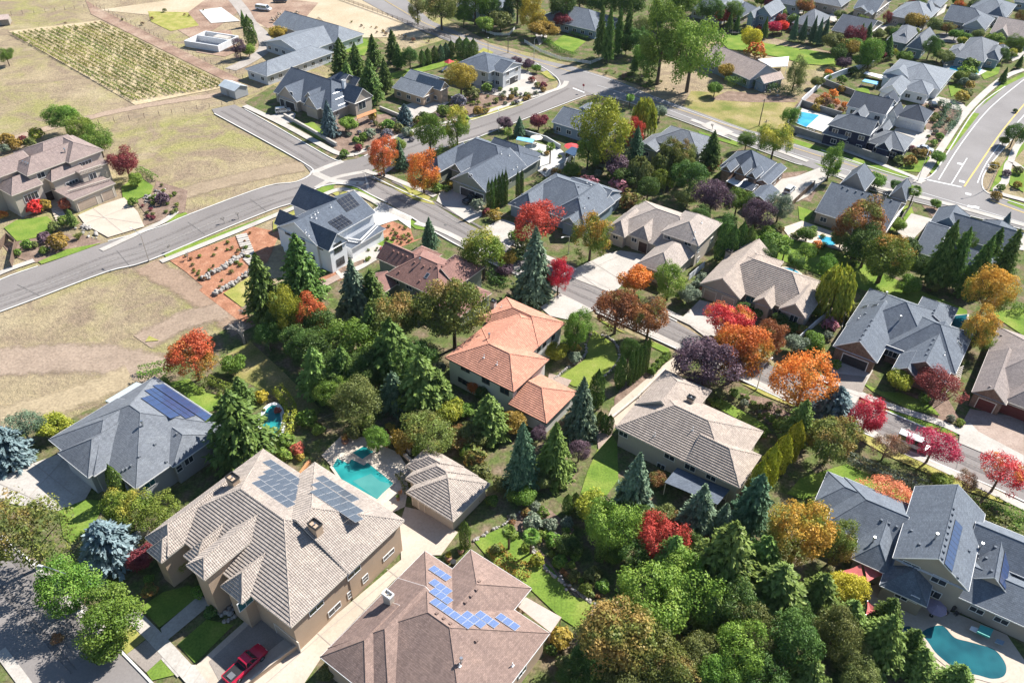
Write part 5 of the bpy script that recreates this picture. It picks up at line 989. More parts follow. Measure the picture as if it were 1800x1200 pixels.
for p, m in (('565,800 600,765 640,768 700,795 722,830 712,890 680,905 640,880', trav), ('1525,1030 1560,1022 1620,1055 1700,1085 1770,1115 1815,1180 1815,1210 1740,1215 1640,1172 1582,1108 1530,1065', conct), ('1395,215 1410,190 1450,200 1480,215 1465,238 1440,230', concw), ('900,265 940,250 985,262 1010,285 960,312 945,300', concw), ('620,450 660,428 690,440 640,470 600,490 590,478', conc), ('1375,400 1410,388 1500,420 1500,445 1440,430 1390,420', trav), ('1655,105 1690,110 1735,125 1715,136 1660,125', concw), ('1270,330 1300,310 1330,325 1300,345', gravel), ('540,395 600,470 640,455 640,462 600,480 560,440', bed), ('1360,465 1410,480 1410,490 1380,485', trav), ('1480,580 1500,500 1480,560', conc), ('1545,47 1580,38 1603,45 1560,60', conc), ('1615,64 1660,58 1740,68 1770,82 1725,95 1690,77 1640,72', asph2), ('1275,14 1305,2 1320,8 1300,22', conc), ('1380,19 1402,14 1412,23 1390,27', conc), ('1440,30 1470,22 1500,30 1470,40', conc), ('1640,12 1665,8 1660,22 1645,30', conc), ('1745,40 1770,36 1765,50', conc), ('1765,95 1800,85 1800,100 1780,108', conc), ('1450,2 1480,18 1490,12 1465,-6', asph2)):
    if len(p.split()) > 2: sheet('patio', p, m, .011)
for p in ('1060,733 1048,760 1052,790 1075,765 1083,745', '965,655 1005,668 990,690 960,690', '555,500 640,458 650,462 560,510'): sheet('walk', p, paver, .01)
# expansion joints in the big drives
jm = flat('drive_joint', (.33, .29, .25), .9)
for p in ('150,378 248,393', '163,366 215,408', '152,393 233,362', '555,1110 600,1150', '620,1055 665,1092', '680,1000 720,1030', '440,1225 560,1120 700,1002', '1010,475 1050,505', '1040,460 1095,495', '1000,490 1085,452', '1110,695 1130,712', '0,850 90,890', '60,815 130,870', '40,885 120,800'): strip('drive_joint', p, .12, jm, .022, sm=1)
for i in range(9):
    t = i/8; strip('drive_joint', [(225+t*130, 1100+t*110+8), (240+t*130, 1085+t*110)], .06, jm, .03, sm=1)
# tar seams and patches
tar = flat('tar_seam', (.1, .095, .09), .8)
for p in ('30,500 70,520', '205,440 230,470', '330,390 360,412', '440,350 470,372', '1005,500 1060,520', '1600,760 1590,790', '1690,790 1680,825', '870,420 850,440', '700,345 670,338', '450,222 470,210', '1230,205 1222,228', '1400,255 1392,280', '40,1110 150,1120', '60,960 30,1010'): strip('tar_seam', p, .09, tar, .0005, sm=1)
for x, y in ((247, 429), (628, 322), (783, 395)): 
    mb = MB(); c = G(x, y, .006); mb.face([c+Vector((math.cos(k*.5236)*.4, math.sin(k*.5236)*.4, 0)) for k in range(12)]); tag(mb.build('manhole_cover', tar), kind='structure')
def pool(name, pts, m, label, rim=None, sm=False, w=.45):
    P0 = px(pts); Q = [G(x, y, 0) for x, y in P0]
    if sm: Q = smooth_line(Q+[Q[0]], 5)[:-1]
    c = sum(Q, Vector())/len(Q); root = empty('swimming_pool', c, label, 'pool'); mb = MB(); mb.face([Vector((q.x, q.y, .085)) for q in Q]); mb.build('water', m, root, c)
    r = MB(); n = len(Q)
    ar = sum(Q[i].x*Q[(i+1) % n].y-Q[(i+1) % n].x*Q[i].y for i in range(n)); O = []
    for i in range(n):
        d = (Q[(i+1) % n]-Q[i-1]); d.z = 0; d.normalize(); nn = Vector((d.y, -d.x, 0))*(1 if ar > 0 else -1); O.append(Q[i]+nn*w)
    for i in range(n):
        j = (i+1) % n; r.face([Vector((Q[i].x, Q[i].y, .11)), Vector((Q[j].x, Q[j].y, .11)), Vector((O[j].x, O[j].y, .11)), Vector((O[i].x, O[i].y, .11))]); r.face([Vector((Q[i].x, Q[i].y, .11)), Vector((Q[j].x, Q[j].y, .11)), Vector((Q[j].x, Q[j].y, .03)), Vector((Q[i].x, Q[i].y, .03))]); r.face([Vector((O[i].x, O[i].y, .11)), Vector((O[j].x, O[j].y, .11)), Vector((O[j].x, O[j].y, .0)), Vector((O[i].x, O[i].y, .0))])
    r.build('rim', rim or trav, root, c); return root, c
r, c = pool('p', '585,820 593,806 613,815 618,807 640,818 646,813 692,850 672,868 663,878 600,842', wteal, 'turquoise swimming pool with stepped edges behind the large tan tiled house')
mb = MB(); mb.face([G(x, y, .095) for x, y in ((620, 845), (652, 832), (668, 845), (690, 851), (663, 877))]); mb.build('shallow_ledge', water('shallow_water', (.045, .2, .19), (.07, .25, .23)), r, c)
pool('p', '620,796 640,784 657,794 637,807', wteal, 'small square spa beside the turquoise pool')
pool('p', '1617,1113 1633,1103 1657,1100 1677,1120 1700,1127 1722,1133 1748,1142 1767,1167 1765,1187 1745,1193 1720,1187 1683,1177 1647,1150 1630,1127', wdeep, 'kidney shaped dark blue pool on the patio of the grey gabled house', conct, True, .6)
pool('p', '1586,1102 1600,1101 1612,1112 1610,1123 1597,1120', wdeep, 'round spa beside the kidney shaped pool', conct, True, .5)
pool('p', '1373,471 1388,472 1402,478 1404,484 1390,481', wblue, 'narrow curved blue pool behind the taupe tiled house', None, True); pool('p', '1408,197 1440,203 1417,224 1400,217', wblue, 'blue rectangular pool beside the navy house', concw)
pool('p', '1671,116 1727,121 1717,131 1668,123', wblue, 'blue pool in front of the covered porch', concw); pool('p', '1674,556 1700,553 1698,578 1664,575', wdeep, 'shaded blue pool behind the wide grey house', conc); pool('p', '1437,414 1467,420 1468,430 1450,430', wblue, 'small blue pool under the red-brown tree', None, True); pool('p', '470,718 482,712 492,724 494,750 486,770 470,775 462,760 462,735', wteal, 'round pool with a white rim behind the dark fir', white, True, .7)
# ------------------------------------------------------------------ fences and walls
POST = {}
def post(key, size, h, mat, root, p):
    if key not in POST:
        m = MB(); m.box((0, 0, -.05), (size, size, h+.05)); POST[key] = m.build('post', mat); COL.objects.unlink(POST[key])
    o = POST[key].copy(); COL.objects.link(o); o.name = 'post'; o.parent = root; o.location = p
def fence(pts, h, label, style='wire', name='fence', gap=4., mat=None):
    L = [G(x, y, 0) for x, y in px(pts)]; b = L[0].copy(); root = empty(name, b, label, 'fence'); mat = mat or white; mb = MB(); run = 0.; n = 0
    for a, c in zip(L[:-1], L[1:]):
        d = (c-a); ln = d.length; d.normalize(); s = Vector((-d.y, d.x, 0)); k = max(1, round(ln/gap)); r0 = a-b
        for i in range(k+(1 if c is L[-1] else 0)):
            if n < 95: post((style, h, mat.name), {'wire': .11, 'picket': .13}.get(style, .12), h+(.15 if style != 'board' else .05), mat, root, r0+d*ln*i/k); n += 1
        def bar(z0, z1, th): q = [r0-s*th/2, r0+d*ln-s*th/2, r0+d*ln+s*th/2, r0+s*th/2]; mb.prism([v+Vector((0, 0, z0)) for v in q], [v+Vector((0, 0, z1)) for v in q])
        if style == 'wire':
            for z in (.35, .75, h): bar(z-.012, z+.012, .02)
        elif style == 'rail':
            for z in (.35, .7, h-.05): bar(z-.07, z+.07, .05)
        elif style == 'picket':
            bar(.25, .33, .04); bar(h-.25, h-.17, .04); m = int(ln/.22)
            for i in range(m):
                p = r0+d*ln*(i+.5)/m+s*.04; q = [p-d*.055-s*.01, p+d*.055-s*.01, p+d*.055+s*.01, p-d*.055+s*.01]; mb.prism([v+Vector((0, 0, .08)) for v in q], [v+Vector((0, 0, h)) for v in q])
        else:
            m = int(ln/.19)
            for i in range(m):
                p = r0+d*ln*(i+.5)/m; q = [p-d*.088-s*.015, p+d*.088-s*.015, p+d*.088+s*.015, p-d*.088+s*.015]; t = h-.02*((i*7) % 3); mb.prism([v+Vector((0, 0, .03)) for v in q], [v+Vector((0, 0, t)) for v in q])
            bar(h-.06, h, .1)
    mb.build({'wire': 'wire', 'rail': 'rails', 'picket': 'pickets', 'board': 'boards'}[style], mat if style != 'wire' else steel, root)
def wall_(pts, h, t, mat, label, name='garden_wall', cap=None):
    L = [G(x, y, 0) for x, y in px(pts)]; b = L[0].copy(); mb = MB(); cm = MB(); root = empty(name, b, label, 'wall')
    for a, c in zip(L[:-1], L[1:]):
        d = (c-a); ln = d.length; d.normalize(); mid = (a+c)/2-b; mb.box(mid-Vector((0, 0, .1)), (ln+.01, t, h+.1), (d.x, d.y)); cm.box(mid+Vector((0, 0, h)), (ln+.05, t+.1, .09), (d.x, d.y))
    mb.build('wall_body', mat, root); cm.build('coping', cap or mat, root)
def rocks(pts, label, n, r, name='stone_wall', mat=None, seed=0, hh=.5, spread=.4):
    rg = random.Random(seed+int(px(pts)[0][0])); L = smooth_line([G(x, y, 0) for x, y in px(pts)], 6); mb = MB()
    for i in range(n):
        t = rg.uniform(0, len(L)-1.001); k = int(t); p = L[k].lerp(L[k+1], t-k)+Vector((rg.gauss(0, spread), rg.gauss(0, spread), rg.uniform(0, hh))); rr = r*rg.uniform(.5, 1.3); i0 = len(mb.v); mb.ball(p, rr, 6, 4, rg.uniform(.6, .9)); sx = Vector((rg.uniform(.7, 1.3), rg.uniform(.7, 1.3), 1))
        mb.v[i0:] = [tuple(p[j]+(v[j]-p[j])*sx[j]*(1+.12*math.sin(v[0]*9+v[1]*7+j)) for j in range(3)) for v in mb.v[i0:]]
    o = sum(L, Vector())/len(L); o.z = 0; return tag(mb.build(name, mat or stonem, None, o), label, 'stone wall' if name == 'stone_wall' else 'rocks')
wood = pm('grey_wood', [(.3, (.2, .17, .14)), (.7, (.32, .28, .24))], 1.2, 8, .25, bump=.3); cedarw = pm('orange_cedar_wood', [(.3, (.36, .16, .07)), (.7, (.5, .25, .12))], 1.2, 8, .25, bump=.3)
fpost = flat('brown_fence_post', (.16, .11, .08)); block = pm('grey_block_wall', [(.3, (.20, .195, .185)), (.7, (.28, .27, .255))], .7, 3, .15, bump=.3); vinyl = flat('white_vinyl', (.68, .69, .71)); retw = pm('pale_retaining_wall', [(.3, (.42, .37, .32)), (.7, (.55, .49, .43))], .8, 3, .2, bump=.4)
fence('170,12 255,55 340,99 427,138', 1.3, 'long wire fence on brown posts along the vineyard side', mat=fpost); fence('147,222 280,203 412,183', 1.3, 'wire fence along the near edge of the dry paddock above the vacant lot', mat=fpost); fence('0,28 80,22 165,12', 1.3, 'wire fence behind the open shelter at the top left', mat=fpost)
fence('590,-4 690,32 792,70', 1.2, 'brown rail fence along the straw field beside the main road', 'rail', mat=fpost, gap=3.2); fence('922,75 950,92 985,105 1038,113', 1.1, 'white picket fence along the main road verge', 'picket', 'picket_fence', 2.6); fence('1040,112 1090,92 1132,77', 1.1, 'white picket fence running back toward the big green trees', 'picket', 'picket_fence', 2.6); fence('848,55 870,63 895,63 905,52', 1.1, 'short white picket fence curving at the gravel entrance', 'picket', 'picket_fence', 2.6)
fence('960,312 990,295 1018,268', 1.8, 'tall white board fence behind the pool terrace of the sage house', 'board', mat=vinyl, gap=2.4); fence('1234,308 1252,300 1268,290', 1.8, 'orange cedar board fence beside the dormered brick house', 'board', mat=cedarw, gap=2.4); fence('1390,364 1410,345 1430,328', 1.7, 'brown board fence at the end of the curved drive', 'board', mat=fpost, gap=2.4)
fence('1210,493 1225,480 1237,470', 1.6, 'white board fence between the two tan houses', 'board', mat=vinyl, gap=2.4); fence('1403,600 1430,575 1458,553', 1.6, 'white board fence beside the taupe tiled house', 'board', mat=vinyl, gap=2.4); fence('1745,640 1762,600 1740,560', 1.5, 'grey board fence between the wide grey house and the house with red doors', 'board', mat=wood, gap=2.4); fence('1578,400 1585,385 1602,363', 1.6, 'grey board fence beside the long grey house', 'board', mat=wood)
fence('-10,452 15,420 30,432 22,470', 1.7, 'brown board fence at the left edge below the small lawn', 'board', mat=fpost); fence('225,745 270,712 285,705', 1.2, 'grey board fence at the back of the grey house with solar panels', 'board', mat=wood); fence('560,742 620,722 660,715', 1.0, 'low wire fence at the foot of the dry garden slope', mat=fpost)
wall_('1407,184 1450,144 1480,132 1535,116', 1.9, .2, vinyl, 'pale boundary wall running back from the orange shrubs'); wall_('1407,185 1440,196 1478,207', 1.8, .25, block, 'grey block wall between the pool and the orange shrubs'); wall_('1381,228 1440,247 1500,268 1558,288', 1.9, .3, block, 'long grey block wall between the main road and the navy house'); wall_('1381,228 1407,186', 1.9, .25, block, 'grey block wall beside the blue rectangular pool'); wall_('1447,148 1480,161 1512,173', 1.8, .25, block, 'grey block wall below the small artificial lawn')
wall_('500,205 545,230 592,257', .9, .5, retw, 'pale retaining wall along the sidewalk by the blue spruce', cap=conc); wall_('522,1140 505,1152 430,1210', .9, .25, tan, 'tan kerb wall beside the red pickup', cap=conct); wall_('1069,742 1120,700 1168,652', .6, .3, retw, 'low wall along the long tan driveway'); wall_('668,192 700,205 715,215', .9, .4, retw, 'low wall beside the small blue spruce', cap=conc); wall_('910,232 960,247 985,262', 1.2, .25, palew, 'white garden wall behind the blue swing canopy'); wall_('1255,622 1262,612', .5, .3, retw, 'short stub wall near the purple tree') if False else None
wall_('640,745 675,768 722,798', 1.1, .25, offw, 'cream garden wall behind the turquoise pool', cap=trav); wall_('700,790 725,815 722,840', .6, .4, trav, 'low travertine wall at the end of the pool'); wall_('120,395 152,383', .5, .3, retw, 'low wall under the steps of the tan house') if False else None
wall_('238,948 262,934', 1.2, .3, offw, 'short cream wall beside the burgundy maple', cap=conc); wall_('503,862 520,845 545,812', .5, .35, cedarw, 'brick-edged planter wall behind the grey solar arrays'); wall_('520,868 545,847', .5, .3, cedarw, 'second brick planter wall by the pool steps') if False else None
wall_('1760,560 1775,575 1800,580', 1.0, .2, palew, 'white low wall at the right edge') if False else None
for k, (p, l, n, r) in enumerate((('355,491 385,475 410,460 430,447', 'upper terrace wall of grey boulders in the orange mulch', 90, .45), ('380,516 410,500 448,473', 'lower terrace wall of grey boulders above the small lawn', 80, .42), ('975,665 1000,645 1027,625 1030,605', 'curved pale stone edging left of the oval lawn', 70, .22), ('1035,588 1065,590 1085,608 1088,630 1072,652 1035,684', 'curved pale stone edging right of the oval lawn', 90, .22), ('833,950 880,925 935,905 1000,1048', 'stone edging along the garden behind the brown shingled house', 70, .25), ('1530,825 1600,845 1660,870', 'scattered stones under the grey hedge', 40, .25), ('930,950 960,1000 1045,1062', 'pale stone edging of the winding lawn', 80, .25))): rocks(p, l, n, r, seed=k, hh=.5 if r > .3 else .1, spread=.35 if r > .3 else .1)
rocks('485,35 500,30 515,25', 'pile of cut logs and stones beside the long grey house', 60, .6, 'rock_pile', pm('log_pile', [(.3, (.25, .17, .11)), (.7, (.45, .36, .27))], 1, 4, .3), 3, 1.0, 1.6); rocks('258,352 268,345 280,338', 'cluster of pale boulders beside the vacant lot', 26, .4, 'rock_cluster', None, 4, .2, .9); rocks('140,395 155,405 165,412', 'grey boulders edging the railed terrace by the tan drive', 30, .4, 'rock_cluster', None, 5, .2, .8); rocks('388,1065 402,1075 412,1082', 'grey boulders in the gravel bed by the bay window', 22, .4, 'rock_cluster', None, 6, .2, .9); rocks('1348,155 1360,163', 'pile of pale rubble beyond the hedge of the dry lot', 40, .5, 'rock_pile', None, 7, .6, 1.2)
def steps(a, b, w, n, label, mat=conc, h=.16):
    A, B = G(*a), G(*b); d = B-A; ln = d.length/n; d.normalize(); mb = MB()
    for i in range(n): mb.box(A+d*ln*(i+.5)-A, (ln*.8, w, h+h*.25*(i % 2)), (d.x, d.y))
    tag(mb.build('garden_steps', mat, None, (0, 0, 0)), label, 'steps').location = A
steps((424, 412), (440, 452), 2.6, 11, 'upper flight of pale concrete garden steps in the orange mulch'); steps((436, 452), (455, 471), 2.6, 8, 'lower flight of pale garden steps in the orange mulch'); steps((93, 352), (112, 395), 2.4, 10, 'flight of pale steps up to the tan house with balconies', conct)
# ------------------------------------------------------------------ street lamps, poles, signs
def lamp(base, h, az, arm, label, mat=steel):
    b = G(*base); root = empty('street_lamp', b, label, 'street lamp'); mb = MB(); d = Vector((math.cos(R(az)), math.sin(R(az)), 0)); top = Vector((0, 0, h*.9)); mb.tube((0, 0, 0), (0, 0, .3), .17, .17, 8); mb.tube((0, 0, .3), top, .1, .06, 8)
    p = top
    for k in range(1, 7):
        t = k/6; q = top+d*arm*(t**.8)+Vector((0, 0, h*.1*math.sin(t*math.pi/2))); mb.tube(p, q, .055, .05, 6); p = q
    mb.build('pole', mat, root); hd = MB(); hd.box(p+d*.3-Vector((0, 0, .08)), (.75, .3, .14), (d.x, d.y), (.8, .7)); hd.build('lamp_head', white, root); return root
lamp((262, 459), 7.8, 150, 2.6, 'grey street lamp at the edge of the dry lot by the street'); lamp((999, 446), 5.2, 215, 1.8, 'street lamp with a white head beside the red and green maple'); lamp((150, 1068), 9, 170, 3.2, 'street lamp half hidden by the leafy street tree at the lower left corner'); lamp((938, 119), 11, 20, 2.4, 'tall street lamp where the side street meets the main road'); lamp((877, 232), 6.5, 100, 1.0, 'street lamp beside the low white wall of the sage house'); lamp((1330, 684), 6.5, 40, 2.0, 'street lamp between the purple tree and the orange tree'); lamp((1613, 318), 8.5, 60, 2.0, 'tall street lamp at the corner of the navy house'); lamp((1737, 331), 7.5, 200, 3.4, 'street lamp at the inner corner of the wide road'); lamp((858, 98), 6, 90, 1, 'slim dark lamp on the verge by the junction', fpost)
def pole(base, h, label, wires=False):
    b = G(*base); root = empty('utility_pole', b, label, 'utility pole'); mb = MB(); mb.tube((0, 0, 0), (0, 0, h), .17, .11, 8); mb.build('shaft', pm('pole_wood', [(.3, (.1, .075, .055)), (.7, (.17, .13, .1))], 2, 8, .2), root); c = MB(); c.box((0, 0, h*.93), (2.2, .12, .14), (.8, .58)); c.build('crossarm', wood, root)
pole((1334, 221), 8.6, 'leaning brown utility pole on the dry lot by the main road'); pole((1336, 262), 9, 'slim utility pole on the near side of the main road'); pole((893, 93), 6, 'short utility pole by the picket fence entrance')
b = G(1025, 163); root = empty('stop_sign', b, 'red stop sign at the mouth of the side street', 'stop sign'); mb = MB(); mb.tube((0, 0, 0), (0, 0, 2.6), .05, .05, 6); mb.build('post', steel, root)
mb = MB(); n = Vector((-.55, -.83, 0)); X = Vector((n.y, -n.x, 0)); o = [X*.45*math.cos(math.pi/8+k*math.pi/4)+Vector((0, 0, 2.55+.45*math.sin(math.pi/8+k*math.pi/4))) for k in range(8)]; mb.prism([p-n*.0+n*.06 for p in o], [p+n*.1 for p in o]); plate = mb.build('sign_plate', flat('sign_red', (.45, .03, .03)), root)
cu_ = bpy.data.curves.new('lettering', 'FONT'); cu_.body = 'STOP'; cu_.size = .34; cu_.align_x = 'CENTER'; cu_.align_y = 'CENTER'; t = bpy.data.objects.new('lettering', cu_); COL.objects.link(t); t.parent = plate; t.matrix_local = Matrix.Translation(n*.105+Vector((0, 0, 2.55))) @ Matrix((-X, Vector((0, 0, 1)), n)).transposed().to_4x4(); cu_.materials.append(white)
bpy.context.view_layer.update(); me = bpy.data.meshes.new_from_object(t); t2 = bpy.data.objects.new('lettering', me); COL.objects.link(t2); t2.parent = plate; t2.matrix_local = t.matrix_local.copy(); bpy.data.objects.remove(t)
# ------------------------------------------------------------------ vehicles
def loft(mb, rings):
    for a, b in zip(rings[:-1], rings[1:]):
        n = len(a)
        for i in range(n): j = (i+1) % n; mb.face([a[i], a[j], b[j], b[i]])
    mb.face(list(reversed(rings[0]))); mb.face(rings[-1])
tyre = flat('tyre_rubber', (.02, .02, .02), .9); rimm = flat('wheel_rim', (.35, .35, .36), .3, metal=.8); carglass = glassmat('car_glass', (.02, .03, .035)); lampm = flat('lamp_lens', (.7, .68, .62), .2); redl = flat('tail_lamp', (.4, .02, .02), .3)
def carpaint(name, c): return flat(name, c, .22, metal=.1, spec=.6, var=.02)
def car(x, y, az, mat, label, kind='suv', L=4.7, W=1.9, cat='car'):
    b = G(x, y, 0); root = empty({'pickup': 'pickup_truck', 'van': 'van'}.get(kind, 'parked_car'), b, label, cat, None, R(az)); root.location.z = .09
    hb = {'suv': 1.0, 'sedan': .88, 'van': 1.05, 'pickup': 1.08}[kind]; ht = {'suv': 1.72, 'sedan': 1.42, 'van': 2.05, 'pickup': 1.85}[kind]
    ring = lambda x, w, z0, z1, r=.1: [Vector((x, s*(w-q), z)) for s, q, z in ((-1, .06, z0), (-1, 0, z0+.15), (-1, 0, z1-r*1.3), (-1, r, z1), (1, r, z1), (1, 0, z1-r*1.3), (1, 0, z0+.15), (1, .06, z0))]
    mb = MB(); h2 = W/2
    bodyx = [(-.5, .86, .55, .8), (-.485, .95, .34, .93), (-.40, .99, .3, 1.), (-.1, 1, .3, 1.), (.2, 1, .3, 1.), (.36, .98, .3, .97), (.46, .93, .32, .88), (.495, .85, .4, .72)]
    loft(mb, [ring(L*fx, h2*fw, z0, hb*k) for fx, fw, z0, k in bodyx]); body = mb.build('body', mat, root, smooth=False)
    cab = {'suv': (-.47, -.44, .12, .25), 'sedan': (-.36, -.24, .06, .2), 'van': (-.485, -.47, .24, .36), 'pickup': (-.06, -.04, .13, .24)}[kind]; g = MB()
    zz = hb-.02; q = lambda fx, z, w: [Vector((L*fx, -h2*w, z)), Vector((L*fx, h2*w, z))]
    lo0, up0, up1, lo1 = q(cab[0], zz, .9), q(cab[1], ht-.06, .76), q(cab[2], ht-.06, .76), q(cab[3], zz, .9)
    g.face([lo0[0], lo1[0], up1[0], up0[0]]); g.face([lo1[1], lo0[1], up0[1], up1[1]]); g.face([lo0[1], lo0[0], up0[0], up0[1]]); g.face([lo1[0], lo1[1], up1[1], up1[0]]); g.build('windows', carglass, root)
    rf = MB(); e = .03; rf.prism([up0[0]-Vector((e, e, 0)), up1[0]+Vector((e, -e, 0)), up1[1]+Vector((e, e, 0)), up0[1]+Vector((-e, e, 0))], [up0[0]+Vector((.1, .1, .07)), up1[0]+Vector((-.12, .1, .07)), up1[1]+Vector((-.12, -.1, .07)), up0[1]+Vector((.1, -.1, .07))])
    for s in (0, 1):
        for a, c in ((lo0[s], up0[s]), (lo1[s], up1[s]), (lo0[s].lerp(lo1[s], .48), up0[s].lerp(up1[s], .48))): rf.tube(a, c, .06, .05, 5)
    if kind == 'van': pass
    rf.build('roof', mat, root)
    if kind == 'pickup':
        bd = MB(); x0, x1, w = -L*.485, -L*.075, h2*.86; bd.face([Vector((x0, -w, hb+.006)), Vector((x1, -w, hb+.006)), Vector((x1, w, hb+.006)), Vector((x0, w, hb+.006))]); o = bd.build('truck_bed', flat('black_bed_liner', (.015, .015, .018), .8), root)
        rl = MB()
        for s in (-1, 1): rl.prism([Vector((x0, s*w-.05, hb)), Vector((x1, s*w-.05, hb)), Vector((x1, s*w+.05, hb)), Vector((x0, s*w+.05, hb))], [Vector((x0, s*w-.04, hb+.09)), Vector((x1, s*w-.04, hb+.09)), Vector((x1, s*w+.04, hb+.09)), Vector((x0, s*w+.04, hb+.09))])
        rl.prism([Vector((x0-.04, -w, hb)), Vector((x0+.04, -w, hb)), Vector((x0+.04, w, hb)), Vector((x0-.04, w, hb))], [Vector((x0-.04, -w, hb+.09)), Vector((x0+.04, -w, hb+.09)), Vector((x0+.04, w, hb+.09)), Vector((x0-.04, w, hb+.09))]); rl.build('bed_rail', mat, root)
        cg = MB(); cg.box((L*-.36, -.1, hb+.02), (L*.13, W*.42, .1)); cg.build('cargo_sheet', flat('grey_sheet', (.12, .125, .135)), root)
    r = .36 if kind != 'pickup' else .4
    for fx in (-.31, .31):
        for s in (-1, 1):
            w = MB(); w.tube((L*fx, s*(h2-.2), r), (L*fx, s*(h2+.015), r), r, r, 14); wo = w.build('wheel', tyre, root); k = MB(); k.tube((L*fx, s*(h2-.02), r), (L*fx, s*(h2+.03), r), r*.6, r*.55, 10); k.build('rim', rimm, wo)
    for s in (-1, 1):
        m = MB(); m.box((L*.475, s*h2*.66, hb*.66), (.14, .36, .14)); m.build('headlight', lampm, root); m = MB(); m.box((-L*.485, s*h2*.74, hb*.72), (.1, .24, .18)); m.build('tail_light', redl, root)
        m = MB(); m.box((L*cab[3]-.25, s*(h2+.08), hb+.02), (.12, .18, .14)); m.build('mirror', mat, root)
    return root
car(433, 1172, 54.5, carpaint('bright_red_paint', (.5, .012, .045)), 'bright red pickup truck with an open black bed on the aggregate drive', 'pickup', 6.2, 2.15, 'pickup truck')
car(1603, 783, -35.5, carpaint('white_van_paint', (.7, .71, .72)), 'white van parked at the kerb behind a crimson street tree', 'van', 5.6, 2.05, 'van'); car(498, 198, 20, carpaint('pearl_white_paint', (.62, .6, .55)), 'white off-road car on the drive of the steep gabled house', 'suv', 4.8, 1.95)
car(828, 354, 54.5, carpaint('black_car_paint', (.025, .026, .03)), 'black pickup with a covered bed on the drive of the sage house', 'pickup', 5.4, 2., 'pickup truck'); car(1625, 265, -35.5, carpaint('silver_paint', (.42, .44, .47)), 'silver car beside the drive of the navy house', 'sedan'); car(1638, 188, 80, carpaint('dark_grey_paint', (.05, .055, .065)), 'dark grey car by the three-car garage', 'suv'); car(1387, 337, 54, carpaint('pale_silver_paint', (.5, .52, .54)), 'pale silver car on the curved drive', 'suv')
car(1745, 28, 20, carpaint('navy_car_paint', (.03, .04, .07)), 'dark car parked in a drive near the top right corner', 'suv'); car(1290, -2, 20, carpaint('white_suv_paint', (.62, .62, .62)), 'white car at the top edge', 'suv') if False else None
wt = car(464, 18, -20, carpaint('white_truck_paint', (.64, .65, .66)), 'white utility truck parked on the reddish bare soil', 'van', 7, 2.4, 'truck'); car(493, 4, 5, carpaint('dark_truck_paint', (.06, .065, .08)), 'dark truck behind the white utility truck', 'pickup', 6, 2.1, 'truck'); car(813, 137, 0, white, '', 'suv') if False else None
# ------------------------------------------------------------------ garden structures
def gable_shed(pxc, w, d, h, label, wallm, roofm_, az=-35.5, name='garden_shed'):
    b = G(*pxc); a = (math.cos(R(az)), math.sin(R(az))); root = empty(name, b, label, 'shed'); mb = MB(); mb.box((0, 0, 0), (w, d, h), a); mb.build('wall', wallm, root); A = Vector((*a, 0)); B = Vector((-a[1], a[0], 0)); r = MB()
    for s in (-1, 1):
        q = [A*(-w/2-.3)+B*s*(d/2+.3)+Vector((0, 0, h-.1)), A*(w/2+.3)+B*s*(d/2+.3)+Vector((0, 0, h-.1)), A*(w/2+.3)+Vector((0, 0, h+d*.22)), A*(-w/2-.3)+Vector((0, 0, h+d*.22))]; r.prism(q, [v+Vector((0, 0, .08)) for v in q])
    r.build('roof', roofm_, root); g = MB()
    for s in (-1, 1): x = A*s*w/2; g.prism([x-B*d/2+Vector((0, 0, h)), x+B*d/2+Vector((0, 0, h)), x+Vector((0, 0, h+d*.2))], [x+A*.02-B*d/2+Vector((0, 0, h)), x+A*.02+B*d/2+Vector((0, 0, h)), x+A*.02+Vector((0, 0, h+d*.2))])
    g.build('gable', wallm, root); dr = MB(); dr.box(-B*(d/2+.02), (1.2, .05, 2.0), a); dr.build('door', gdgrey, root)
gable_shed((413, 166), 7.5, 5, 2.8, 'grey metal shed with a pale roof at the vineyard corner', greyw, flat('pale_metal_roof', (.42, .46, .48), .4)); gable_shed((2, 42), 7, 5, 2.2, 'tan roofed open shelter at the top left corner', wood, rcol, 20, 'field_shelter'); gable_shed((1343, 154), 3, 2, 1.6, 'small orange roofed shed behind the hedge of the dry lot', wood, cedarw, -20)
# unfinished foundation
b = G(374, 78); root = empty('building_foundation', b, 'unfinished building foundation with white wall tops on reddish soil', 'foundation'); fm = flat('foundation_concrete', (.6, .6, .6)); A, B = axes(-20); mb = MB()
for c, sx, sy in ((-B*6, 15, .5), (B*6, 15, .5), (-A*7.25, .5, 11.5), (A*7.25, .5, 11.5), (B*1, 14, .4)): mb.box(c, (sx, sy, 2.2), (A.x, A.y))
mb.build('foundation_wall', fm, root); mb = MB(); mb.box((0, 0, .05), (13.5, 11, .15), (A.x, A.y)); mb.build('floor_slab', concw, root); mb = MB(); mb.box(A*2+B*3.5+Vector((0, 0, .2)), (6, 3, 1.9), (A.x, A.y)); mb.build('inner_block', conc, root)
def canopy(label, pts, z, mat, name='patio_cover', cat='patio cover', posts=True, th=.12, pm_=None, slats=0):
    """flat cover on posts: corners are photographed at height z"""
    Q = [G(x, y, z) for x, y in px(pts)]; b = sum(Q, Vector())/len(Q); b.z = 0; root = empty(name, b, label, cat); mb = MB()
    if slats:
        for i in range(slats):
            t = (i+.5)/slats; a = Q[0].lerp(Q[3], t); c = Q[1].lerp(Q[2], t); d = (c-a).normalized(); mb.box((a+c)/2-b, ((c-a).length, .12, .14), (d.x, d.y))
    else: mb.prism([q-b for q in Q], [q-b+Vector((0, 0, th)) for q in Q])
    mb.build('cover', mat, root)
    if posts:
        for q in Q: m = MB(); p = (q-b)*.96; m.tube((p.x, p.y, 0), (p.x, p.y, z), .08, .08, 6); m.build('post', pm_ or white, root)
    return root
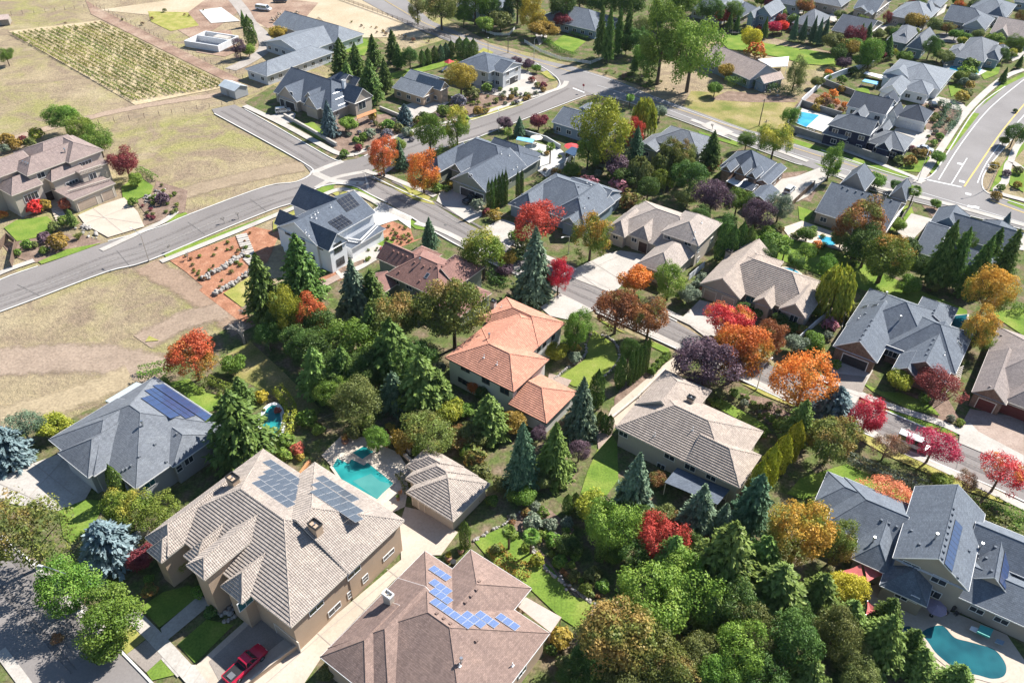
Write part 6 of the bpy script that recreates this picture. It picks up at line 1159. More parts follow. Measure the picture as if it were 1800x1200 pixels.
canopy('white flat patio cover in the courtyard of the dormered brick house', '1276,319 1297,308 1318,316 1299,330', 2.6, white); canopy('white metal patio roof joined to the shake roofed house', '1332,105 1387,100 1384,117 1356,118', 3, flat('white_metal_roof', (.7, .72, .74), .4)); canopy('slatted dark patio cover behind the long taupe tiled house', '1190,822 1283,861 1261,887 1168,848', 2.8, rdark, pm_=creamtrim)
canopy('pale translucent patio cover at the back of the solar panel house', '185,705 240,672 252,676 193,708', 2.9, flat('pale_patio_sheet', (.4, .45, .45), .4)); canopy('timber pergola beside the wide grey house', '1672,652 1694,642 1686,675 1663,690', 2.6, flat('pale_timber', (.5, .43, .36)), 'pergola', 'pergola', slats=9); canopy('orange stained wooden deck under the gable window', '627,204 660,192 662,197 628,210', 2.6, cedarw, 'balcony_deck', 'deck', pm_=cedarw)
r = canopy('pinkish roof deck with railings at the back of the brown shingled house', '905,1062 925,1050 987,1085 968,1112', 3.0, flat('pink_deck', (.46, .36, .31), .8), 'balcony_deck', 'deck', pm_=tan)
blue_ = flat('light_blue_fabric', (.16, .42, .62), .8); redf = flat('coral_red_fabric', (.52, .13, .12), .8); redu = flat('red_umbrella_fabric', (.5, .05, .05), .8)
canopy('light blue swing canopy on white posts in the pool terrace', '907,246 910,241 940,245 936,252', 2.3, blue_, 'swing_canopy', 'canopy'); canopy('light blue spa cover on the terrace of the sage house', '921,280 928,272 948,281 940,287', .9, blue_, 'spa_cover', 'spa', False, .25); canopy('turquoise upright sun screen on the terrace', '924,262 934,264 934,266 924,264', 2, tealw, 'sun_screen', 'screen') if False else None; canopy('dark blue glazed gazebo by the white fence', '993,268 1005,258 1018,262 1010,276', 2.4, flat('gazebo_blue', (.04, .07, .12), .3), 'gazebo', 'gazebo'); canopy('light blue awning over the lap pool', '1515,144 1520,140 1545,145 1541,150', 1.4, blue_, 'pool_cover', 'pool cover', True, .2)
canopy('white outdoor kitchen counter behind the artificial lawn', '1518,130 1522,127 1555,134 1551,140', 1.0, white, 'outdoor_counter', 'counter', False, .2); canopy('turquoise rolled pool cover by the wall of the patio', '1722,1100 1745,1108 1738,1122 1716,1112', .7, flat('turquoise_cover', (.05, .35, .30)), 'pool_cover', 'pool cover', False, .4); canopy('pale blue inflatable cover beside the bay window', '1550,1032 1560,1030 1573,1050 1562,1056', .9, flat('pale_blue_cover', (.25, .38, .58)), 'covered_furniture', 'cover', False, .3); canopy('white storage bench on the pool patio', '1707,1100 1720,1104 1716,1112 1704,1106', .7, white, 'storage_bench', 'bench', False, .1); canopy('grey blue storage chest on the pool patio', '1752,1122 1766,1127 1762,1134 1748,1129', .7, bluew, 'storage_chest', 'chest', False, .1)
def sail(pts, z, label):
    Q = [G(x, y, zz) for (x, y), zz in zip(px(pts), z)]; b = sum(Q, Vector())/len(Q); b.z = 0; root = empty('shade_sail', b, label, 'shade sail'); mb = MB(); n = 6; c = sum(Q, Vector())/len(Q)-Vector((0, 0, .25))
    for i in range(len(Q)):
        a, e = Q[i], Q[(i+1) % len(Q)]
        L = [a.lerp(e, t/n)+(c-a.lerp(e, t/n))*.16*math.sin(math.pi*t/n) for t in range(n+1)]
        for u, v in zip(L[:-1], L[1:]): mb.face([u-b, v-b, c-b]); mb.face([v-b-Vector((0, 0, .02)), u-b-Vector((0, 0, .02)), c-b-Vector((0, 0, .02))])
    mb.build('sail_cloth', redf, root)
    for q in Q: m = MB(); p = q-b; m.tube((p.x, p.y, 0), (p.x, p.y, q.z+.1), .05, .05, 6); m.build('post', steel, root)
sail('1478,1003 1514,990 1523,1023', (2.8, 3.2, 2.6), 'coral red shade sail on the left of the pair by the yellow tree'); sail('1516,990 1558,1008 1524,1023', (3.2, 2.8, 2.6), 'coral red shade sail beside the house wall above the patio'); sail('1525,1056 1548,1073 1522,1080', (2.8, 2.4, 2.4), 'small coral red shade sail below the yellow tree')
def umbrella(x, y, r, mat, label, h=2.4):
    b = G(x, y, h); b.z = 0; root = empty('garden_umbrella', b, label, 'umbrella'); mb = MB(); n = 8; rim = [Vector((math.cos(k*math.pi/4)*r, math.sin(k*math.pi/4)*r, h-.35)) for k in range(8)]
    for k in range(8): mb.face([rim[k], rim[(k+1) % 8], Vector((0, 0, h+.15))])
    mb.build('umbrella_canopy', mat, root); m = MB(); m.tube((0, 0, 0), (0, 0, h+.2), .03, .03, 6); m.build('umbrella_pole', white, root); m = MB(); m.tube((0, 0, 0), (0, 0, .1), .3, .3, 10); m.build('base', blackmetal, root)
umbrella(1005, 255, 2.2, redu, 'red garden umbrella beside the gazebo', 2.6); umbrella(943, 240, 1.9, flat('cream_fabric', (.6, .54, .45)), 'cream garden umbrella behind the swing canopy'); umbrella(1647, 1065, 1.5, flat('mauve_fabric', (.25, .2, .26)), 'closed-up mauve umbrella in the shaded patio corner'); umbrella(668, 778, .9, trav, '', 2) if False else None
def chair(x, y, az, mat, label, group=None, lounge=False):
    b = G(x, y, 0); b.z = .05; root = empty('sun_lounger' if lounge else 'garden_chair', b, label, 'lounger' if lounge else 'chair', group, R(az)); L = 1.9 if lounge else .55; s = MB(); s.box((0, 0, .38), (L*.65 if lounge else L, .62, .07)); s.build('seat', mat, root)
    k = MB(); x0 = -L*(.325 if lounge else .5); k.prism([Vector((x0, -.31, .38)), Vector((x0, .31, .38)), Vector((x0+.06, .31, .38)), Vector((x0+.06, -.31, .38))], [Vector((x0-(.5 if lounge else .15), -.31, .85)), Vector((x0-(.5 if lounge else .15), .31, .85)), Vector((x0-(.44 if lounge else .09), .31, .85)), Vector((x0-(.44 if lounge else .09), -.31, .85))]); k.build('backrest', mat, root)
    for sx in (-1, 1):
        for sy in (-1, 1): m = MB(); m.box((sx*L*.28, sy*.26, 0), (.06, .06, .38)); m.build('leg', mat, root)
ch = flat('dark_wicker', (.08, .07, .065)); chw = flat('grey_wicker', (.25, .24, .23))
for i, (x, y, az) in enumerate(((1419, 230, 110), (1424, 231, 110), (1430, 232, 110))): chair(x, y, az, ch, 'dark sun lounger in the row beside the blue rectangular pool', 'loungers beside the rectangular pool', True)
for i, (x, y, az) in enumerate(((1662, 1078, 30), (1672, 1072, 200), (1680, 1080, 120))): chair(x, y, az, ch, 'dark patio chair in the shaded corner by the house wall', 'patio chairs by the grey gabled house')
for i, (x, y, az) in enumerate(((646, 408, 100), (655, 402, 100), (641, 415, 20))): chair(x, y, az, chw, 'grey chair on the terrace of the white corner house', 'terrace chairs of the white house')
for x, y, az, l in ((690, 778, 30, 'yellowish garden chair behind the turquoise pool'), (703, 868, 200, 'wooden lounge chair at the near end of the pool')): chair(x, y, az, cedarw, l)
def pot(x, y, r, h, label, col='green'):
    b = G(x, y, 0); b.z = .05; root = empty('plant_pot', b, label, 'plant pot'); m = MB(); m.tube((0, 0, 0), (0, 0, h), r*.7, r, 10); m.build('pot', flat('terracotta_pot', (.3, .16, .1), .8), root); me = P['tuft0']; me = me.copy(); me.materials.clear(); me.materials.append(LM[col]); o = bpy.data.objects.new('foliage', me); COL.objects.link(o); o.parent = root; o.location = (0, 0, h); o.scale = (r*2.6, r*2.6, r*2.8)
pot(789, 985, .55, .8, 'potted grass plant behind the roof of the brown shingled house', 'yellowgreen'); pot(810, 972, .5, .7, 'potted green plant beside the small terrace wall'); pot(700, 878, .35, .5, 'small potted plant by the pool steps'); pot(680, 785, .4, .5, 'round stone fire bowl pot on the pool terrace', 'gold'); pot(607, 778, .7, .5, 'large planter bowl behind the square spa', 'rust')
b = G(797, 992); m = MB(); m.tube((0, 0, 0), (0, 0, .8), .35, .45, 12); tag(m.build('barbecue', blackmetal), 'small dark kettle barbecue beside the brown roof', 'barbecue').location = b
# play things
b = G(548, 42); root = empty('play_set', b, 'red and white play set on the lawn beside the long grey house', 'play set'); m = MB(); [m.tube((sx*1.3, sy*1.1, 0), (sx*1.1, sy*.9, 2.6), .08, .07, 6) for sx in (-1, 1) for sy in (-1, 1)]; m.tube((-1.1, 0, 2.6), (3.4, 0, 2.6), .08, .08, 6); m.tube((3.4, 0, 2.6), (3.6, 1.1, 0), .07); m.tube((3.4, 0, 2.6), (3.6, -1.1, 0), .07); m.build('play_frame', cedarw, root); m = MB(); m.prism([Vector((-1.5, -1.3, 2.6)), Vector((1.5, -1.3, 2.6)), Vector((1.5, 1.3, 2.6)), Vector((-1.5, 1.3, 2.6))], [Vector((-.1, -.1, 3.5)), Vector((.1, -.1, 3.5)), Vector((.1, .1, 3.5)), Vector((-.1, .1, 3.5))]); m.build('roof', redu, root); m = MB(); m.prism([Vector((-1.1, -.4, 1.3)), Vector((-1.1, .4, 1.3)), Vector((-3.4, .4, .1)), Vector((-3.4, -.4, .1))], [Vector((-1.1, -.4, 1.4)), Vector((-1.1, .4, 1.4)), Vector((-3.4, .4, .2)), Vector((-3.4, -.4, .2))]); m.build('slide', white, root); root.location = G(549, 112)
r2 = copy_tree(root); r2.location = G(790, 122); r2.rotation_euler.z = .8; r2['label'] = 'red play house frame beside the olive tree and the small lawn'
b = G(1290, 59); root = empty('trampoline', b, 'dark netted trampoline on the green field', 'trampoline'); m = MB(); m.tube((0, 0, .75), (0, 0, .8), 2.3, 2.3, 20); m.build('jump_mat', blackmetal, root); m = MB(); [m.tube((math.cos(k)*2.35, math.sin(k)*2.35, 0), (math.cos(k)*2.35, math.sin(k)*2.35, 2.4), .05) for k in np.arange(0, 6.28, 1.047)]; m.build('frame', steel, root)
# terrace balustrades of the tan house
def rail(a, b_, z, label, mat=beige, h=.95):
    A, B = G(*a, z), G(*b_, z); root = empty('balustrade', A, label, 'balustrade'); d = B-A; ln = d.length; d.normalize(); m = MB(); m.box(d*ln/2+Vector((0, 0, h-.15)), (ln, .3, .15), (d.x, d.y)); m.box(d*ln/2, (ln, .3, .12), (d.x, d.y)); m.build('handrail', mat, root); m = MB(); k = int(ln/.4)
    for i in range(k): p = d*ln*(i+.5)/k; m.tube(p+Vector((0, 0, .12)), p+Vector((0, 0, h-.15)), .09, .07, 6)
    m.build('balusters', mat, root)
rail((611, 424), (634, 428), 3.05, 'white railing at the near end of the deck of the white corner house', white); rail((634, 428), (664, 398), 3.05, 'white railing along the deck of the white corner house', white)
rail((121, 342), (166, 328), 3.42, 'cream balustrade above the double garage doors'); rail((167, 328), (196, 319), 3.42, 'cream balustrade above the single garage door'); rail((141, 308), (180, 295), 6.22, 'cream balustrade of the upper balcony')
for x, y in ((90, 356), (104, 352)): pass
# vineyard: rows run away from the camera
va, vb, vc, vd = [G(*q) for q in ((22, 60), (236, 178), (395, 152), (178, 42))]
for i in range(17):
    t = i/16; a = va.lerp(vd, t); b = vb.lerp(vc, t); rg = np.random.default_rng(400+i); ln = (b-a).length; m = int(ln*26); s = rg.uniform(0, 1, m); d = np.array(b-a); dn = d/np.linalg.norm(d); nn = np.array([-dn[1], dn[0], 0])
    ph = rg.uniform(0, 6.28, 3); keep = (np.sin(s*ln*1.1+ph[0])*.6+np.sin(s*ln*.37+ph[1])*.7+rg.normal(size=m)*.5) > -.75; s = s[keep]; m = len(s)
    C = d*s[:, None]+nn*(rg.normal(size=m)*.24)[:, None]; C[:, 2] = rg.uniform(.15, .95, m); me = cards_mesh('vine_row', C, rg.normal(size=(m, 3))+np.array([0, 0, .5]), .3*rg.uniform(.6, 1.3, m), 1.1, .5*rg.uniform(0, 1, m)+.5*(.5+.5*np.sin(s*7+ph[2])), seed=i)
    me.materials.append(leafmat('vine_leaf', (.1, .14, .025), (.2, .23, .045), (.36, .33, .08))); o = bpy.data.objects.new('vine_row', me); COL.objects.link(o); o.location = a; tag(o, 'row of yellowing grape vines in the fenced vineyard', 'vine row', 'vineyard rows')
# ------------------------------------------------------------------ trees: kind colour x y width(px) [height/width]
TREES = '''
round green 118 1030 104|round green 192 1085 108|small green 186 1135 62|open brownolive 45 940 150 .95|lowspruce blue 187 957 100 .95|round greenyellow 222 893 78|open ltgreen 283 900 70|arbor firlt 203 848 22 3|small burgundy 247 980 44|round yellowgreen 307 985 46 .9
lowspruce blue 8 785 80 1|open cedar 38 748 62 1|small yellowgreen 92 748 52 .8|fir fir 424 690 46 1.2|fir fir 420 760 128 1.15|round orangered 338 626 86 1|fir fir 463 518 78 1.5|fir fir 530 488 88 1.4|oval yellowgreen 503 545 58 1.6|oval orangered 546 560 62 1.3
cedar cedar 623 515 72 1.35|round brownolive 693 562 95 1.05|round brownolive 797 545 112 1.15|round green 618 600 92 1|round dkgreen 565 615 80 1|round dkgreen 578 655 70|fir fir 690 625 100 1.2|fir firlt 742 682 105 1.1|fir bluegreen 692 692 62 1.2|oval olive 626 707 88 1.1|small ltgreen 645 737 32|round dkgreen 640 645 72|fir fir 655 590 70 1.3|round dkgreen 530 605 70|fir fir 605 655 60 1.4|small sage 773 647 22
small orangered 840 678 32|fir firlt 860 737 76 1.15|small gold 905 742 40|giant bluegreen 918 808 64 1.95|cedar firlt 975 800 76 1.45|cedar cedar 1022 722 66 1.6|round purple 948 762 30|round purple 1018 792 40|open rust 752 760 88 .8|small yellowgreen 790 722 46|small rust 808 768 46 .8|small gold 710 772 42
arbor fir 1050 682 24 2.6|column fir 1055 737 12 2.8|column fir 1063 742 12 2.8|column fir 1072 744 13 2.6|column fir 1110 645 9.5 6|column fir 1117 640 9.5 6|column fir 1124 635 9.5 6|column fir 1131 628 9.5 6|column fir 1138 622 9.5 6|arbor fir 1092 652 18 3|oval dkgreen 1106 615 32 1.6|oval green 1015 577 50 1.5|small yellowgreen 978 617 38
round redbrown 1085 545 78|round redbrown 1142 560 68|cedar cedar 940 472 76 1.5|oval red 982 483 40 1.6|round greenyellow 850 445 86 1|small gold 892 455 30|small purple 888 475 26|spruce bluegreen 755 413 32 1.5|open redgreen 945 396 88 1|oval greenorange 1040 412 64 1.3|small orange 1118 490 50|oval ltgreen 1178 492 56 1.2
round crimson 1280 563 74 .9|round orange 1303 617 104 1|oval redbrown 1350 592 62 1.15|round purple 1245 638 104 .95|open orange 1416 668 112 .95|lowspruce blue 1467 716 78 .95|oval crimson 1527 728 62 1.15|small sage 1400 603 36|small green 1430 600 36|small yellowgreen 1583 668 42|open burgundy 1652 680 72|small dkgreen 1307 543 26|small dkgreen 1372 563 28
weep yellowgreen 1473 503 62 1.45|round greenorange 1560 452 86 1|round redbrown 1515 393 88 1|round dkgreen 1527 430 72|small dkgreen 1597 437 42|fir fir 1655 458 52 2|fir fir 1681 462 46 2|fir fir 1722 472 46 1.9|fir fir 1768 458 46 1.8|round greenorange 1742 512 78 1.15|spruce blue 1765 398 24 1.6|oval greenorange 1722 577 64 1.15|open green 1418 443 32|small green 1362 427 46
arbor fir 1272 425 22 2.6|arbor fir 1287 430 22 2.6|arbor fir 1302 424 22 2.6|arbor firlt 1316 428 22 2.4|small sage 1212 517 36|fir firlt 1405 747 66 1.3|round brownolive 1465 772 88|arbor goldcolumn 1334 842 29 2.5|arbor goldcolumn 1353 820 30 2.7|arbor goldcolumn 1376 796 28 2.5|arbor goldcolumn 1397 774 27 2.6|open crimson 1643 782 74|open drybrown 1560 785 56 .9|open crimson 1760 833 78 .95|small ltgreen 1657 844 32|open drybrown 1697 847 42|open coral 1560 866 80 .6|small green 1477 860 26
cedar cedar 1228 905 88 1.3|fir bluegreen 1325 890 80 1.45|fir firlt 1275 990 130 1.25|round greenorange 1408 938 118 1.1|oval rust 1475 952 68 1.3|fir firlt 1365 1040 130 .9|fir firlt 1440 1045 84 1.1|round yellow 1490 1035 74 .8|round ltgreen 1300 1145 96 1.1|round dkgreen 1395 1130 104 1.1|oval olive 1470 1110 82 1.35|fir firlt 1550 1128 98 1.2|fir firlt 1615 1165 72 1|fir firlt 1682 1192 66 1|round olive 1512 1190 74|round ltgreen 1207 1035 112 1|round ltgreen 1150 1052 124 .95|round brownolive 1080 1122 146 1.05|round brownolive 1145 1150 110|round dkgreen 1035 1165 70|fir firlt 1250 1080 70 1.2|round olive 1230 1150 80|round dkgreen 1340 1195 90
round redgreen 1163 950 86|cedar cedar 1115 862 84 1.55|small yellowgreen 1043 892 60|round ltgreen 1078 928 92 1.1|small rust 1157 842 30|column firlt 817 937 18 3|small dkgreen 1000 960 40|round dkgreen 1115 975 60|small rust 1195 915 40|small green 1080 975 34|arbor firlt 1057 965 18 2.6|arbor firlt 998 885 16 2.4|arbor firlt 1012 880 14 2.4
round green 110 207 56 .9|round ltgreen 142 227 52 .9|round green 172 247 58 .85|round burgundy 220 286 50|round green 10 98 26|small ltgreen 238 315 24|fir firlt 125 385 20 1.4|oval purple 420 84 28 1.1|small ltgreen 437 88 22|spruce firlt 427 35 11 2|arbor firlt 438 54 18 2.2|small gold 488 58 30 .8|spruce blue 578 213 33 1.55
fir fir 600 112 46 1.35|fir fir 627 122 42 1.5|fir fir 652 150 46 1.4|fir fir 656 96 32 1.5|fir fir 690 86 30 1.5|round dkgreen 720 102 36|fir fir 677 138 28 1.7|fir fir 640 165 38 1.2|fir firlt 612 145 36 1.4|arbor fir 742 102 11 2|arbor fir 752 99 11 2|arbor fir 764 95 11 2|arbor bluegreen 775 93 11 2|arbor bluegreen 784 89 11 2|arbor fir 793 85 11 2|arbor firlt 808 83 15 1.8|arbor firlt 820 83 15 1.8|arbor firlt 832 86 15 1.8|fir fir 700 102 24 1.5
round gold 810 136 52 1|oval green 755 233 54 1.3|oval greenyellow 803 222 50 1.3|oval orangered 672 272 52 1.25|spruce bluegreen 703 276 24 1.7|oval orange 743 300 58 1.2|small ltgreen 700 255 26|lowspruce blue 712 202 30 1|small ltgreen 612 218 28|small purple 907 108 20|small purple 928 113 20|small green 943 120 15|small purple 887 216 25|spruce bluegreen 913 224 22 1.3|small burgundy 947 213 30
column fir 859 343 7.5 6|column fir 865 341 7.5 6|column fir 871 337 7.5 6|column fir 877 333 7.5 6.2|column fir 883 330 7.5 6.4|column fir 889 328 7.5 6.6|column fir 910 324 6.5 6|column fir 917 321 6.5 6
oval yellowgreen 1063 228 88 1.25|weep yellowgreen 1133 200 42 1.5|small sage 1160 197 26|oval redgreen 1115 230 32 1.5|fir bluegreen 1118 258 32 1.6|small purple 1083 290 42|weep olive 1125 296 44 1.1|weep olive 1165 286 40 1.1|weep ltgreen 1162 312 34 1|round brownolive 1190 270 56|fir fir 1250 270 42 1.4|oval green 1035 262 50 1.2|small purple 1062 275 34|small dkgreen 1098 312 36
oval green 1165 72 82 1.4|oval ltgreen 1218 90 90 1.25|fir fir 1056 62 24 2.8|fir fir 1070 70 25 2.8|fir fir 1088 64 22 2.8|fir fir 1104 56 24 2.8|round olive 1130 46 32|fir fir 1116 112 18 1.6|oval yellow 936 20 46 1.2|small olive 880 36 36|small ltgreen 853 43 30|spruce bluegreen 893 15 26 1.5|round green 815 26 34|round brownolive 775 14 58|oval olive 733 12 36|small gold 955 52 46 .6|small burgundy 990 36 30|fir fir 1155 20 30 2|round green 1200 12 60|round dkgreen 1250 18 44|round green 835 2 60|oval dkgreen 910 -2 50|round dkgreen 1110 5 60|round dkgreen 1060 5 50|fir fir 1185 5 26 1.8
spruce bluegreen 1397 53 15 2.3|spruce bluegreen 1430 56 15 2.3|spruce bluegreen 1440 59 15 2.3|spruce bluegreen 1451 58 15 2.3|spruce bluegreen 1413 55 15 2.2|small red 1360 48 24|small red 1376 46 22|spruce fir 1345 52 14 2|small yellow 1320 66 34 1.1|small olive 1467 74 36|small gold 1494 82 30|round green 1533 91 46|spruce fir 1560 86 26 1.3|small purple 1483 111 24|small orange 1457 128 14|oval olive 1400 128 38 1.3|small olive 1437 144 22|small green 1257 156 26|small gold 1277 124 28|small redgreen 1275 28 30|spruce fir 1283 40 14 1.8|spruce fir 1296 44 14 1.6|small coral 1333 50 10|spruce fir 1512 66 20 1.6|spruce fir 1525 64 20 1.6|round burgundy 1502 64 34|small burgundy 1546 94 20
round green 1391 206 34|round green 1313 247 32|round greenyellow 1363 248 56|oval green 1463 283 40 1.4|small green 1540 317 34 .8|small dkgreen 1576 327 22|small green 1645 358 18|small green 1650 276 24|round dkgreen 1785 236 36|round purple 1253 346 66 .95|oval purple 1331 377 52 1.2|round green 1297 353 46|oval sage 1372 362 44 1.15|round dkgreen 1215 310 60|oval brownolive 1205 290 42|small green 1346 410 28
small gold 1610 36 32|small olive 1643 43 26|small rust 1667 49 22|oval dkgreen 1637 81 28 1.3|small olive 1478 28 22|small redbrown 1415 10 28|small orange 1687 10 20|small purple 1750 24 20|small ltgreen 1750 68 24|round green 1785 76 28|spruce fir 1793 110 12 1.6|spruce fir 1765 134 14 1.6|small olive 1663 100 26|small ltgreen 1690 133 22|small green 1702 128 20|small sage 1710 136 18|small green 1755 72 20|oval burgundy 1560 30 16|small olive 1590 14 20|small green 1370 20 24|small rust 1345 35 18|spruce fir 1775 55 14 1.6|small gold 1760 82 14|small ltgreen 1765 247 16
oval green 1700 425 30|fir fir 1745 440 36 1.7|small ltgreen 1580 395 24|round dkgreen 1625 470 40|small green 1500 440 34|small greenyellow 1440 545 26|small olive 1330 470 26|round dkgreen 1400 460 30|open ltgreen 1545 420 30|fir fir 1700 500 30 1.8|small olive 1640 500 26
round dkgreen 1110 905 62|fir firlt 1180 985 84 1.2|cedar cedar 1268 925 62 1.4|round olive 1330 1110 92|fir firlt 1420 1192 90 1|round green 1262 1190 84|round brownolive 1182 1182 92|round dkgreen 1012 1185 62|fir fir 1600 1135 62 1.2|round olive 1102 1192 92|small olive 1165 905 42|small rust 1240 962 48|round dkgreen 1202 958 64|round olive 1500 1160 72|fir firlt 1340 985 92 1.1|round dkgreen 1290 1062 92|fir firlt 1490 1092 84 1.1|round dkgreen 1400 1090 70|fir fir 1560 1080 60 1.2
round dkgreen 560 570 72|round green 590 692 62|fir firlt 556 660 72 1.3|round dkgreen 702 640 72|round olive 742 742 50|fir fir 770 690 62 1.3|round green 662 772 46|small olive 832 762 46|round dkgreen 850 690 30|small green 820 722 30|small olive 955 842 40|small green 922 872 36|fir fir 655 520 60 1.3|round dkgreen 740 625 60|round dkgreen 500 560 60|small green 410 640 40|round dkgreen 470 590 50
small green 1330 430 36|round dkgreen 1350 445 40|small olive 1480 420 34|round green 1455 470 40|small green 1600 500 36|round dkgreen 1550 470 50|small olive 1500 545 30|round green 1005 300 30|small olive 1210 345 36|round dkgreen 1140 330 40|small rust 1130 365 30|round dkgreen 1230 380 40|round dkgreen 1275 400 44|small green 1420 410 30|round green 1140 100 50|round dkgreen 1120 70 44|round dkgreen 990 10 50|round olive 1020 -5 50|round dkgreen 860 12 46|round green 1290 20 36|small olive 1330 30 24|small green 1500 80 30|round dkgreen 1475 95 30|small green 1520 105 30|small olive 1545 60 20|small green 1590 100 24|small green 1650 95 22|small olive 1720 60 20|small green 1680 60 20'''
_tr = random.Random(77)
def open_ground(x, y):
    g = G(x, y, 0)
    return all(h.roof_bvh.ray_cast(Vector((g.x+dx, g.y+dy, 60)), Vector((0, 0, -1)), 80)[0] is None for h in HOUSES.values() if (h.base-g).length < 45 for dx, dy in ((0, 0), (2.2, 0), (-2.2, 0), (0, 2.2), (0, -2.2)))
_done = 0
while _done < 46:                                  # garden trees between the far houses
    x, y = _tr.uniform(1225, 1800), _tr.uniform(-4, 105)
    if (y > 45 and x < 1500) or (y > 112-(1800-x)*.06) or not open_ground(x, y): continue
    tree(_tr.choice(['small', 'small', 'round', 'oval']), _tr.choice(['green', 'dkgreen', 'ltgreen', 'olive', 'green', 'rust', 'greenyellow', 'sage', 'burgundy']), x, y, _tr.uniform(13, 24), 1.); _done += 1
for q in TREES.replace('\n', '|').split('|'):
    f = q.split()
    if f: tree(f[0], f[1], float(f[2]), float(f[3]), float(f[4]), float(f[5]) if len(f) > 5 else None)
palm(895, 934, 30, 1.9, 'fan palm on the left of the pair in the lawn island'); palm(934, 942, 34, 1.7, 'fan palm on the right of the pair in the lawn island'); palm(893, 232, 20, 1.9, 'slim fan palm beside the low white wall of the sage house'); palm(968, 258, 20, 1.9, 'slim fan palm by the light blue swing canopy'); palm(907, 157, 10, 1.5, 'tiny palm in the bark bed by the garage drive'); palm(1380, 440, 22, 2.0, 'fan palm behind the taupe tiled house'); palm(1608, 336, 28, 1.4, 'fan palm at the corner of the long grey house'); palm(1108, 172, 18, 1.2, 'small fan palm near the main road junction')
b = G(430, 603); ob = proto_bare('b', 4).build('bare_tree', barkp, None, (0, 0, 0)); ob.location = b; ob.scale = (9, 9, 8); tag(ob, 'leafless pale branched tree at the edge of the dry lot', 'tree'); o2 = ob.copy(); COL.objects.link(o2); o2.location = G(437, 555); o2.scale = (7, 7, 5); o2.rotation_euler.z = 2; o2['label'] = 'smaller leafless pale tree above the other bare one'
for i, (x, y) in enumerate(((420, 385), (395, 392), (300, 440), (330, 455), (597, 345), (640, 372), (1252, 228))):
    o2 = ob.copy(); COL.objects.link(o2); o2.location = G(x, y); o2.scale = (2.6, 2.6, 3.2); o2.rotation_euler.z = i; o2.name = 'young_tree'; o2['label'] = 'thin young leafless street tree'; o2['group'] = 'young bare street trees'
# ------------------------------------------------------------------ hedges
for a in (('490,690 512,722 510,750 498,775', 2.2, 1.9, 'yellowgreen', 'curved yellow-green clipped hedge around the round pool'), ('366,670 390,682 412,690 430,700', 1.6, 1.5, 'ltgreen', 'wavy clipped hedge at the edge of the dry garden slope'), ('245,662 280,655 305,648', 3.5, 1.8, 'green', 'low spreading green hedge behind the solar panel house'), ('243,302 260,309 275,318', 1.6, 1.5, 'green', 'short dark clipped hedge beside the burgundy tree'), ('858,485 875,498 895,505', 2.6, 1.6, 'dkgreen', 'low clipped hedge at the foot of the grey cedar'),
          ('1490,806 1540,828 1600,850 1650,862', 2.4, 1.1, 'sage', 'long grey-green hedge between the big lawn and the sidewalk'), ('1690,885 1730,912 1770,935 1810,955', 2.2, 1.2, 'olive', 'olive clipped hedge behind the grey gabled house'), ('1740,885 1765,900 1800,918', 2.6, 1.4, 'green', 'dark green hedge at the right edge by the street'), ('1660,866 1690,880 1715,893', 2., 1.1, 'olive', 'low olive hedge above the two-storey gable'), ('1274,150 1305,150 1335,152', 3.5, 2.6, 'green', 'tall dark green hedge in front of the shake roofed house'), ('1350,160 1380,166 1408,168', 3.5, 2.6, 'dkgreen', 'dark hedge casting a long shadow on the dry lot'),
          ('1775,545 1800,553', 2.5, 2, 'green', 'green hedge at the right edge behind the back lawn'), ('1002,60 1020,66 1035,70', 1.6, 1.2, 'green', 'clipped hedge beside the front lawn of the low house'), ('955,72 985,92 1010,100', 2.2, 1.4, 'green', 'shrubby hedge inside the white picket fence'), ('920,270 938,276 952,272', 2, 1.5, 'dkgreen', 'clipped hedge beside the blue glazed gazebo'), ('1395,575 1405,585 1430,592', 1.4, 1.2, 'green', 'small hedge along the white fence'), ('1000,215 975,235 960,225', 1.5, 1., 'olive', 'low hedge behind the white garden wall'), ('1660,183 1672,196 1668,215 1650,235', 5, 1.8, 'bluegreen', 'dense blue-green juniper mass in the bed by the wide road'), ('1560,105 1535,115 1500,140', 2, 1.5, 'olive', 'olive hedge along the pale boundary wall'), ('700,835 712,850 718,870', 1.2, .8, 'olive', 'low planting beside the pool steps'), ('868,962 880,980 905,998 935,1005', 2.6, .7, 'gold', 'golden ground shrubs in the lawn island under the palms'), ('1595,30 1570,60 1555,75', 1.5, 1.2, 'green', 'hedge along the fence in the top right housing')): hedge(*a)
for i, (x, y) in enumerate(((1146, 652), (1152, 645), (1159, 638), (1166, 631), (1172, 625))): shrub('green', x, y, 15, .9, label='clipped round shrub in the row beside the long tan driveway', group='clipped shrubs along the tan driveway')
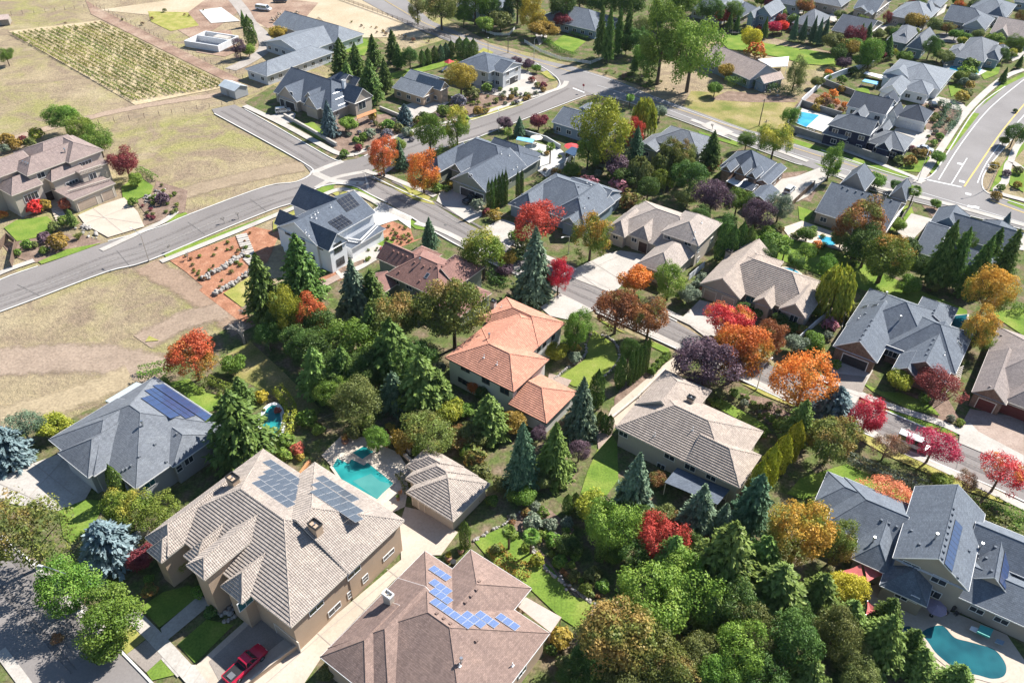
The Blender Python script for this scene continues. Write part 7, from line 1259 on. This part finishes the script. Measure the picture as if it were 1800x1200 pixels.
# ------------------------------------------------------------------ single shrubs: colour x y width [kind]
SHR = '''gold 12 246 25|gold 27 254 22|yellowgreen 63 236 24|olive 53 251 20|burgundy 40 245 14|sage 8 262 18|red 60 364 29|gold 77 361 23|coral 115 359 23|green 233 355 17|purple 285 349 23|green 273 348 14|gold 102 425 33|purple 77 418 22|green 77 440 16|green 47 430 19|olive 135 413 23 tuft|green 30 444 14|olive 60 430 14|orange 5 378 16|ltgreen 112 388 20|olive 95 398 20|green 262 1018 18|rust 263 1037 26|olive 573 1183 28|drybrown 100 1122 20|green 350 1040 24|dkgreen 370 1075 22|gold 397 765 16|yellow 459 697 24|coral 488 721 12|green 500 775 32|olive 475 785 30|coral 523 789 24|ltgreen 500 800 24|sage 505 730 16|green 540 735 34|ltgreen 560 755 22|green 575 700 30|olive 620 760 28|gold 528 803 14
burgundy 675 762 18|gold 685 752 18|ltgreen 738 790 26|sage 937 917 33|sage 967 922 26|sage 997 918 22|green 972 948 26|ltgreen 925 960 17|yellowgreen 945 983 24|ltgreen 904 940 14|olive 870 965 18|sage 1010 628 22|green 995 605 20|gold 1012 612 18|dkgreen 820 665 22|sage 775 645 16|rust 1120 880 24|sage 940 890 20|green 955 900 20|ltgreen 900 870 22|olive 880 850 26|green 865 880 22|rust 835 800 36 fluff|olive 850 830 30 fluff|ltgreen 820 790 28 fluff|green 985 985 24|olive 1040 1010 26 fluff|ltgreen 1030 1035 22|green 1060 1030 24|olive 1010 1010 20|gold 985 1120 40|olive 990 1165 26|dkgreen 970 1140 22
pink 1035 322 26 fluff|pink 1090 325 28 fluff|rust 1108 352 34 fluff|gold 1010 300 20|burgundy 965 330 14|yellow 1012 302 18|green 1085 350 20|rust 978 303 16|ltgreen 865 255 16|olive 845 330 20|gold 793 324 14|green 768 330 18|green 785 332 14|sage 840 360 22 fluff|burgundy 855 372 14|gold 870 378 22 fluff|green 905 415 22|olive 920 430 26|dkgreen 905 450 30|gold 1440 612 18|burgundy 1425 590 18|rust 1410 580 20|sage 1455 590 18|dkgreen 1440 635 22|green 1470 640 18|ltgreen 1688 742 14|sage 1672 735 14|green 1625 700 18|sage 1258 622 14|sage 1308 708 15|green 1260 708 20|olive 1330 715 12|green 1355 735 16|green 1340 760 20|dkgreen 1380 770 22|ltgreen 1372 745 24|green 1290 690 16
dkgreen 1333 548 22|dkgreen 1395 575 20|sage 1235 490 22 fluff|coral 1238 512 16|sage 1225 500 18|green 1195 520 16|pink 1460 570 24 fluff|gold 1470 560 20|ltgreen 1480 540 22|orange 1437 430 16|gold 1290 120 18|orange 1330 90 30 fluff|ltgreen 1700 130 26 fluff|gold 1705 150 16|sage 1695 145 18|gold 1690 170 22|olive 1700 165 18|rust 1612 268 16|gold 1600 283 22|olive 1580 280 18|gold 1625 270 18|burgundy 1603 260 10|green 1652 240 14|green 1705 115 26|gold 1748 292 16|gold 1752 345 18|green 1760 330 14|gold 1788 325 14|purple 1770 305 14|olive 1790 300 16|purple 668 140 10|green 855 155 18|lavender 807 178 26|green 778 195 22|olive 830 165 26|sage 858 152 18|ltgreen 815 210 20|gold 840 195 18|purple 765 205 14|lavender 680 235 18|sage 650 235 20|green 682 220 22|olive 700 225 18|green 640 240 16|sage 715 232 18|green 605 270 16|gold 655 205 14|burgundy 630 260 14|rust 735 212 18|dkgreen 745 205 18|dkgreen 1785 195 8|burgundy 955 150 12|burgundy 935 140 12|gold 955 158 10|rust 945 150 12|gold 905 132 8
gold 1480 157 14|orange 1465 165 16 fluff|orange 1450 172 16 fluff|gold 1440 180 16 fluff|orange 1470 180 12 fluff|gold 1435 190 14 fluff|rust 1460 190 14|orange 1485 185 12|drybrown 1455 180 18 fluff|orange 1495 190 10|rust 1478 195 12|green 1480 140 16|ltgreen 1475 152 12|dkgreen 1500 125 16|green 1455 135 14'''
for q in SHR.replace('\n', '|').split('|'):
    f = q.split(); shrub(f[0], float(f[1]), float(f[2]), float(f[3]), .8, f[4] if len(f) > 4 else 'bush')
G_ = ['green', 'olive', 'ltgreen']
scatter('300,455 420,415 440,402 440,450 385,515 365,505 330,475', 34, G_+['rust'], (.5, 1.1), 'small bedding shrub in the orange mulch terraces', 'bedding plants in the orange mulch terraces', 1)
scatter('664,402 690,390 720,402 728,420 693,434 668,448 610,485 600,492 640,452', 34, G_+['coral'], (.5, 1.1), 'small bedding shrub in the orange mulch behind the white corner house', 'bedding plants behind the white corner house', 2)
scatter('600,225 690,205 740,240 700,260 640,270', 22, G_+['sage', 'lavender', 'rust'], (1., 2.2), 'low shrub in the bark bed of the steep gabled house', 'bed shrubs at the steep gabled house', 3)
scatter('770,200 830,168 900,152 945,163 925,178 830,208 745,232', 40, G_+['sage', 'lavender', 'gold', 'rust'], (.9, 2.2), 'low shrub in the wide bark bed along the side street', 'bed shrubs along the side street', 4)
scatter('245,358 268,342 278,322 325,340 315,370 285,385 255,395', 18, G_+['burgundy'], (.7, 1.3), 'low shrub in the bark bed by the tan drive', 'bed shrubs by the tan drive', 5)
scatter('1612,190 1660,177 1692,197 1650,255 1620,240', 26, G_+['sage', 'rust'], (1., 2.2), 'low shrub in the bark bed beside the wide road', 'bed shrubs beside the wide road', 6)
scatter('880,905 940,895 1000,930 1060,1010 1060,1060 1000,1030 960,960', 34, G_+['sage', 'rust'], (.7, 1.7), 'low shrub in the shady garden behind the winding lawn', 'shady garden shrubs', 7)
scatter('1180,1000 1260,1150 1240,1200 1180,1200 1200,1100', 14, ['olive', 'rust', 'drybrown'], (.8, 1.6), 'low shrub under the trees at the bottom edge', 'shrubs under the bottom edge trees', 8)
scatter('1300,695 1350,705 1400,740 1350,745', 16, G_+['sage'], (.6, 1.3), 'low shrub in the bed beside the tiled house lawn', 'bed shrubs beside the tiled house', 9)
scatter('1640,870 1700,890 1800,950 1800,930 1720,880', 14, G_+['olive'], (.8, 1.6), 'low shrub between hedge and sidewalk', 'shrubs between hedge and sidewalk', 10)
scatter('700,790 760,800 850,870 830,890 780,840 720,800', 14, G_+['rust', 'gold'], (.8, 1.8), 'low shrub behind the tiled pool house', 'shrubs behind the pool house', 11)
scatter('270,660 300,720 370,730 520,790 540,740 470,690', 14, G_, (.6, 1.5), 'low shrub on the dry garden slope', 'shrubs on the dry garden slope', 12)
scatter('900,260 940,255 1000,270 1010,285 965,305 945,290', 14, G_+['rust', 'gold'], (.8, 1.6), 'small terrace shrub around the pool terrace', 'pool terrace shrubs', 13)
scatter('1300,380 1420,400 1560,450 1540,480 1400,440 1330,430', 20, G_+['dkgreen', 'rust'], (1., 2.4), 'shrub under the trees behind the back lawns', 'shrubs behind the back lawns', 14)
scatter('1000,275 1250,300 1250,345 1100,330 1030,300', 26, G_+['dkgreen', 'purple', 'sage'], (1.2, 2.8), 'shrub in the dense planting below the weeping trees', 'shrubs below the weeping trees', 15)
scatter('0,70 160,20 400,10 320,40 60,60', 12, ['olive', 'rust', 'drybrown'], (.8, 1.8), 'sparse shrub on the dry paddock', 'paddock shrubs', 16, ('fluff', 'tuft'))
scatter('600,30 760,72 740,80 640,50', 16, ['drybrown', 'olive', 'gold'], (.8, 1.6), 'dry shrub along the fence of the straw field', 'straw field shrubs', 17, ('fluff', 'tuft'))
scatter('1050,120 1160,140 1200,165 1110,150', 18, ['drybrown', 'olive', 'green'], (1., 2.2), 'scrubby shrub on the dirt verge of the main road', 'verge scrub', 18, ('fluff', 'tuft'))
finish_shrubs()
# ------------------------------------------------------------------ labels: each plant is told apart by looks, then by the house it stands at
LAND = [(h.px, 'the '+h.short) for h in HOUSES.values()]+[((640, 842), 'the turquoise pool'), ((1650, 800), 'the white parked van'), ((440, 1165), 'the red pickup'), ((1690, 1140), 'the kidney shaped pool'), ((350, 480), 'the orange mulch terraces'), ((200, 110), 'the vineyard'), ((1030, 640), 'the oval lawn'), ((1480, 850), 'the large right-hand lawn'.replace('right-hand ', 'street ')), ((1760, 220), 'the wide road'), ((930, 960), 'the lawn with two palms'), ((600, 300), 'the street junction'), ((1450, 175), 'the orange shrub garden'), ((860, 330), 'the row of six cypresses'), ((330, 240), 'the vacant lot')]
from collections import defaultdict
grp = defaultdict(list)
for P_ in PLANTS:
    o, (c, w), (x, y), wd, lab = P_
    if lab: continue
    d, (lx, ly), nm = min(((math.hypot(q[0]-x, (q[1]-y)*1.2), q, n) for q, n in LAND), key=lambda t: t[0])
    dx, dy = x-lx, y-ly
    rel = 'left of' if dx < -abs(dy)*1.1 else 'right of' if dx > abs(dy)*1.1 else 'behind' if dy < 0 else 'in front of'
    if d < 9: rel = 'close beside'
    look = (w if c.startswith('green tree') else c+' '+w) if not c.startswith('green tree') else w+' turning orange'
    grp[(look, rel, nm)].append((d, wd, P_))
ORD = ['', 'second ', 'third ', 'fourth ', 'fifth ', 'sixth ', 'seventh ', 'eighth ']
for (look, rel, nm), L in grp.items():
    L.sort(key=lambda t: t[0])
    for i, (d, wd, P_) in enumerate(L):
        t = f'{look} {rel} {nm}'
        if len(L) == 2: t += ', the nearer one' if i == 0 else ', the farther one'
        elif len(L) > 2: t += f', {ORD[min(i, 7)]}nearest' if i < len(L)-1 else ', farthest'
        P_[0]['label'] = t

# ------------------------------------------------------------------ thin haze between the near gardens and the far streets
if HAZE:
    mb = MB(); mb.prism([Vector(v) for v in ((-900, -60, -1.4), (900, -60, -1.4), (900, 1100, -1.4), (-900, 1100, -1.4))], [Vector(v) for v in ((-900, -60, 104), (900, -60, 104), (900, 1100, 104), (-900, 1100, 104))])
    m, n = newmat('haze'); v = N(n, 'VolumePrincipled'); v.inputs['Color'].default_value = (.72, .84, 1, 1); v.inputs['Density'].default_value = HAZE; v.inputs['Anisotropy'].default_value = .0
    o = N(n, 'OutputMaterial'); n.links.new(v.outputs[0], o.inputs['Volume']); tag(mb.build('haze', m), kind='stuff')
